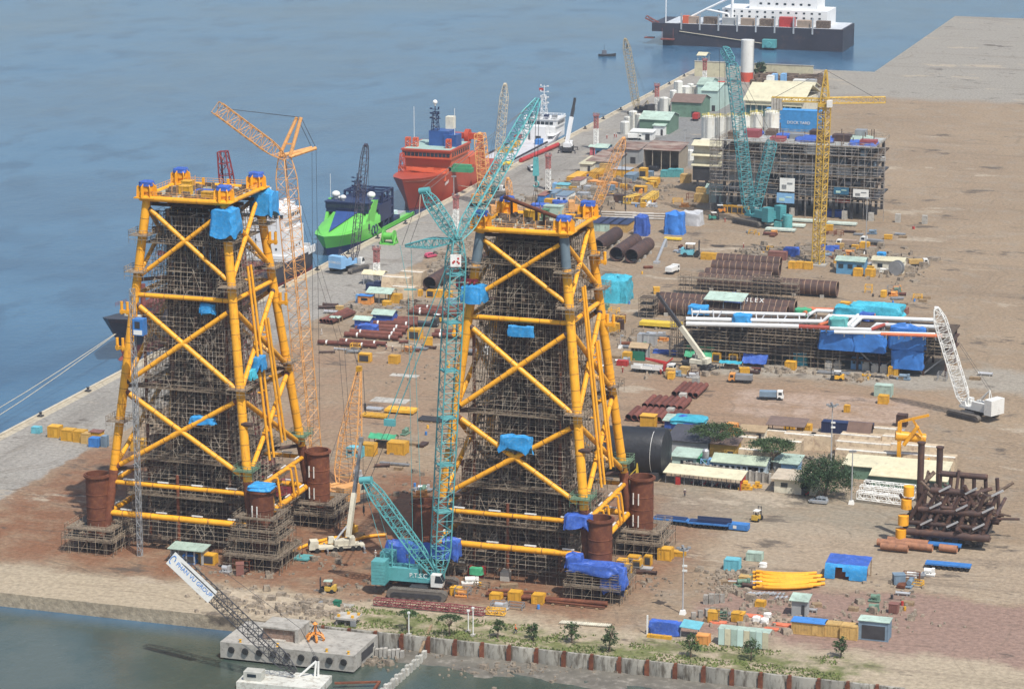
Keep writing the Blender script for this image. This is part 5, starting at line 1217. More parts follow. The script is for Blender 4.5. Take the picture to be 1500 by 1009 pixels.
def crate(px,py,w,d,h,m,label,group=None,cat='container',name='site_container',rz=0.0,roof=None,opening=False,z=0.0,win=0,stripes=False):
 p=at(px,py,z);b=V(p.x,p.y,z);t=thing(name,label,cat,b,rz,group);m=MATC.get(m,m);rm=MATC.get(roof,roof)or m
 mb=MB();mb.box(0,d/2,.12,w,d,h-.12);n=max(3,int(w/.55));
 for i in range(n):
  x=-w/2+w*(i+.5)/n
  if not opening:mb.box(x,-.03,.2,.16,.06,h-.4)
 nd=max(2,int(d/.55))
 for i in range(nd):
  y=d*(i+.5)/nd;mb.box(w/2+.03,y,.2,.06,.16,h-.4);mb.box(-w/2-.03,y,.2,.06,.16,h-.4)
 mb.build('body',m,t,local=True,smooth=0)
 fr=MB()
 for x in(-1,1):
  for y in(0,d):fr.box(x*(w/2-.02),y,0,.2,.2,h+.06)
 for y in(-.02,d+.02):fr.box(0,y,h-.1,w+.1,.14,.16);fr.box(0,y,.04,w+.1,.14,.16)
 fr.build('corner_frame',m,t,local=True,smooth=0)
 rf=MB();rf.box(0,d/2,h+.02,w+(.5 if roof else-.1),d+(.5 if roof else-.1),.12);rf.build('roof',rm,t,local=True,smooth=0)
 if opening:mb=MB();mb.box(0,-.05,.35,w*.78,.1,h*.7);mb.build('opening',BLKST,t,local=True,smooth=0)
 else:mb=MB();mb.box(w*.22,-.09,.2,min(1.1,w*.3),.06,min(2.0,h-.4));mb.build('door',m,t,local=True,smooth=0)
 for i in range(win):mb=MB();mb.box(-w/2+w*(i+.5)/max(win,1),-.09,h*.5,w/win*.5,.08,h*.28);mb.build('window',GLASS,t,local=True,smooth=0)
 return t
def shed(px,py,w,d,h,rise,wall,roof,label,cat='shed',name='shed',group=None,rz=0.0,ov=.5,open_front=False,mono=False,win=0,door=True,doorm=None,posts=0):
 b=at(px,py);t=thing(name,label,cat,b,rz,group);wall=MATC.get(wall,wall);roof=MATC.get(roof,roof)
 if posts:
  for i in range(posts):
   for y in(.15,d-.15):mb=MB();mb.box(-w/2+.15+(w-.3)*i/(posts-1),y,0,.18,.18,h);mb.build('post',wall,t,local=True)
 elif open_front:
  mb=MB();mb.box(0,d-.1,0,w,.2,h);mb.build('rear_wall',wall,t,local=True)
  for e in(-1,1):mb=MB();mb.box(e*(w/2-.1),d/2-.12,0,.2,d-.25,h);mb.build('side_wall',wall,t,local=True)
  for i in range(1,4):mb=MB();mb.box(-w/2+w*i/4,.2,0,.3,.3,h);mb.build('post',wall,t,local=True)
 else:
  mb=MB();mb.box(0,d/2,0,w,d,h)
  if not mono and rise:
   for e in(-1,1):mb.prism([(e*(w/2-.01),0,h),(e*(w/2-.01),d,h),(e*(w/2-.01),d/2,h+rise)],(-e*.2,0,0))
  mb.build('walls',wall,t,local=True)
 rf=MB();th=.16
 if mono:
  rf.prism([(-w/2-ov,-ov,h+.02),(w/2+ov,-ov,h+.02),(w/2+ov,d+ov,h+rise+.02),(-w/2-ov,d+ov,h+rise+.02)],(0,0,th))
  for i in range(int(w/.9)):x=-w/2+.9*i;rf.beam((x,-ov,h+th+.04),(x,d+ov,h+rise+th+.04),.08,.06)
 else:
  for a,c in((-ov,d/2),(d+ov,d/2)):
   z0=h-rise*ov/(d/2)+.02;y0=a;y1=c
   rf.prism([(-w/2-ov,y0,z0),(w/2+ov,y0,z0),(w/2+ov,y1,h+rise+.02),(-w/2-ov,y1,h+rise+.02)],(0,0,th))
   for i in range(int(w/.9)):x=-w/2+.9*i;rf.beam((x,y0,z0+th+.03),(x,y1,h+rise+th+.05),.08,.06)
 rf.build('roof',roof,t,local=True,smooth=0)
 if door and not open_front and not posts:mb=MB();mb.box(w*.28,-.06,0,min(3,w*.2),.1,min(2.6,h*.8));mb.build('door',doorm or BLKST,t,local=True)
 for i in range(win):mb=MB();mb.box(-w/2+w*(i+.5)/win,-.06,h*.45,min(1.6,w/win*.55),.1,h*.3);mb.build('window',GLASS,t,local=True)
 return t
def wrap(px,py,w,d,h,m,label,seed=1,rz=0.0,group=None,amp=.25,top=.12,z=0.0,name='tarpaulin',cat='tarpaulin',dy=None,lift=0,base=None):
 b=base or at(px,py,z);mb=MB();mb.drape((b.x,b.y+(d/2 if dy is None else dy),b.z),w,d,h,rz,seed,amp,48,top,.07,lift);return single(name,mb,m,label,cat,group,smooth=50)
def pipe_at(p0,p1,r,m,label,group,rings=0,z=None,hollow=True,cat='pipe',name='steel_pipe',ringm=None,n=20):
 a=Vector(p0);c=Vector(p1);a.z=c.z=(r+.3)if z is None else z;mid=(a+c)/2;t=thing(name,label,cat,V(mid.x,mid.y,0),0,group)
 mb=MB();(mb.pipe(a,c,r,max(.05,r*.04),n)if hollow else mb.tube(a,c,r,n));mb.build('shell',m,t)
 if rings:
  for i in range(rings+1):
   q=a.lerp(c,i/rings);d=(c-a).normalized()*.09;g_=MB();g_.pipe(q-d,q+d,r+.02+.004*(i%2),.05,n);g_.build('weld_seam',ringm or M('pale_weld_band',(.30,.20,.13),.6),t)
 return t
FX=V(1,0,0);QY=V(0,1,0)
def saddles(t,a,c,r,n=4):
 for i in range(n):
  q=Vector(a).lerp(Vector(c),(i+.5)/n);mb=MB();mb.box(q.x,q.y,0,1.2 if abs(c[0]-a[0])>abs(c[1]-a[1])else r*1.9,r*1.9 if abs(c[0]-a[0])>abs(c[1]-a[1])else 1.2,.62+r*.12);mb.build('saddle',GREYC,t)
G3='large brown tubulars behind the right jacket'
for(x,y,L,lab)in((868,372,24,'large brown tubular partly hidden behind the right jacket rear leg'),(896,383,24,'large brown tubular in the middle of the three right of the jacket'),(918,386,21,'large brown tubular nearest the grey inclined tube')):
 b=at(x,y)+V(1.5,0,0);t=pipe_at(b,b+QY*L,2.3,DKRUST,lab,G3,9,ringm=M('dark_weld_band',(.10,.06,.05),.6));saddles(t,b,b+QY*L,2.3,3)
for(x,y,L,lab)in((629,427,34,'large open brown tubular left of the teal crane mast'),(683,408,30,'large open brown tubular right of the teal crane mast')):
 b=at(x,y);t=pipe_at(b,b+QY*L,2.2,DKRUST,lab,'large brown tubulars by the quay road',10,ringm=M('dark_weld_band',()));saddles(t,b,b+QY*L,2.2,4)
G4='banded brown tubulars lying across the yard'
for(p,q_,r,rings,lab)in(((1022,424),(1228,434),2.4,22,'longest banded brown tubular with scaffolding round its middle'),((1040,403),(1145,404),2.1,11,'banded brown tubular in the middle of the upper stack'),((1049,392),(1145,395),2.1,10,'banded brown tubular at the back of the upper stack'),((1030,413),(1134,414),1.9,11,'banded brown tubular just behind the longest one'),((954,463),(1157,469),2.35,22,'banded brown tubular under the mint roofed shelter'),((963,453),(1168,461),2.3,22,'banded brown tubular with white chalk letters behind the sheltered one')):
 a=at(*p);c=at(*q_);a.y=c.y=(a.y+c.y)/2;t=pipe_at(a,c,r,DKRUST,lab,G4,rings);saddles(t,a,c,r,5)
a=at(1104,461);text_mesh('N L E X',1.9,V(a.x,at(1065,457).y-1.95,4.1),(1,0,0),(0,.5,.86)).xf().build('chalk_lettering',WHITE,t,smooth=0)
def scaffold_box(label,px,py,w,d,h,lv=3,group=None,step=1.8,m=None,boards=True):
 b=at(px,py);t=thing('scaffolding',label,'scaffolding',b,0,group);mb=MB();nx=max(2,int(w/step));ny=max(1,int(d/step))
 for i in range(nx+1):
  for j in range(ny+1):mb.tube((b.x-w/2+w*i/nx,b.y+d*j/ny,0),(b.x-w/2+w*i/nx,b.y+d*j/ny,h+1),.07,4,cap=False)
 for k in range(lv):
  z=h*(k+1)/lv
  for zz in(z,z+1,z-h/lv*.5):
   for j in range(ny+1):mb.tube((b.x-w/2,b.y+d*j/ny,zz),(b.x+w/2,b.y+d*j/ny,zz),.06,4,cap=False)
   for e in(-1,1):mb.tube((b.x+e*w/2,b.y,zz),(b.x+e*w/2,b.y+d,zz),.06,4,cap=False)
  for i in range(0,nx,3):mb.tube((b.x-w/2+w*i/nx,b.y,z-h/lv),(b.x-w/2+w*(i+1)/nx,b.y,z),.055,4,cap=False)
  if boards:bd=MB();bd.box(b.x,b.y+d/2,z-.1,w,d,.1);bd.build('platform',PLANK if k%2 else PLANKD,t,smooth=0)
 mb.build('tube_frame',m or SCAFD,t,kind='stuff',smooth=0);return t
scaffold_box('tube scaffolding round the middle of the longest banded tubular',1080,436,38,2.6,5.2,2);scaffold_box('scaffold tower beside the end of the longest banded tubular',1122,438,9,2.4,6,3);scaffold_box('scaffold tower at the left end of the sheltered tubulars',947,466,5,5,6,3)
shed(1059,470,11,7,6.2,.9,MATC['G'],MINT,'mint roofed shelter straddling the banded tubular','shelter','shelter',mono=True,posts=3);wrap(1073,456,5,3,4.5,TARPD,'blue sheet hung at the side of the mint roofed shelter',31,z=1)
GP='red brown pipes stacked on the left of the yard'
def pr(x0,y0,x1,y1,r,lab,g_,m=RUSTP,z=None,bands=2,name='steel_pipe'):
 a=at(x0,y0);c=at(x1,y1);t=pipe_at(a,c,r,m,lab,g_,0,z,True,n=14);a.z=c.z=(r+.3)if z is None else z
 for i in range(bands):q=a.lerp(c,.12+.6*i+.03*((x0+y0)%5));d=(c-a).normalized()*.25;mb=MB();mb.pipe(q-d,q+d,r+.02,.04,14);mb.build('white_band',WHITE,t)
 for i in range(4):q=a.lerp(c,(i+.5)/4);mb=MB();mb.box(q.x,q.y,0,.5,1.6,.3 if z is None else max(.1,z-r));mb.build('sleeper',WOOD,t)
pr(466,505,552,511,.62,'front red brown pipe of the pair nearest the left jacket',GP);pr(498,503,566,508,.62,'rear red brown pipe of the pair nearest the left jacket',GP)
for i in range(5):pr(505+i*8,494-i*4.2,584+i*5.5,500-i*5.0,.72,'red brown pipe in the broad rack with blue tents at its end',GP+' in the broad rack',bands=2)
for i in range(3):pr(566+i*3,478-i*3.4,612,479-i*3.4,.75,'red brown pipe in the short stack behind the blue tents',GP+' behind the tents',bands=0)
for i in range(3):pr(598+i*6,461-i*3.6,672+i*4,466-i*4,.68,'red brown pipe in the stack behind the teal crane mast',GP+' behind the crane',bands=1)
for i in range(2):pr(633+i*4,495-i*5,690,497-i*5,.7,'red brown pipe lying at the foot of the right jacket rear',GP+' by the jacket',bands=1)
GS='rusty pipe rows with open ends facing the viewer'
def row_up(x,y,n,L,r,dx,lab,g_,lay=2):
 for i in range(n):
  b=at(x,y)+V(i*r*2.06,0,0);pipe_at(b,b+QY*L,r,RUSTP,lab,g_,n=14)
 for i in range(n-1 if lay>1 else 0):
  b=at(x,y)+V((i+.5)*r*2.06,0,0);pipe_at(b,b+QY*(L*.97),r,RUSTP,lab,g_,z=r*2.75+.3,n=14)
row_up(987,582,5,12,.72,0,'rusty open ended pipe in the small farthest row',GS+' far',1);row_up(944,600,7,10,.78,0,'rusty open ended pipe in the middle row by the right jacket',GS+' middle',1);row_up(920,617,9,10,.8,0,'rusty open ended pipe in the nearest row by the right jacket',GS+' near',1)
for px,py,lab in((1018,566,'concrete stop block at the far rusty pipe row'),(999,590,'concrete stop block at the middle rusty pipe row'),(981,612,'concrete stop block at the near rusty pipe row')):
 b=at(px,py);mb=MB();mb.box(b.x,b.y+1,0,1.8,2.2,2.4);single('concrete_block',mb,GREYC,lab,'block')
Yg='yellow site boxes'
for(px,py,w,d,h,m,lab,kw)in((725,879,2.4,1.8,1.3,'Y','low yellow box at the left end of the rusty pipes on the red earth',{}),(753,881,2.6,2,2.0,'Y','middle yellow box leaning against the rusty pipes on the red earth',{}),(787,885,2.4,2,2.0,'Y','right hand yellow box in front of the rusty pipes on the red earth',{}),(910,838,2.2,2,2.6,'Y','yellow cage left of the row beside the blue tarped can',dict(opening=True)),(917,842,2,1.6,2.2,'Y','small open yellow cage by the blue tarped can',dict(opening=True)),(927,834,2.6,2,2.8,'Y','taller yellow cage behind the small open one',dict(opening=True)),(932,836,1.8,1.6,2.4,'Y','narrow yellow cage next to the taller cage',dict(opening=True)),(948,829,1.5,1.4,2.2,'Y','single yellow cage left of the big yellow box',dict(opening=True)),(973,821,3.0,2.4,2.6,'Y','big yellow box by the rear right scaffold of the right jacket',{}),(991,815,3.4,1.6,1.0,'Y','low yellow tray right of the big yellow box',{}),(904,868,1.8,1.5,3.6,'Y','yellow ladder box at the right end of the blue tarped can scaffold',dict(opening=True)),(913,872,1.3,1.2,.9,'T','little tan box on the red earth below the blue tarped can',{}),(346,831,1.5,1.4,1.4,'Y','small yellow box left of the stepped scaffold of the left jacket',{}),(304,827,3.2,2,2.2,'Y','yellow cage right of the blue lined one under the left jacket',dict(opening=True)),(277,826,2.8,2,2.0,'B','blue lined cage under the green roofed shelter',dict(opening=True)),(422,812,1.8,1.4,2.2,'Y','yellow box at the right corner of the left stepped scaffold',{}),(536,668,4.2,2.6,3.0,'Y','yellow box at the left end of the green sheeted machine',{}),(580,666,4.6,3,3.0,'Y','yellow box at the right end of the green sheeted machine',{}),(518,671,3.8,2.4,2.6,'C','light blue generator box left of the green sheeted machine',dict(win=2)),(533,531,3.4,2,2.4,'Y','yellow machine box with a dark window behind the orange boom tip',dict(opening=True)),(576,533,2.8,2,2.2,'Y','single yellow box on the bare ground left of the teal crane',{}),(606,498,3.6,3,3.0,'Y','yellow machine at the end of the broad pipe rack',dict(opening=True)),(577,444,3.8,2.4,2.6,'Y','yellow box between the mint canopy and the concrete blocks',{}),(534,446,4.2,2.6,2.6,'O','orange hut with a blue roof left of the mint canopy',dict(roof='B',win=1)),(610,434,2.8,2,1.8,'Y','yellow box just left of the large open tubular mouth',{}),(630,436,2.4,2,2.2,'Y','yellow box right in front of the large open tubular mouth',dict(opening=True)),(642,436,2.6,2,2.2,'Y','yellow box right of the large open tubular mouth',{}),(655,437,2.4,2,2.0,'Y','yellow box next to the teal crane mast in the mid yard',{}),(524,444,1.2,1,2.6,'L','narrow pale blue cabinet beside the orange hut',{}),(78,641,3.0,2.6,2.8,'Y','leftmost yellow container of the row near the quay edge',{}),(98,646,3.2,2.6,2.8,'Y','second yellow container of the row near the quay edge',{}),(115,648,2.8,2.6,2.8,'Y','third yellow container of the row near the quay edge',{}),(125,650,2.2,2.4,2.6,'T','fourth container of the row near the quay edge',{}),(139,649,2.8,2.4,2.8,'Y','yellow container with a brown roof behind the blue box',dict(roof='P')),(137,655,2.6,2.2,2.2,'B','bright blue box at the end of the yellow row near the quay edge',{}),(152,655,1.4,1.4,2.8,'G','grey cabinet next to the bright blue box',{}),(205,662,5,2.4,3,'Y','yellow container seen through the lower left jacket',{}),(52,635,2.2,1.6,1.6,'C','cyan skip near the quay edge at the far left',{}),(948,631,3.6,2.8,3.8,'Y','tall yellow box beside the blue roofed cabin by the right jacket',dict(roof='Y')),(1049,530,2.2,2,2.4,'Y','yellow cage left of three under the pipe rack',dict(opening=True)),(1074,531,2.4,2,2.4,'Y','yellow cage in the middle of three under the pipe rack',dict(opening=True)),(1090,531,2.2,2,2.4,'Y','yellow cage right of three under the pipe rack',dict(opening=True)),(1157,542,2.9,2.2,2.2,'Y','yellow box on open ground before the teal topped hut',{}),(1201,528,2.6,2,2.4,'T','tan box in the shade under the pipe rack',{}),(1308,550,2.6,2.2,2.4,'Y','yellow box right of the white and blue toilets',{}),(1255,541,3.2,2.2,3.2,'L','white and blue toilet cabin under the pipe rack',dict(win=2)),(1322,537,2.2,2,3,'M','left green bin under the blue sheeted end of the rack',{}),(1339,537,2.2,2,3,'M','right green bin under the blue sheeted end of the rack',{}),(918,529,2.4,2,2.4,'Y','yellow box left of the booth with the green curtain',{}),(899,487,3.0,2.2,2.6,'Y','yellow box behind the right jacket near the brown drum',{}),(908,486,1.6,1.6,3.4,'D','tall brown drum box behind the right jacket',{}),(941,508,3,2.4,3.6,'S','left silver tank box behind the booth',{}),(952,507,3,2.4,3.6,'S','right silver tank box behind the booth',{}),(911,536,3,1.4,1.4,'R','small red skid left of the white truck',{}),(1237,452,3,2,1.8,'Y','left yellow box behind the cyan sheeted pipework',{}),(1256,452,3,2,1.8,'Y','right yellow box behind the cyan sheeted pipework',{}),(1304,456,3,2,1.8,'Y','yellow box on the ground right of the cyan sheeted pipework',{}),(1160,394,2.4,2,2.2,'Y','first of three yellow boxes at the foot of the tower crane',{}),(1171,394,2.4,2,2.2,'Y','second of three yellow boxes at the foot of the tower crane',{}),(1183,395,2.6,2,2.2,'Y','third of three yellow boxes at the foot of the tower crane',{}),(1138,381,6,2.6,2.6,'P','dull red container behind the upper tubular stack',{}),(1227,392,2.6,2,2.4,'Y','yellow box left of the blue walled workshop',{}),(1256,405,2.8,2,2.4,'Y','yellow box in front of the blue walled workshop',{}),(1274,406,3,2,2.4,'Y','yellow box right of the blue walled workshop front',{}),(1266,366,3,2,2.4,'Y','yellow box near the grey light pole',{}),(1033,289,7,2.6,3.2,'T','long tan container left of the small mint shed',{}),(1061,312,2.2,2,2.6,'Y','yellow windowed cage 1st from the mint shed',dict(opening=True)),(1068,312,2.2,2,2.6,'Y','yellow windowed cage 2nd from the mint shed',dict(opening=True)),(1076,313,2.2,2,2.6,'Y','yellow windowed cage 3rd from the mint shed',dict(opening=True)),(1084,313,2.2,2,2.6,'Y','yellow windowed cage 4th from the mint shed',dict(opening=True)),(1091,314,2.2,2,2.6,'Y','yellow windowed cage behind the teal crane foot',dict(opening=True)),(1141,333,3.4,2,1.8,'E','low teal box beside the round teal counterweight',{}),(1240,636,13,2.6,2.8,'N','long dark blue container behind the tan concrete blocks',{}),(1071,637,2.8,2,2.8,'O','orange box left of the tan gabled hut',{}),(1177,640,3.4,2.4,3,'Y','yellow box behind the tan concrete blocks',{}),(1155,634,2.4,2,2.4,'Y','yellow box behind the brown skeletal canopy',{}),(1293,581,4.6,2.6,3.0,'M','mint hut on the red hard standing',{}),(1293,592,2.6,2,2.2,'Y','yellow box in front of the mint hut on the hard standing',{}),(1240,604,1.4,1.2,1.8,'Y','tiny yellow stand on the pale slab',{}),(1071,836,3.2,2.4,2.4,'C','cyan box at the left end of the yellow pipe bundle',dict(opening=False)),(1104,822,3.4,2,1.8,'M','mint box on the sandy ground behind the yellow pipes',{}),(1113,889,2.0,1.4,1.2,'Y','small yellow tank alone on the mauve ground',{}),(1183,930,6.6,3,2.6,'T','long tan cabin with a blue topped wall',dict(roof='B')),(1219,933,3.4,2.6,2.6,'T','tan cabin between the long one and the doored one',{}),(1243,937,3.4,2.6,2.8,'T','tan cabin with a dark door beside the barred pen',dict(opening=False)),(1028,944,2.6,2,1.8,'O','orange stack of boxes right of the blue tarp shelter',{}),(1279,938,6.0,3.2,4.0,'G','dark barred pen with a pale roof',dict(opening=True,roof='M')),(1320,625,2.6,2.2,3,'D','dark rusty box left of the yellow bracket frame',{})):
 crate(px,py,w,d,h,m,lab,Yg if m=='Y' else None,**kw)
u2=lambda u,v:(780+u/5.77,200+v/5.77)
for(u,v,w,d,h,m,lab,kw)in((338,405,4.5,14,2.6,'Y','long yellow container beside the white container in the equipment park',{}),(365,440,3.6,8,3.0,'W','white container with a brown roof in the equipment park',dict(roof='P')),(250,465,4.6,5,2.4,'M','mint container with a cream roof at the park edge',dict(roof='C')),(75,565,2.6,9,2.8,'B','blue container at the left edge of the equipment park',dict(roof='P')),(150,545,3.4,9,2.8,'G','blue grey container beside the white gabled one',{}),(245,575,4.2,10,3.2,'W','white gabled container with a dark roof',dict(roof='G',win=2)),(300,560,2,6,2.6,'W','narrow white cabinet beside the gabled container',{}),(150,575,4.4,2.4,1.8,'Y','low yellow box in front of the blue grey container',{}),(185,440,1.5,3,1.8,'L','small pale blue box at the park edge',{}),(520,372,4,9,3.2,'Y','yellow container under the orange boom',{}),(610,300,4,12,3.0,'T','ochre container leaning up to the brown shed',{}),(750,360,6.6,6,3.6,'Y','wide yellow container with a grey roof in the park middle',dict(roof='S')),(815,390,3.8,8,2.8,'G','blue grey container next to the wide yellow one',{}),(930,365,2.8,3,4.2,'Y','tall yellow machine box in the equipment park',dict(opening=True)),(985,345,2.2,3,2.0,'G','small grey box beside the tall yellow machine',{}),(1110,345,2.6,3,2.4,'E','left of three teal boxes before the rusty shed',{}),(1170,345,2.7,3,2.9,'E','middle of three teal boxes before the rusty shed',{}),(1230,345,2.7,3,2.9,'E','right of three teal boxes before the rusty shed',{}),(1287,395,3.6,3,3.2,'T','single tan box beside the scaffolded module',{}),(640,560,3.2,3,2.6,'D','brown frame box in front of the park',{}),(720,560,4.2,3,2.6,'D','wide brown frame box in front of the park',{}),(580,540,2.4,2,1.6,'Y','small yellow box behind the brown frame boxes',{}),(480,470,4.6,3,2,'S','pale grey skid in the park middle',{}),(420,530,4.6,3,2.2,'S','pale pipe rack skid left of the orange boom foot',{}),(520,415,5,4,1.6,'O','orange tray under the orange boom',{}),(660,470,2.4,2,2.4,'G','grey tank skid in the park middle',{}),(1010,430,3.6,5,3,'Y','yellow box right of the yellow machinery',{}),(905,475,4.5,3,2.2,'Y','yellow machinery skid on the right of the park',dict(opening=True)),(700,430,5,3,1.6,'O','orange spreader in the park middle',{}),(575,440,3,3,2.4,'O','orange winch box beside the orange boom',{}),(1425,560,5.2,3,3,'T','tan container by the black module legs',{}),(150,660,3,2,1.8,'O','orange box behind the right jacket top',{})):
 p=u2(u,v);crate(p[0],p[1],w,d,h,m,lab,'mixed containers in the equipment park',**kw)
for i in range(4):
 p=(873+i*13,339);crate(p[0],p[1]+i*.6,3.2,12,2.8,'M' if i<2 else 'T','slate roofed container number %s in the row behind the tubulars'%('one','two','three','four')[i],'slate roofed containers in a row',roof='N')
def truss_flat(px0,py0,px1,py1,w,h,m,label,name='boom_section',cat='truss',bays=None,z=.4,rc=.12,group=None):
 a=at(px0,py0);c=at(px1,py1);a.z=c.z=z+h/2;mb=MB();L=(c-a).length;mb.lattice(a,c,w,h,bays or max(3,int(L/1.6)),rc,rc*.6);return single(name,mb,m,label,cat,group,smooth=0)
truss_flat(549,886,658,896,1.6,1.1,M('maroon_truss',(.20,.045,.05),.6),'long maroon lattice section in front of the teal crane tracks');truss_flat(655,895,710,902,1.6,1.1,M('maroon_truss',()),'short maroon lattice section right of the long one');truss_flat(713,900,740,902,1.4,1.1,YELD,'yellow lattice section right of the maroon ones')
for(u0,v0,u1,v1,lab)in((940,590,1040,520,'yellow lattice section at the right of the equipment park'),(790,575,900,545,'yellow lattice section left of the other in the equipment park'),(930,400,1030,440,'yellow boom section behind the yellow machinery')):
 p,q_=u2(u0,v0),u2(u1,v1);truss_flat(p[0],p[1],q_[0],q_[1],2.4,2.2,YCRANE,lab,rc=.2)
for i in range(9):
 u=545+(i%3)*150;v=645+i*7;p,q_=u2(u,v),u2(u+330,v+6);a,c=at(*p),at(*q_);pipe_at(a,c,.28,M('pale_pipe',(.42,.39,.35),.5),'pale thin pipe lying in rows before the slate roofed containers','pale thin pipes on the ground',z=.35,n=8)
def flat(px,py,w,d,h,m,label,rz=0,name='steel_mat',cat='mat',legs=True,group=None):
 b=at(px,py);t=thing(name,label,cat,b,rz,group);mb=MB();mb.box(0,d/2,h*.4 if legs else 0,w,d,h*.6 if legs else h);
 for i in range(int(w/1.4)):mb.box(-w/2+.7+1.4*i,d/2,h,.12,d*.96,.08)
 mb.build('top',m,t,local=True,smooth=0)
 if legs:
  for x in(-.4,0,.4):lg=MB();lg.box(w*x,d/2,0,.4,d*.9,h*.4);lg.build('bearer',WOOD,t,local=True)
for(px,py,w,d,h,m,lab)in((546,613,7,3.4,.8,YELD,'yellow steel mat left of the frame stack'),(584,607,8,4,1.2,YELD,'yellow frame stack left of the dark pipes'),(546,602,4.5,2.5,.6,SILV,'white steel tray behind the yellow mat'),(966,482,12.4,3.6,1.8,M('bright_yellow',()),'bright yellow beam stack left of the pipe rack'),(985,353,6,1.6,1.0,M('bright_yellow',()),'bright yellow beam on the ground before the blue wrapped loads'),(1165,327,0.1,.1,.1,WHITE,''),(567,590,10,5,.1,GREYC,'pale concrete slab on the ground beside the orange boom'),(590,552,8,3,.1,GREYC,'small pale slab right of the orange boom tip'),(577,682,7.6,1.0,.6,STEELG,'grey steel beam before the green sheeted machine'),(440,822,3.4,3.6,.6,TEAL,'stack of teal plates right of the left stepped scaffold'),(500,889,4.4,2,.25,GREYC,'pale slab beside the sandy mound'),(477,885,3.4,1.4,.3,STEELG,'grey slab beside the sandy mound'),(1294,554,11,.8,.4,BLKST,'long dark beam on the ground before the toilets'),(1220,549,9,2.2,.6,STEELG,'grey flat rack before the concrete blocks'),(1267,552,3,1,.6,YELD,'small yellow bar left of the long dark beam')):
 if lab:flat(px,py,w,d,h,m,lab,legs=h>.3)
for i,(px,py,w)in enumerate(((1150,333,26),(1165,326,34),(1232,331,20),(1090+52,340,20))):
 flat(px,py,w*.52,3.2,1.0,M('pale_mint_panel',(.55,.62,.55),.6),('pale mint panel stack in front of the others by the teal crane','longest pale mint panel stack behind the front one','pale mint panel stack right of the tower crane','small pale mint panel stack nearest the viewer')[i],name='panel_stack',cat='panel stack')
for i in range(4):pr(612+i*2,617-i*1.6,668,622-i*1.6,.3,'dark pipe in the bundle right of the yellow frame stack','dark pipes by the yellow frames',BLKST,.5,0)
for i in range(3):
 a=at(438+i*17,803+i*1.5,.4);c=at(500+i*8,786+i*2,.4);mid=(a+c)/2+V(-1.6,1.4,0);mb=MB();pts=[a*(1-s_)**2+mid*2*s_*(1-s_)+c*s_**2 for s_ in[k/8 for k in range(9)]];mb.path(pts,.38,12);single('bent_pipe',mb,YEL,'bent yellow pipe in the set of three by the cream truck crane','pipe','bent yellow pipes')
a,m_,c=at(506,798,.5),at(530,783,.5),at(566,783,.5);mb=MB();mb.path([a*(1-s_)**2+m_*2*s_*(1-s_)+c*s_**2 for s_ in[k/8 for k in range(9)]],.38,12);single('bent_pipe',mb,YEL,'single bent yellow pipe right of the cream truck crane','pipe')
for i in range(18):
 a=at(1103+(i%4)*5,860-i*1.4,.4+.4*(i%2));c=at(1184+(i%5)*6,859-i*1.2,.4+.4*(i%2));m_=(a+c)/2+V(0,-2.2,0);mb=MB();mb.path([a*(1-s_)**2+m_*2*s_*(1-s_)+c*s_**2 for s_ in[k/8 for k in range(9)]],.34,10);single('bent_pipe',mb,YEL,'gently curved yellow pipe in the bundle on the mauve ground','pipe','curved yellow pipe bundle')
for i in range(6):a=at(1064+i*2.6,852,.6);pipe_at(a,a+V(5.5,1.5,0),.16,SILV,'thin silver tube in the bundle left of the yellow pipes','silver tube bundle',z=.5+.3*(i%2),n=8)
for i in range(18):a=at(1093+i*3.3,871-(i%2)*1+(6 if i>11 and i%2 else 0),.3);mb=MB();mb.tube((a.x,a.y,.35),(a.x+.3,a.y+1.2,.35),.26,8);single('pipe_roller',mb,SILV,'small pale roller in the row under the yellow pipe bundle','roller','pale rollers on the mauve ground')
for i in range(27):a=at(820+i*2.75,911+i*.2,.3);mb=MB();mb.tube((a.x,a.y-.5,.32),(a.x+.2,a.y+.7,.32),.13,8);mb.tube((a.x+.2,a.y+.7,.32),(a.x+.25,a.y+1.0,.32),.17,8);single('pipe_roller',mb,CRMW,'cream roller in the long row at the edge of the red earth','roller','cream rollers in a long row')
for(x0,y0,x1,y1,r,lab)in((712,874,790,878,.42,'rusty pipe behind the yellow boxes on the red earth'),(760,879,890,889,.5,'longest rusty pipe on the red earth in the foreground'),(715,868,786,871,.3,'thin rusty pipe at the back of the foreground pipes'),(800,884,886,893,.25,'thin rusty pipe at the front of the foreground pipes')):pr(x0,y0,x1,y1,r,lab,'rusty pipes on the red earth',RUST,None,0)
a=at(962,386,0);b2=at(975,362,0);mb=MB();mb.tube(a+V(0,0,.8),b2+V(0,0,2.6),.5,12);mb.box(a.x,a.y,0,2,2,.7);mb.box(b2.x,b2.y,0,1,1,2.2);single('inclined_tube',mb,SILV,'grey inclined tube right of the three large tubulars','tube')
u1=lambda u,v:(840+u/3.3636,v/3.3636)
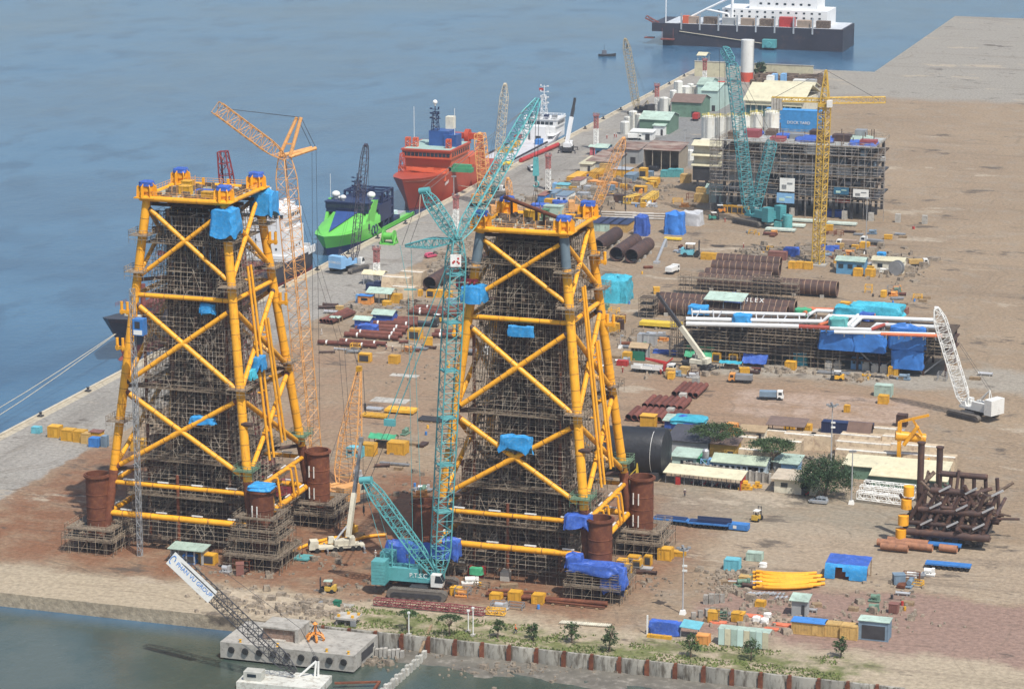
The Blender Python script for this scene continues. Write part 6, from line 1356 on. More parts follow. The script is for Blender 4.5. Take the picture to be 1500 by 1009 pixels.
def tank(u,v,wpx,hpx,label,group,rails=False,dome=True,m=None):
 px,py=u1(u,v);b=at(px,py);k=1/ppm(b)/3.3636;r=wpx*k*.5;H=hpx*k/CP;b=b+V(0,r,0)
 t=thing('storage_tank',label,'tank',b,0,group);mb=MB();prof=[(r,.1)]
 for i in range(1,5):prof+=[(r,H*i/5-.05),(r+.05,H*i/5),(r,H*i/5+.05)]
 prof+=[(r,H-.1),(r*1.01,H)]
 if dome:prof+=[(r*.8,H+r*.16),(r*.45,H+r*.26),(0,H+r*.3)]
 else:prof+=[(r*.9,H+.1),(0,H+.35)]
 mb.lathe(prof,b,24);mb.build('shell',m or M('tank_white',(.66,.66,.61),.5,.08,.25,mix=(.5,.44,.33),mixamt=.25,streak=(1,1,.2)),t)
 mb=MB();
 for e in(-.3,.3):mb.tube(b+V(e,-r-.15,0),b+V(e,-r-.15,H+.8),.06,4)
 for i in range(int(H/.6)):mb.tube(b+V(-.3,-r-.15,i*.6),b+V(.3,-r-.15,i*.6),.04,4)
 mb.build('ladder',STEELG,t,smooth=0);mb=MB();mb.lathe([(r+.3,0),(r+.3,.18),(0,.18)],b,20);mb.build('plinth',GREYC,t)
 if rails:
  mb=MB();pts=[b+V(r*math.cos(a),r*math.sin(a),H)for a in[2*PI*i/14 for i in range(14)]];mb.rail(pts,1.1,.07,2,True);mb.build('railing',M('pale_yellow_rail',(.62,.52,.16),.6),t,smooth=0)
  mb=MB();mb.lathe([(.4,H),(.4,H+r*.3+1),(0,H+r*.3+1)],b,10);mb.build('vent',M('pale_yellow_rail',()),t)
T1='white silos on the near quay';T2='white silos on the far quay';T3='big white tanks with yellow railings'
for a in((248,665,46,58,'front left silo of the four on the near quay',T1),(262,640,36,58,'second silo of the four on the near quay',T1),(287,640,42,84,'tallest silo of the four on the near quay',T1),(316,642,30,74,'slim silo beside the green shed on the near quay',T1),(440,575,46,86,'front left silo of the far quay group',T2),(487,520,34,68,'narrow silo of the far quay group',T2),(510,500,44,92,'tallest silo of the far quay group',T2),(547,500,46,68,'middle silo of the far quay group',T2),(572,490,34,70,'rear silo of the far quay group',T2),(598,500,44,68,'right hand silo of the far quay group',T2),(468,565,16,74,'thin silo beside the front left one of the far group',T2)):tank(*a)
for a in((655,702,66,118,'leftmost big white tank behind the scaffolded module',T3,True),(714,690,60,104,'second big white tank behind the scaffolded module',T3,True),(778,690,62,108,'third big white tank behind the scaffolded module',T3,True),(836,690,58,108,'fourth big white tank behind the scaffolded module',T3,True),(892,690,66,120,'fifth big white tank behind the scaffolded module',T3,True),(968,692,74,130,'rightmost big white tank behind the scaffolded module',T3,True),(436,768,50,46,'small domed white tank behind the rusty shed',T3),(512,775,66,36,'low white tank with a yellow rail behind the rusty shed',T3,True),(568,792,42,46,'small white tank right of the rusty shed',T3),(600,722,30,24,'tiny white tank at the foot of the big ones',T3)):tank(*a)
px,py=u1(855,412);b=at(px,py);t=thing('chimney','white round tower with a broad red band at its foot','tower',b);k=1/ppm(b);r=9.6*k
mb=MB();mb.lathe([(r,17*k),(r,64*k),(0,64*k)],b,24);mb.build('white_shaft',WHITE,t);mb=MB();mb.lathe([(r+.05,0),(r+.05,17*k),(0,17*k)],b,24);mb.build('red_base',M('signal_red',(.55,.09,.05),.5),t);mb=MB();mb.lathe([(r*1.4,0),(r*1.4,1),(0,1)],b,24);mb.build('plinth',GREYC,t)
mb=MB();mb.tube(b+V(r+.2,-1,0),b+V(r+.2,-1,62*k),.12,5);mb.build('ladder',STEELG,t)
def sh(u,v,wpx,*a,**k):p=u1(u,v);b=at(*p);return shed(p[0],p[1],wpx/3.3636/ppm(b),*a,**k)
sh(398,660,150,16,6.0,2.2,GREENS,MINT,'olive shed with a pale mint roof on the near quay');sh(555,578,150,16,6.5,2.4,GREENS,M('brown_roof',(.17,.12,.10),.7),'olive shed with a brown roof by the far silos');sh(668,548,80,24,9,2,MINTW,MINT,'pale mint gabled store beside the far silos');sh(640,505,60,16,8,2,MINTW,MINT,'mint roofed store behind the right hand silo')
sh(335,690,110,5,3.2,.5,WHITE,WHITE,'low white pipe store before the mint roofed olive shed',mono=True);sh(420,668,55,4,4,.4,WHITE,MINT,'small white lean to at the olive shed wall',mono=True)
sh(432,842,180,14,8.0,1.2,M('rust_wall',(.30,.26,.20),.8),RROOF,'open fronted shed with a rusty striped roof',open_front=True,mono=True);sh(258,805,130,14,5.5,.8,GREYW,RROOF,'low shed with a brown sheet roof left of the rusty one',mono=True);sh(130,842,130,30,3.6,.6,GREYW,RROOF,'long low brown roofed store at the park edge',mono=True);sh(60,850,60,16,3.2,.4,CRMW,PALEY,'cream roofed lean to at the park edge',mono=True)
sh(135,790,60,8,5,.8,M('kiosk_blue',(.12,.28,.42),.6),MINT,'blue kiosk with a mint roof by the quay light mast',cat='kiosk',name='kiosk',win=2);sh(92,765,24,4,3.4,.4,M('kiosk_red',(.5,.12,.14),.6),MINT,'little red and white kiosk by the quay light mast',cat='kiosk',name='kiosk');sh(630,345,40,8,7,1,CRMW,PALEY,'cream lookout hut at the far corner of the quay',cat='hut',name='hut',posts=2)
for u0,u1_,v,lab in((597,760,375,'cream boundary wall at the far corner of the quay'),(890,1200,388,'cream boundary wall behind the red and white tower')):
 a,c=at(*u1(u0,v)),at(*u1(u1_,v));c.y=a.y;t=thing('boundary_wall',lab,'wall',(a+c)/2);mb=MB();mb.box((a.x+c.x)/2,a.y,0,c.x-a.x,.5,7);mb.build('wall',PALEY,t);mb=MB();mb.box((a.x+c.x)/2,a.y,7,c.x-a.x+.3,.8,.4);mb.build('coping',GREYC,t)
def hall(u,v,wpx,hpx,d,label,n,roofm=PALEY,glass=True):
 p=u1(u,v);b=at(*p);k=1/ppm(b)/3.3636;W=wpx*k;H=hpx*k;t=thing('workshop_hall',label,'hall',b);mb=MB();mb.box(b.x,b.y+d/2,0,W,d,H);mb.build('walls',CRMW,t)
 mb=MB();mb.prism([(b.x-W/2-1,b.y-1,H),(b.x+W/2+1,b.y-1,H),(b.x+W/2+1,b.y+d/2,H+d*.16),(b.x-W/2-1,b.y+d/2,H+d*.16)],(0,0,.4));mb.prism([(b.x-W/2-1,b.y+d+1,H),(b.x-W/2-1,b.y+d/2,H+d*.16),(b.x+W/2+1,b.y+d/2,H+d*.16),(b.x+W/2+1,b.y+d+1,H)],(0,0,.4));mb.build('roof',roofm,t)
 for i in range(n):x=b.x-W/2+W*(i+.5)/n;mb=MB();mb.box(x,b.y-.12,.4,W/n*.78,.3,H*.72);g_=mb.build('glazed_bay',GLASSG,t);mb=MB();mb.box(x,b.y-.3,.4,.35,.12,H*.72);mb.build('mullion',CRMW,g_)
 mb=MB();mb.box(b.x,b.y-.5,H*.76,W,1.0,.5);mb.build('canopy',PALEY,t)
hall(985,580,285,78,34,'cream workshop hall with dark green glazed bays',5);hall(1050,470,240,26,16,'low cream hall behind the glazed workshop',6);
for i,(u,v,w,m)in enumerate(((985,432,24,'L'),(1030,430,22,'L'),(1110,460,60,'W'),(1165,460,50,'S'),(965,440,30,'W'))):p=u1(u,v);crate(p[0],p[1],w/3.36/3.2,4,6,m,('pale blue vent box left on the hall roof line','pale blue vent box right on the hall roof line','white plant box behind the workshop hall','silver plant box behind the workshop hall','white round ended box behind the workshop hall')[i])
q=random.Random(12);mb=MB()
for _ in range(160):
 p=at(*u1(q.uniform(890,1230),q.uniform(395,432)));mb.box(p.x,p.y,0,q.uniform(1,6),q.uniform(1,3),q.uniform(.6,4),q.random())
o=mb.build('scrap_heap',SCRAP,kind='stuff',smooth=0);tag(o,'dark scrap and machinery strewn along the far cream wall','scrap')
p=u1(1080,650);t=crate(p[0],p[1],24,5,9,M('sky_blue_hoarding',(.05,.26,.56),.5),'long sky blue hoarding with white letters right of the big tanks');rb=t.location
text_mesh('PTSC',3.0,rb+V(-8.5,-.2,5.2),(1,0,0),(0,0,1)).build('lettering',WHITE,t);text_mesh('M&C',2.4,rb+V(-8,-.2,2.0),(1,0,0),(0,0,1)).build('lettering',WHITE,t);text_mesh('DOCK YARD',1.7,rb+V(2.5,-.2,3.4),(1,0,0),(0,0,1)).build('lettering',WHITE,t)
def module():
 b=at(1050,312);c=at(1262,322);x0=b.x;x1=c.x+5;y0=b.y+2;y1=y0+24;t=thing('platform_module','huge dark platform module wrapped in scaffolding beside the teal and yellow cranes','platform module',V((x0+x1)/2,y0,0))
 H=25.5;lv=[7,11,15,18.5,22,H]
 for i,z in enumerate(lv):mb=MB();mb.box((x0+x1)/2,(y0+y1)/2,z,x1-x0-(i%2)*2,y1-y0-(i%2)*2,.5);mb.build('deck',(BLKST,PLANKD,BLKST)[i%3]if i<5 else M('roof_plating',(.35,.37,.36),.8,.3,.3),t)
 for i in range(9):
  for y in(y0+1,(y0+y1)/2,y1-1):
   x=x0+2+(x1-x0-4)*i/8;mb=MB();mb.beam((x,y,0),(x,y,H),.9);mb.build('column',BLKST,t)
 q=random.Random(5)
 for i in range(130):
  z=q.choice(lv[:5]);x=q.uniform(x0+3,x1-3);y=y0+q.uniform(1.2,6)if q.random()<.8 else q.uniform(y0,y1);mb=MB();w_=q.uniform(1.5,8)
  if q.random()<.3:mb.tube((x,y,z+1.6),(x+w_,y,z+1.6),q.uniform(.3,1.1),10)
  else:mb.box(x,y,z+.5,w_,q.uniform(1,4),q.uniform(1,3.6))
  mb.build('equipment',q.choice((SCRAP,STEELG,DKRUST,GREYW,BGC,STEELG,M('off_white_clad',(.5,.52,.53),.6))),t)
 wl_=MB();wl_.box(x0+34,y0+1.6,15.4,30,.4,3.0);wl_.build('white_cladding',M('off_white_clad',()),t);wl_=MB();wl_.box(x0+9,y0+1.6,11.4,16,.4,7.0);wl_.build('grey_cladding',GREYW,t)
 s_=MB();n=int((x1-x0)/2.1)
 for k,yy in enumerate((y0-1.6,y0-.2)):
  for i in range(n+1):x=x0-3+(x1-x0+6)*i/n;s_.tube((x,yy,(6 if i%3 else 0)+(q.random()<.3)*q.choice((4,8,12))),(x,yy,H+q.uniform(-8,2.5)*(q.random()<.6)+1),.085,4,cap=False)
  z=6.5
  while z<H+1.5:
   x=x0-3
   while x<x1+2:
    L_=q.uniform(4,16)
    if q.random()<.7:s_.tube((x,yy,z+q.uniform(-.1,.1)),(min(x+L_,x1+3),yy,z+q.uniform(-.1,.1)),.08,4,cap=False)
    x+=L_
   z+=1.1
 for i in range(0,n,2):
  for z in lv[:5]:x=x0-3+(x1-x0+6)*i/n;s_.tube((x,y0-1.6,z),(x+2.2,y0-1.6,z+4.4),.06,4,cap=False)
 for i in range(14):y=y0-1.6+(y1-y0)*i/13;s_.tube((x0-3,y,0),(x0-3,y,H+1),.085,4,cap=False)
 z=6.5
 while z<H+1:s_.tube((x0-3,y0-1.6,z),(x0-3,y1,z),.08,4,cap=False);z+=2
 s_.build('scaffold_tubes',M('grey_scaffold',(.33,.31,.29),.55,.35,.3,mix=(.14,.11,.09),mixamt=.5),t,kind='stuff',smooth=0)
 for z in lv:mb=MB();mb.box((x0+x1)/2,y0-.9,z+.55,x1-x0+6,1.4,.14);mb.build('scaffold_platform',PLANK,t)
 for i in range(8):mb=MB();x=x0+8+i*9.5;mb.box(x,y0+.2,0,1.8,1.8,3.0);mb.build('support_block',GREYC,t)
 for i in range(10):
  x=x0+4+i*(x1-x0-8)/9;mb=MB();mb.box(x,y0+5+(i%3)*7,H+.5,q.uniform(3,7),q.uniform(3,7),q.uniform(1,3.5));mb.build('roof_equipment',q.choice((SCRAP,STEELG,DKRUST,M('dull_red',(.3,.07,.08),.6))),t)
 for i in range(18):
  x=x0+2+q.random()*(x1-x0-4);y=y0+q.random()*22;mb=MB();mb.tube((x,y,H),(x,y,H+q.uniform(2,5)),.18,6);mb.build('roof_pipe',SCRAP,t)
 mb=MB();mb.rail([(x0,y0,H+.5),(x1,y0,H+.5),(x1,y1,H+.5),(x0,y1,H+.5)],1.3,.08,2.4,True);mb.build('railing',SCAF,t,smooth=0)
 return x0,x1,y0,y1,H
mx0,mx1,my0,my1,MH=module()
for(x,y,z,w,d,m,lab)in((mx0+22,my0+14,MH+.5,8,5,TARPD,'royal blue sheet heaped on the left of the module roof'),(mx0+9,my0+17,MH+.5,6,4,TARPD,'blue sheet at the left corner of the module roof'),(mx0+33,my0+10,MH+.5,14,9,TARPD,'blue sheet spread on the middle of the module roof'),(mx0+45,my0+15,MH+.5,15,8,MATC['M'],'pale mint sheet spread on the module roof'),(mx0+51,my0+6,MH+.5,10,6,TARPD,'blue sheet on the right of the module roof')):
 wrap(0,0,w,d,1.2,m,lab,int(x)%17,base=V(x,y,z),dy=0)
b=at(1055,298);
p=(1058,302)
for(x,z,w,h,m,lab)in((mx0+25.5,9.2,5.4,4.8,WHITE,'white notice board on the front of the module'),(mx0+25,5.0,6.4,3.6,LBLUE,'blue and white wave banner below the white notice board'),(mx0+52,8.6,5.6,2.8,WHITE,'small white sign board right on the module front'),(mx0+45,9.2,5.4,2.6,M('sign_navy',(.03,.12,.2),.5),'navy sign with a pale mint panel on the module front')):
 t=thing('sign_board',lab,'sign',V(x,my0-2,0));mb=MB();mb.box(x,my0-2.1,z,w,.12,h);mb.build('board',m,t);mb=MB();mb.box(x-w*.2,my0-2.2,z+h*.2,w*.3,.08,h*.3);mb.box(x+w*.18,my0-2.2,z+h*.55,w*.35,.08,h*.12);mb.build('print',STEELG if m is WHITE else M('sign_mint',(.45,.62,.55),.6),t)
wrap(1233,297,6,4,4.5,M('orange_red_sheet',(.62,.10,.05),.5,bump=.3),'orange red sheet over gear at the right foot of the module',8,z=5);wrap(1217,318,10,4,2.2,TARPD,'low royal blue sheet on the ground before the module',9)
mb=MB();b=at(1062,288);mb.beam(b+V(0,0,3),b+V(3,-1,12),.6,.7);t=thing('boom_lift','white access lift at the left foot of the module','access lift',at(1064,305));l=at(1064,305);mb=MB();mb.box(l.x,l.y,.6,4,2,1.4);mb.build('chassis',WHITE,t);mb=MB();mb.beam(l+V(0,0,2),l+V(2.4,0,12),.45);mb.build('boom',WHITE,t)
for x in(-1.3,1.3):
 for y in(-1,1):wheel(t,V(0,0,0),0,1,x,y,.5,.5,.4)
def annex():
 b=at(1018,282);c=at(1050,285);W=c.x-b.x;t=thing('module_annex','dark stilted block with a cream top left of the big module','module',V((b.x+c.x)/2,b.y,0));xm=(b.x+c.x)/2
 for x in(b.x+.8,xm,c.x-.8):
  for y in(b.y+.5,b.y+14):mb=MB();mb.beam((x,y,0),(x,y,4.6),.7);mb.build('leg',BLKST,t)
 mb=MB();mb.beam((b.x+.8,b.y+.5,1),(xm,b.y+.5,4.4),.5);mb.beam((c.x-.8,b.y+.5,1),(xm,b.y+.5,4.4),.5);mb.build('brace',BLKST,t)
 mb=MB();mb.box(xm,b.y+7.5,4.6,W+2,15,5.6);mb.build('dark_body',BLKST,t);mb=MB();mb.box(xm-.5,b.y+8,10.2,W+1,13,8);mb.build('cream_house',CRMW,t)
 for z in(10.6,14.4,18.2):mb=MB();mb.prism([(xm-W/2-1.6,b.y-.5,z-.6),(xm+W/2+1,b.y-.5,z-.6),(xm+W/2+1,b.y+4,z+.8),(xm-W/2-1.6,b.y+4,z+.8)],(0,0,.25));mb.build('eave',PALEY,t)
annex()
sh(690,1000,74,5,5.5,1.0,MINTW,MINT,'small mint gabled shed at the foot of the module',name='shed')
def truck(px,py,rz,cab,body,label,L=7.5,name='truck',cat='truck',k=1.0,bh=1.6):
 b=at(px,py);t=thing(name,label,cat,b,rz);I=V(0,0,0)
 for x in(-L*.32,-L*.2,L*.33):
  for y in(-1,1):wheel(t,I,0,k,x,y,.5,.5,.38)
 mb=MB();mb.box(0,0,.55,L,1.0,.35);mb.build('chassis',BLKST,t,local=True)
 mb=MB();mb.prism([(L*.24,-1.15,.6),(L*.5,-1.15,.6),(L*.5,-1.15,1.5),(L*.46,-1.15,2.5),(L*.24,-1.15,2.5)],(0,2.3,0));c=mb.build('cab',cab,t,local=True)
 mb=MB();mb.prism([(L*.5+.02,-1,1.5),(L*.5+.02,1,1.5),(L*.465,1,2.4),(L*.465,-1,2.4)],(-.02,0,-.02));mb.build('windscreen',GLASS,c,local=True)
 for e in(-1,1):mb=MB();mb.box(L*.36,e*1.16,1.55,L*.14,.05,.7);mb.build('side_window',GLASS,c,local=True)
 mb=MB();mb.box(-L*.14,0,.95,L*.7,2.3,bh);mb.build('load_body',body,t,local=True)
 for e in(-.7,.7):mb=MB();mb.box(L*.5+.03,e,.8,.06,.35,.22);mb.build('headlight',WHITE,t,local=True)
 return t
truck(1020,176,R(95),REDP,REDP,'dark red truck beside the brown roofed olive shed',bh=2.2);truck(1056,130,R(10),MATC['O'],M('fire_red',(.52,.10,.07),.5),'red and white fire truck left of the red and white tower',9,bh=2.4);truck(1064,140,R(80),WHITE,REDP,'small red and white truck before the fire truck',6);truck(779,250,R(-60),WHITE,STEELG,'white flatbed truck on the quay near the hanging hook block',7,bh=.4);truck(1240,362,R(180),WHITE,M('tan_store',()),'white truck left of the grey light pole',7);truck(1277,358,R(170),WHITE,STEELG,'white truck right of the grey light pole',8,bh=.8);truck(626,478,R(0),BLKST,BLKST,'dark flat truck at the end of the short pipe stack',7,bh=.4)
truck(930,205,R(15),WHITE,WHITE,'white van by the low white pipe store',6,bh=1.7)
for(px,py,rz,pm,k,lab)in((1046,322,R(30),M('forklift_green',(.05,.25,.2),.5),1.2,'dark green forklift facing the orange one'),(1054,312,R(200),M('grab_orange',()),1.3,'orange forklift by the yellow windowed cages'),(480,867,R(190),YCRANE,1.15,'yellow forklift with a green roof on the red earth'),(1109,762,R(80),YCRANE,1.1,'yellow forklift on the road by the blue trailers'),(640,472,R(160),YELD,1.1,'cream roofed forklift by the pipe stack behind the teal crane'),(1226,557,R(185),YELD,1.2,'yellow forklift before the concrete blocks under the rack'),(880,549,R(85),STEELG,1.2,'grey forklift behind the right jacket legs'),(1012,376,R(5),MATC['C'],2.0,'big white and teal forklift carrying a yellow load')):
 b=at(px,py);t=thing('forklift',lab,'forklift',b,rz);I=V(0,0,0)
 for x,r_ in((-.9,.38),(1.0,.48)):
  for y in(-.62,.62):wheel(t,I,0,k,x,y,r_,r_,.34)
 mb=MB();mb.box(-.5,0,.4,2.0,1.2,.75);mb.box(-1.35,0,.45,.6,1.25,1.0,0,.8,1);mb.xf(I,0,k).build('body',pm,t,local=True);mb=MB()
 for x in(-.75,.55):
  for y in(-.55,.55):mb.tube((x,y,1.1),(x*.92,y,2.15),.05,5)
 mb.xf(I,0,k).build('overhead_guard',BLKST,t,local=True);mb=MB();mb.box(-.1,0,2.15,1.6,1.25,.1);mb.xf(I,0,k).build('canopy',MINT if '480' in str(px)else WHITE,t,local=True)
 mb=MB()
 for y in(-.35,.35):mb.box(1.35,y,.2,.12,.12,2.6)
 for z in(.5,1.5,2.6):mb.box(1.35,0,z,.1,.8,.1)
 mb.xf(I,0,k).build('lift_mast',BLKST,t,local=True);mb=MB()
 for y in(-.3,.3):mb.box(2.0,y,.25,1.2,.12,.06)
 mb.xf(I,0,k).build('fork',STEELG,t,local=True);mb=MB();mb.box(-.45,0,1.15,.55,.55,.2);mb.box(-.7,0,1.3,.12,.5,.5);mb.xf(I,0,k).build('seat',BLKST,t,local=True)
flat(1039,381,6,2.2,2.2,YELD,'yellow load on the forks of the big teal forklift',legs=False)
def pipe_rack():
 a=at(998,524);c=at(1366,540);x0,x1=a.x,c.x+6;y0=a.y;d=17.0;H=11.2;t=thing('pipe_rack','long dark pipe rack module wrapped in scaffolding with white pipes on top','pipe rack',V((x0+x1)/2,y0,0))
 for z in(3.2,6.0,8.7,H):mb=MB();mb.box((x0+x1)/2-(4 if z<4 else 0),y0+d/2,z-.35,x1-x0-(6 if z<4 else 0),d,.35);mb.build('deck',DKRUST if z<H else PLANKD,t)
 n=13
 for i in range(n):
  for y in(y0+.5,y0+d-.5):mb=MB();x=x0+1+(x1-x0-2)*i/(n-1);mb.beam((x,y,0),(x,y,H),.6);mb.build('column',DKRUST,t)
 for i in range(n-1):
  if i>7:mb=MB();xa=x0+1+(x1-x0-2)*i/(n-1);xb=x0+1+(x1-x0-2)*(i+1)/(n-1);mb.beam((xa,y0+.5,.5 if i%2 else 6),(xb,y0+.5,6 if i%2 else .5),.4);mb.build('brace',STEELG,t)
 q=random.Random(8)
 for i in range(60):z=q.choice((3.2,6.0,8.7));x=q.uniform(x0+2,x1-16);mb=MB();L_=q.uniform(3,14);mb.tube((x,y0+q.uniform(.8,4),z+q.uniform(.4,1.8)),(x+L_,y0+q.uniform(.8,4),z+q.uniform(.4,1.8)),q.uniform(.15,.5),8);mb.build('inner_pipe',q.choice((SCRAP,STEELG,DKRUST,DKRUST)),t)
 s_=MB();m=int((x1-x0)/1.9)
 for yy in(y0-1.4,y0-.1):
  for i in range(m+1):x=x0-3+(x1-x0+3)*i/m;s_.tube((x,yy,0 if i<m*.62 else 5.5),(x,yy,H+.8),.06,4,cap=False)
  for z in(1.6,3.2,4.2,5.0,6.0,7.0,7.9,8.7,9.7,10.5,H+.8):s_.tube((x0-3,yy,z),(x1 if z>5.4 else x0+(x1-x0)*.62,yy,z),.052,4,cap=False)
 for i in range(0,m,2):x=x0-3+(x1-x0+3)*i/m;s_.tube((x,y0-1.4,6),(x+1.9,y0-1.4,8.7),.055,4,cap=False);s_.tube((x,y0-1.4,8.7),(x+1.9,y0-1.4,H),.055,4,cap=False)
 for i in range(8):y=y0-1.4+d*i/7;s_.tube((x0-3,y,0),(x0-3,y,H+1),.075,4,cap=False)
 s_.build('scaffold_tubes',SCAFD,t,kind='stuff',smooth=0)
 for z in(3.2,6.0,8.7,H):mb=MB();mb.box((x0+x1)/2-1.5-(16 if z<4 else 0),y0-.75,z+.02,x1-x0+3-(32 if z<4 else 0),1.2,.12);mb.build('scaffold_platform',PLANK,t)
 pw=M('white_pipe_paint',(.66,.68,.68),.4,.08,.4);por=M('orange_pipe_primer',(.58,.16,.07),.55,.15,.5);pdr=M('red_pipe_primer',(.36,.07,.05),.55,.15,.5)
 T=lambda px,py:at(px,py,H+1.3)
 for pts,r_,m_ in((((1015,457),(1180,461)),.5,pw),(((1005,467),(1205,471),(1214,463),(1370,469)),.6,pw),(((1005,474),(1170,478)),.65,pw),(((1184,461),(1196,455),(1300,459)),.55,pw),(((1170,478),(1215,480)),.6,pdr),(((1240,478),(1258,461)),.6,pw),(((1246,480),(1264,463)),.6,pw),(((1216,481),(1275,483),(1284,475),(1375,479)),.55,pw),(((1222,486),(1370,490)),.5,pw),(((1186,453),(1290,456)),.6,por),(((1178,459),(1190,452)),.6,por),(((1252,458),(1278,462),(1290,458)),.6,por),(((1275,483),(1300,474)),.5,pdr),(((1290,489),(1380,492)),.5,por),(((1200,476),(1220,470)),.5,por)):
  mb=MB();P=[T(*p)for p in pts];full=[]
  for p in P:full.append(p)
  mb.path(full,r_,10);po=mb.build('top_pipe',m_,t)
  mb=MB();a_,c_=P[0],P[-1]
  for k in range(5):q_=a_.lerp(c_,(k+.5)/5);mb.beam(q_-V(0,.8,.4),q_+V(0,.8,-.4),.25,.25);mb.beam(V(q_.x,q_.y,H),q_,.3)
  mb.build('pipe_support',STEELG,po)
 for i in range(7):
  for e in(-1,1):mb=MB();x=x0+3+i*6.2;mb.tube((x+e*.4,y0+2,H),(x+e*1.3,y0+4.5,H+2.2),.2,6);mb.build('pipe_prop',SILV,t)
 return x0,x1,y0,d,H
RX0,RX1,RY,RD,RH=pipe_rack()
for(px,py,z,w,d,h,m,lab)in((1205,505,5.6,0,0,0,TARPD,''),(1085,476,RH+.3,5.0,3.4,2.6,TARPB,'bright blue sheet over the white pipes on the rack'),(1021,461,RH+.2,5.5,4,2.2,TARPB,'blue sheet peak at the left end of the rack top'),(1175,463,RH+.2,4.5,3,1.8,TARPG,'green sheet over a pipe bend on the rack top'),(1243,466,RH+.3,9,5,2.8,TARPC,'cyan sheet over the pipework left of the big cyan one'),(1280,466,RH+.3,15,7,3.2,TARPC,'large cyan sheet over the pipework at the right of the rack'),(1226,483,RH+.3,5,4,3.0,M('sea_green_sheet',(.10,.34,.33),.5,bump=.3),'sea green sheet behind the long blue sheeting'),(1268,470,RH+.3,4,3,2.0,TARPD,'small royal blue sheet among the orange pipes')):
 if lab:wrap(px,py,w,d,h,m,lab,px%23,z=z)
for i,(x0p,x1p,y1,z,h,lab)in enumerate(((1203,1256,508,6.0,5.2,'left bulging blue sheeting on the front of the pipe rack'),(1256,1304,510,6.0,5.2,'right bulging blue sheeting on the front of the pipe rack'),(1312,1364,512,7.5,6.2,'upper blue sheeting at the right end of the pipe rack'),(1316,1362,526,2.0,5.2,'lower blue sheeting at the right end of the pipe rack'))):
 a=at(x0p,536);c=at(x1p,538);mb=MB();mb.drape(((a.x+c.x)/2,RY-1.6,z),c.x-a.x,2.2,h,0,40+i,.35,52,.06,.02);single('tarpaulin',mb,M('rack_blue_sheet',(.04,.17,.50),.45,.2,.5,bump=.35,bsc=1.3),lab,'tarpaulin',smooth=50)
def hang(p,w,d,h,m,lab,seed,lift=.25,rz=0,amp=.3):mb=MB();mb.drape((p.x,p.y,p.z),w,d,h,rz,seed,amp,52,.10,.10,lift);single('tarpaulin',mb,m,lab,'tarpaulin',smooth=50)
zt1,zt2=78.0,75.5
p=P1('A',zt1-8);hang(V(p.x-.2,p.y-.3,zt1-7.2),5.6,5.2,5.9,TARPB,'large bright blue sheet round the front top corner of the left jacket',1)
p=P1('C',zt1-6);hang(V(p.x+.8,p.y+.2,zt1-6.2),5.2,5,5.2,TARPB,'bright blue sheet round the rear top corner of the left jacket',2)
S1=P1('B',55).lerp(P1('A',55),.72);hang(V(S1.x,S1.y+1.0,53.2),3.4,1.2,2.4,TARPB,'small blue sheet below the upper horizontal of the left jacket',3)
S1=P1('B',30).lerp(P1('A',30),.70);hang(V(S1.x-1,S1.y+.5,29.3),5.4,1.6,1.7,TARPB,'blue sheet above the lower cross of the left jacket',4)
S1=P1('A',41).lerp(P1('C',41),.35);hang(V(S1.x+.8,S1.y,39.8),2.6,3.2,3.2,TARPB,'blue wrapped box on the right side of the left jacket',5,.4);hang(V(S1.x+.2,S1.y-3.4,38.6),2.2,2.4,2.2,TARPC,'cyan sheet beside the blue wrapped box on the left jacket',6,.3)
bx=V(-254.2+19.6,569.5-16.6,16.9);hang(bx+V(0,0,.1),5.0,5.0,.8,TARPB,'blue cover on the front can of the left jacket',7,0,0,.15)
p=P2('B',62);hang(V(p.x+.6,p.y-.6,59.8),4.8,4.4,3.6,TARPB,'blue sheet on the left leg of the right jacket under a dark red frame',8)
t=thing('winch_stand','dark red frame above the blue sheet on the right jacket left leg','winch stand',V(p.x-.5,p.y-.8,64.2));mb=MB()
for i in range(4):mb.beam(V(p.x-2+i,p.y-1.8,64.0),V(p.x-2+i,p.y+.6,65.2),.35)
mb.beam(V(p.x-2.4,p.y-.8,64.6),V(p.x+1.6,p.y-.8,64.6),.6);mb.box(p.x-2.6,p.y-.6,62.6,1.2,1.2,2.4);mb.build('frame',M('dark_red_frame',(.16,.02,.03),.5),t)
S2=P2('B',54).lerp(P2('A',54),.52);mb=MB();mb.drape((S2.x,S2.y-.2,53.3),5.6,1.0,2.2,0,12,.12,40,.05,.03,.05);single('tarpaulin',mb,TARPB,'flat blue sheet hung below the upper horizontal of the right jacket','tarpaulin',smooth=50)
S2=P2('B',30).lerp(P2('A',30),.52);hang(V(S2.x,S2.y-.6,28.6),6.6,1.8,3.8,TARPB,'big bright blue sheet in the crossing of the right jacket braces',13,.35)
S2=P2('A',16.5);hang(V(S2.x-1.0,S2.y-1.5,14.2),5.6,3.4,3.0,TARPD,'royal blue sheet over the foot of the right jacket front leg',14,.35)
bx=V(-178.2+19.6,571.0-16.6,0);hang(bx+V(0,-3.4,5.6),11.0,4.2,2.4,TARPD,'royal blue sheets over the front can platform of the right jacket',15,.4,0,.5);hang(bx+V(4.2,-3.9,2.2),5.2,2.8,5.4,TARPD,'royal blue sheet hanging down from the front can platform',16,.25,0,.4);hang(bx+V(-4.6,-3.2,6.2),3.4,3.2,3.0,TARPD,'royal blue sheet at the left of the front can platform',17,.3)
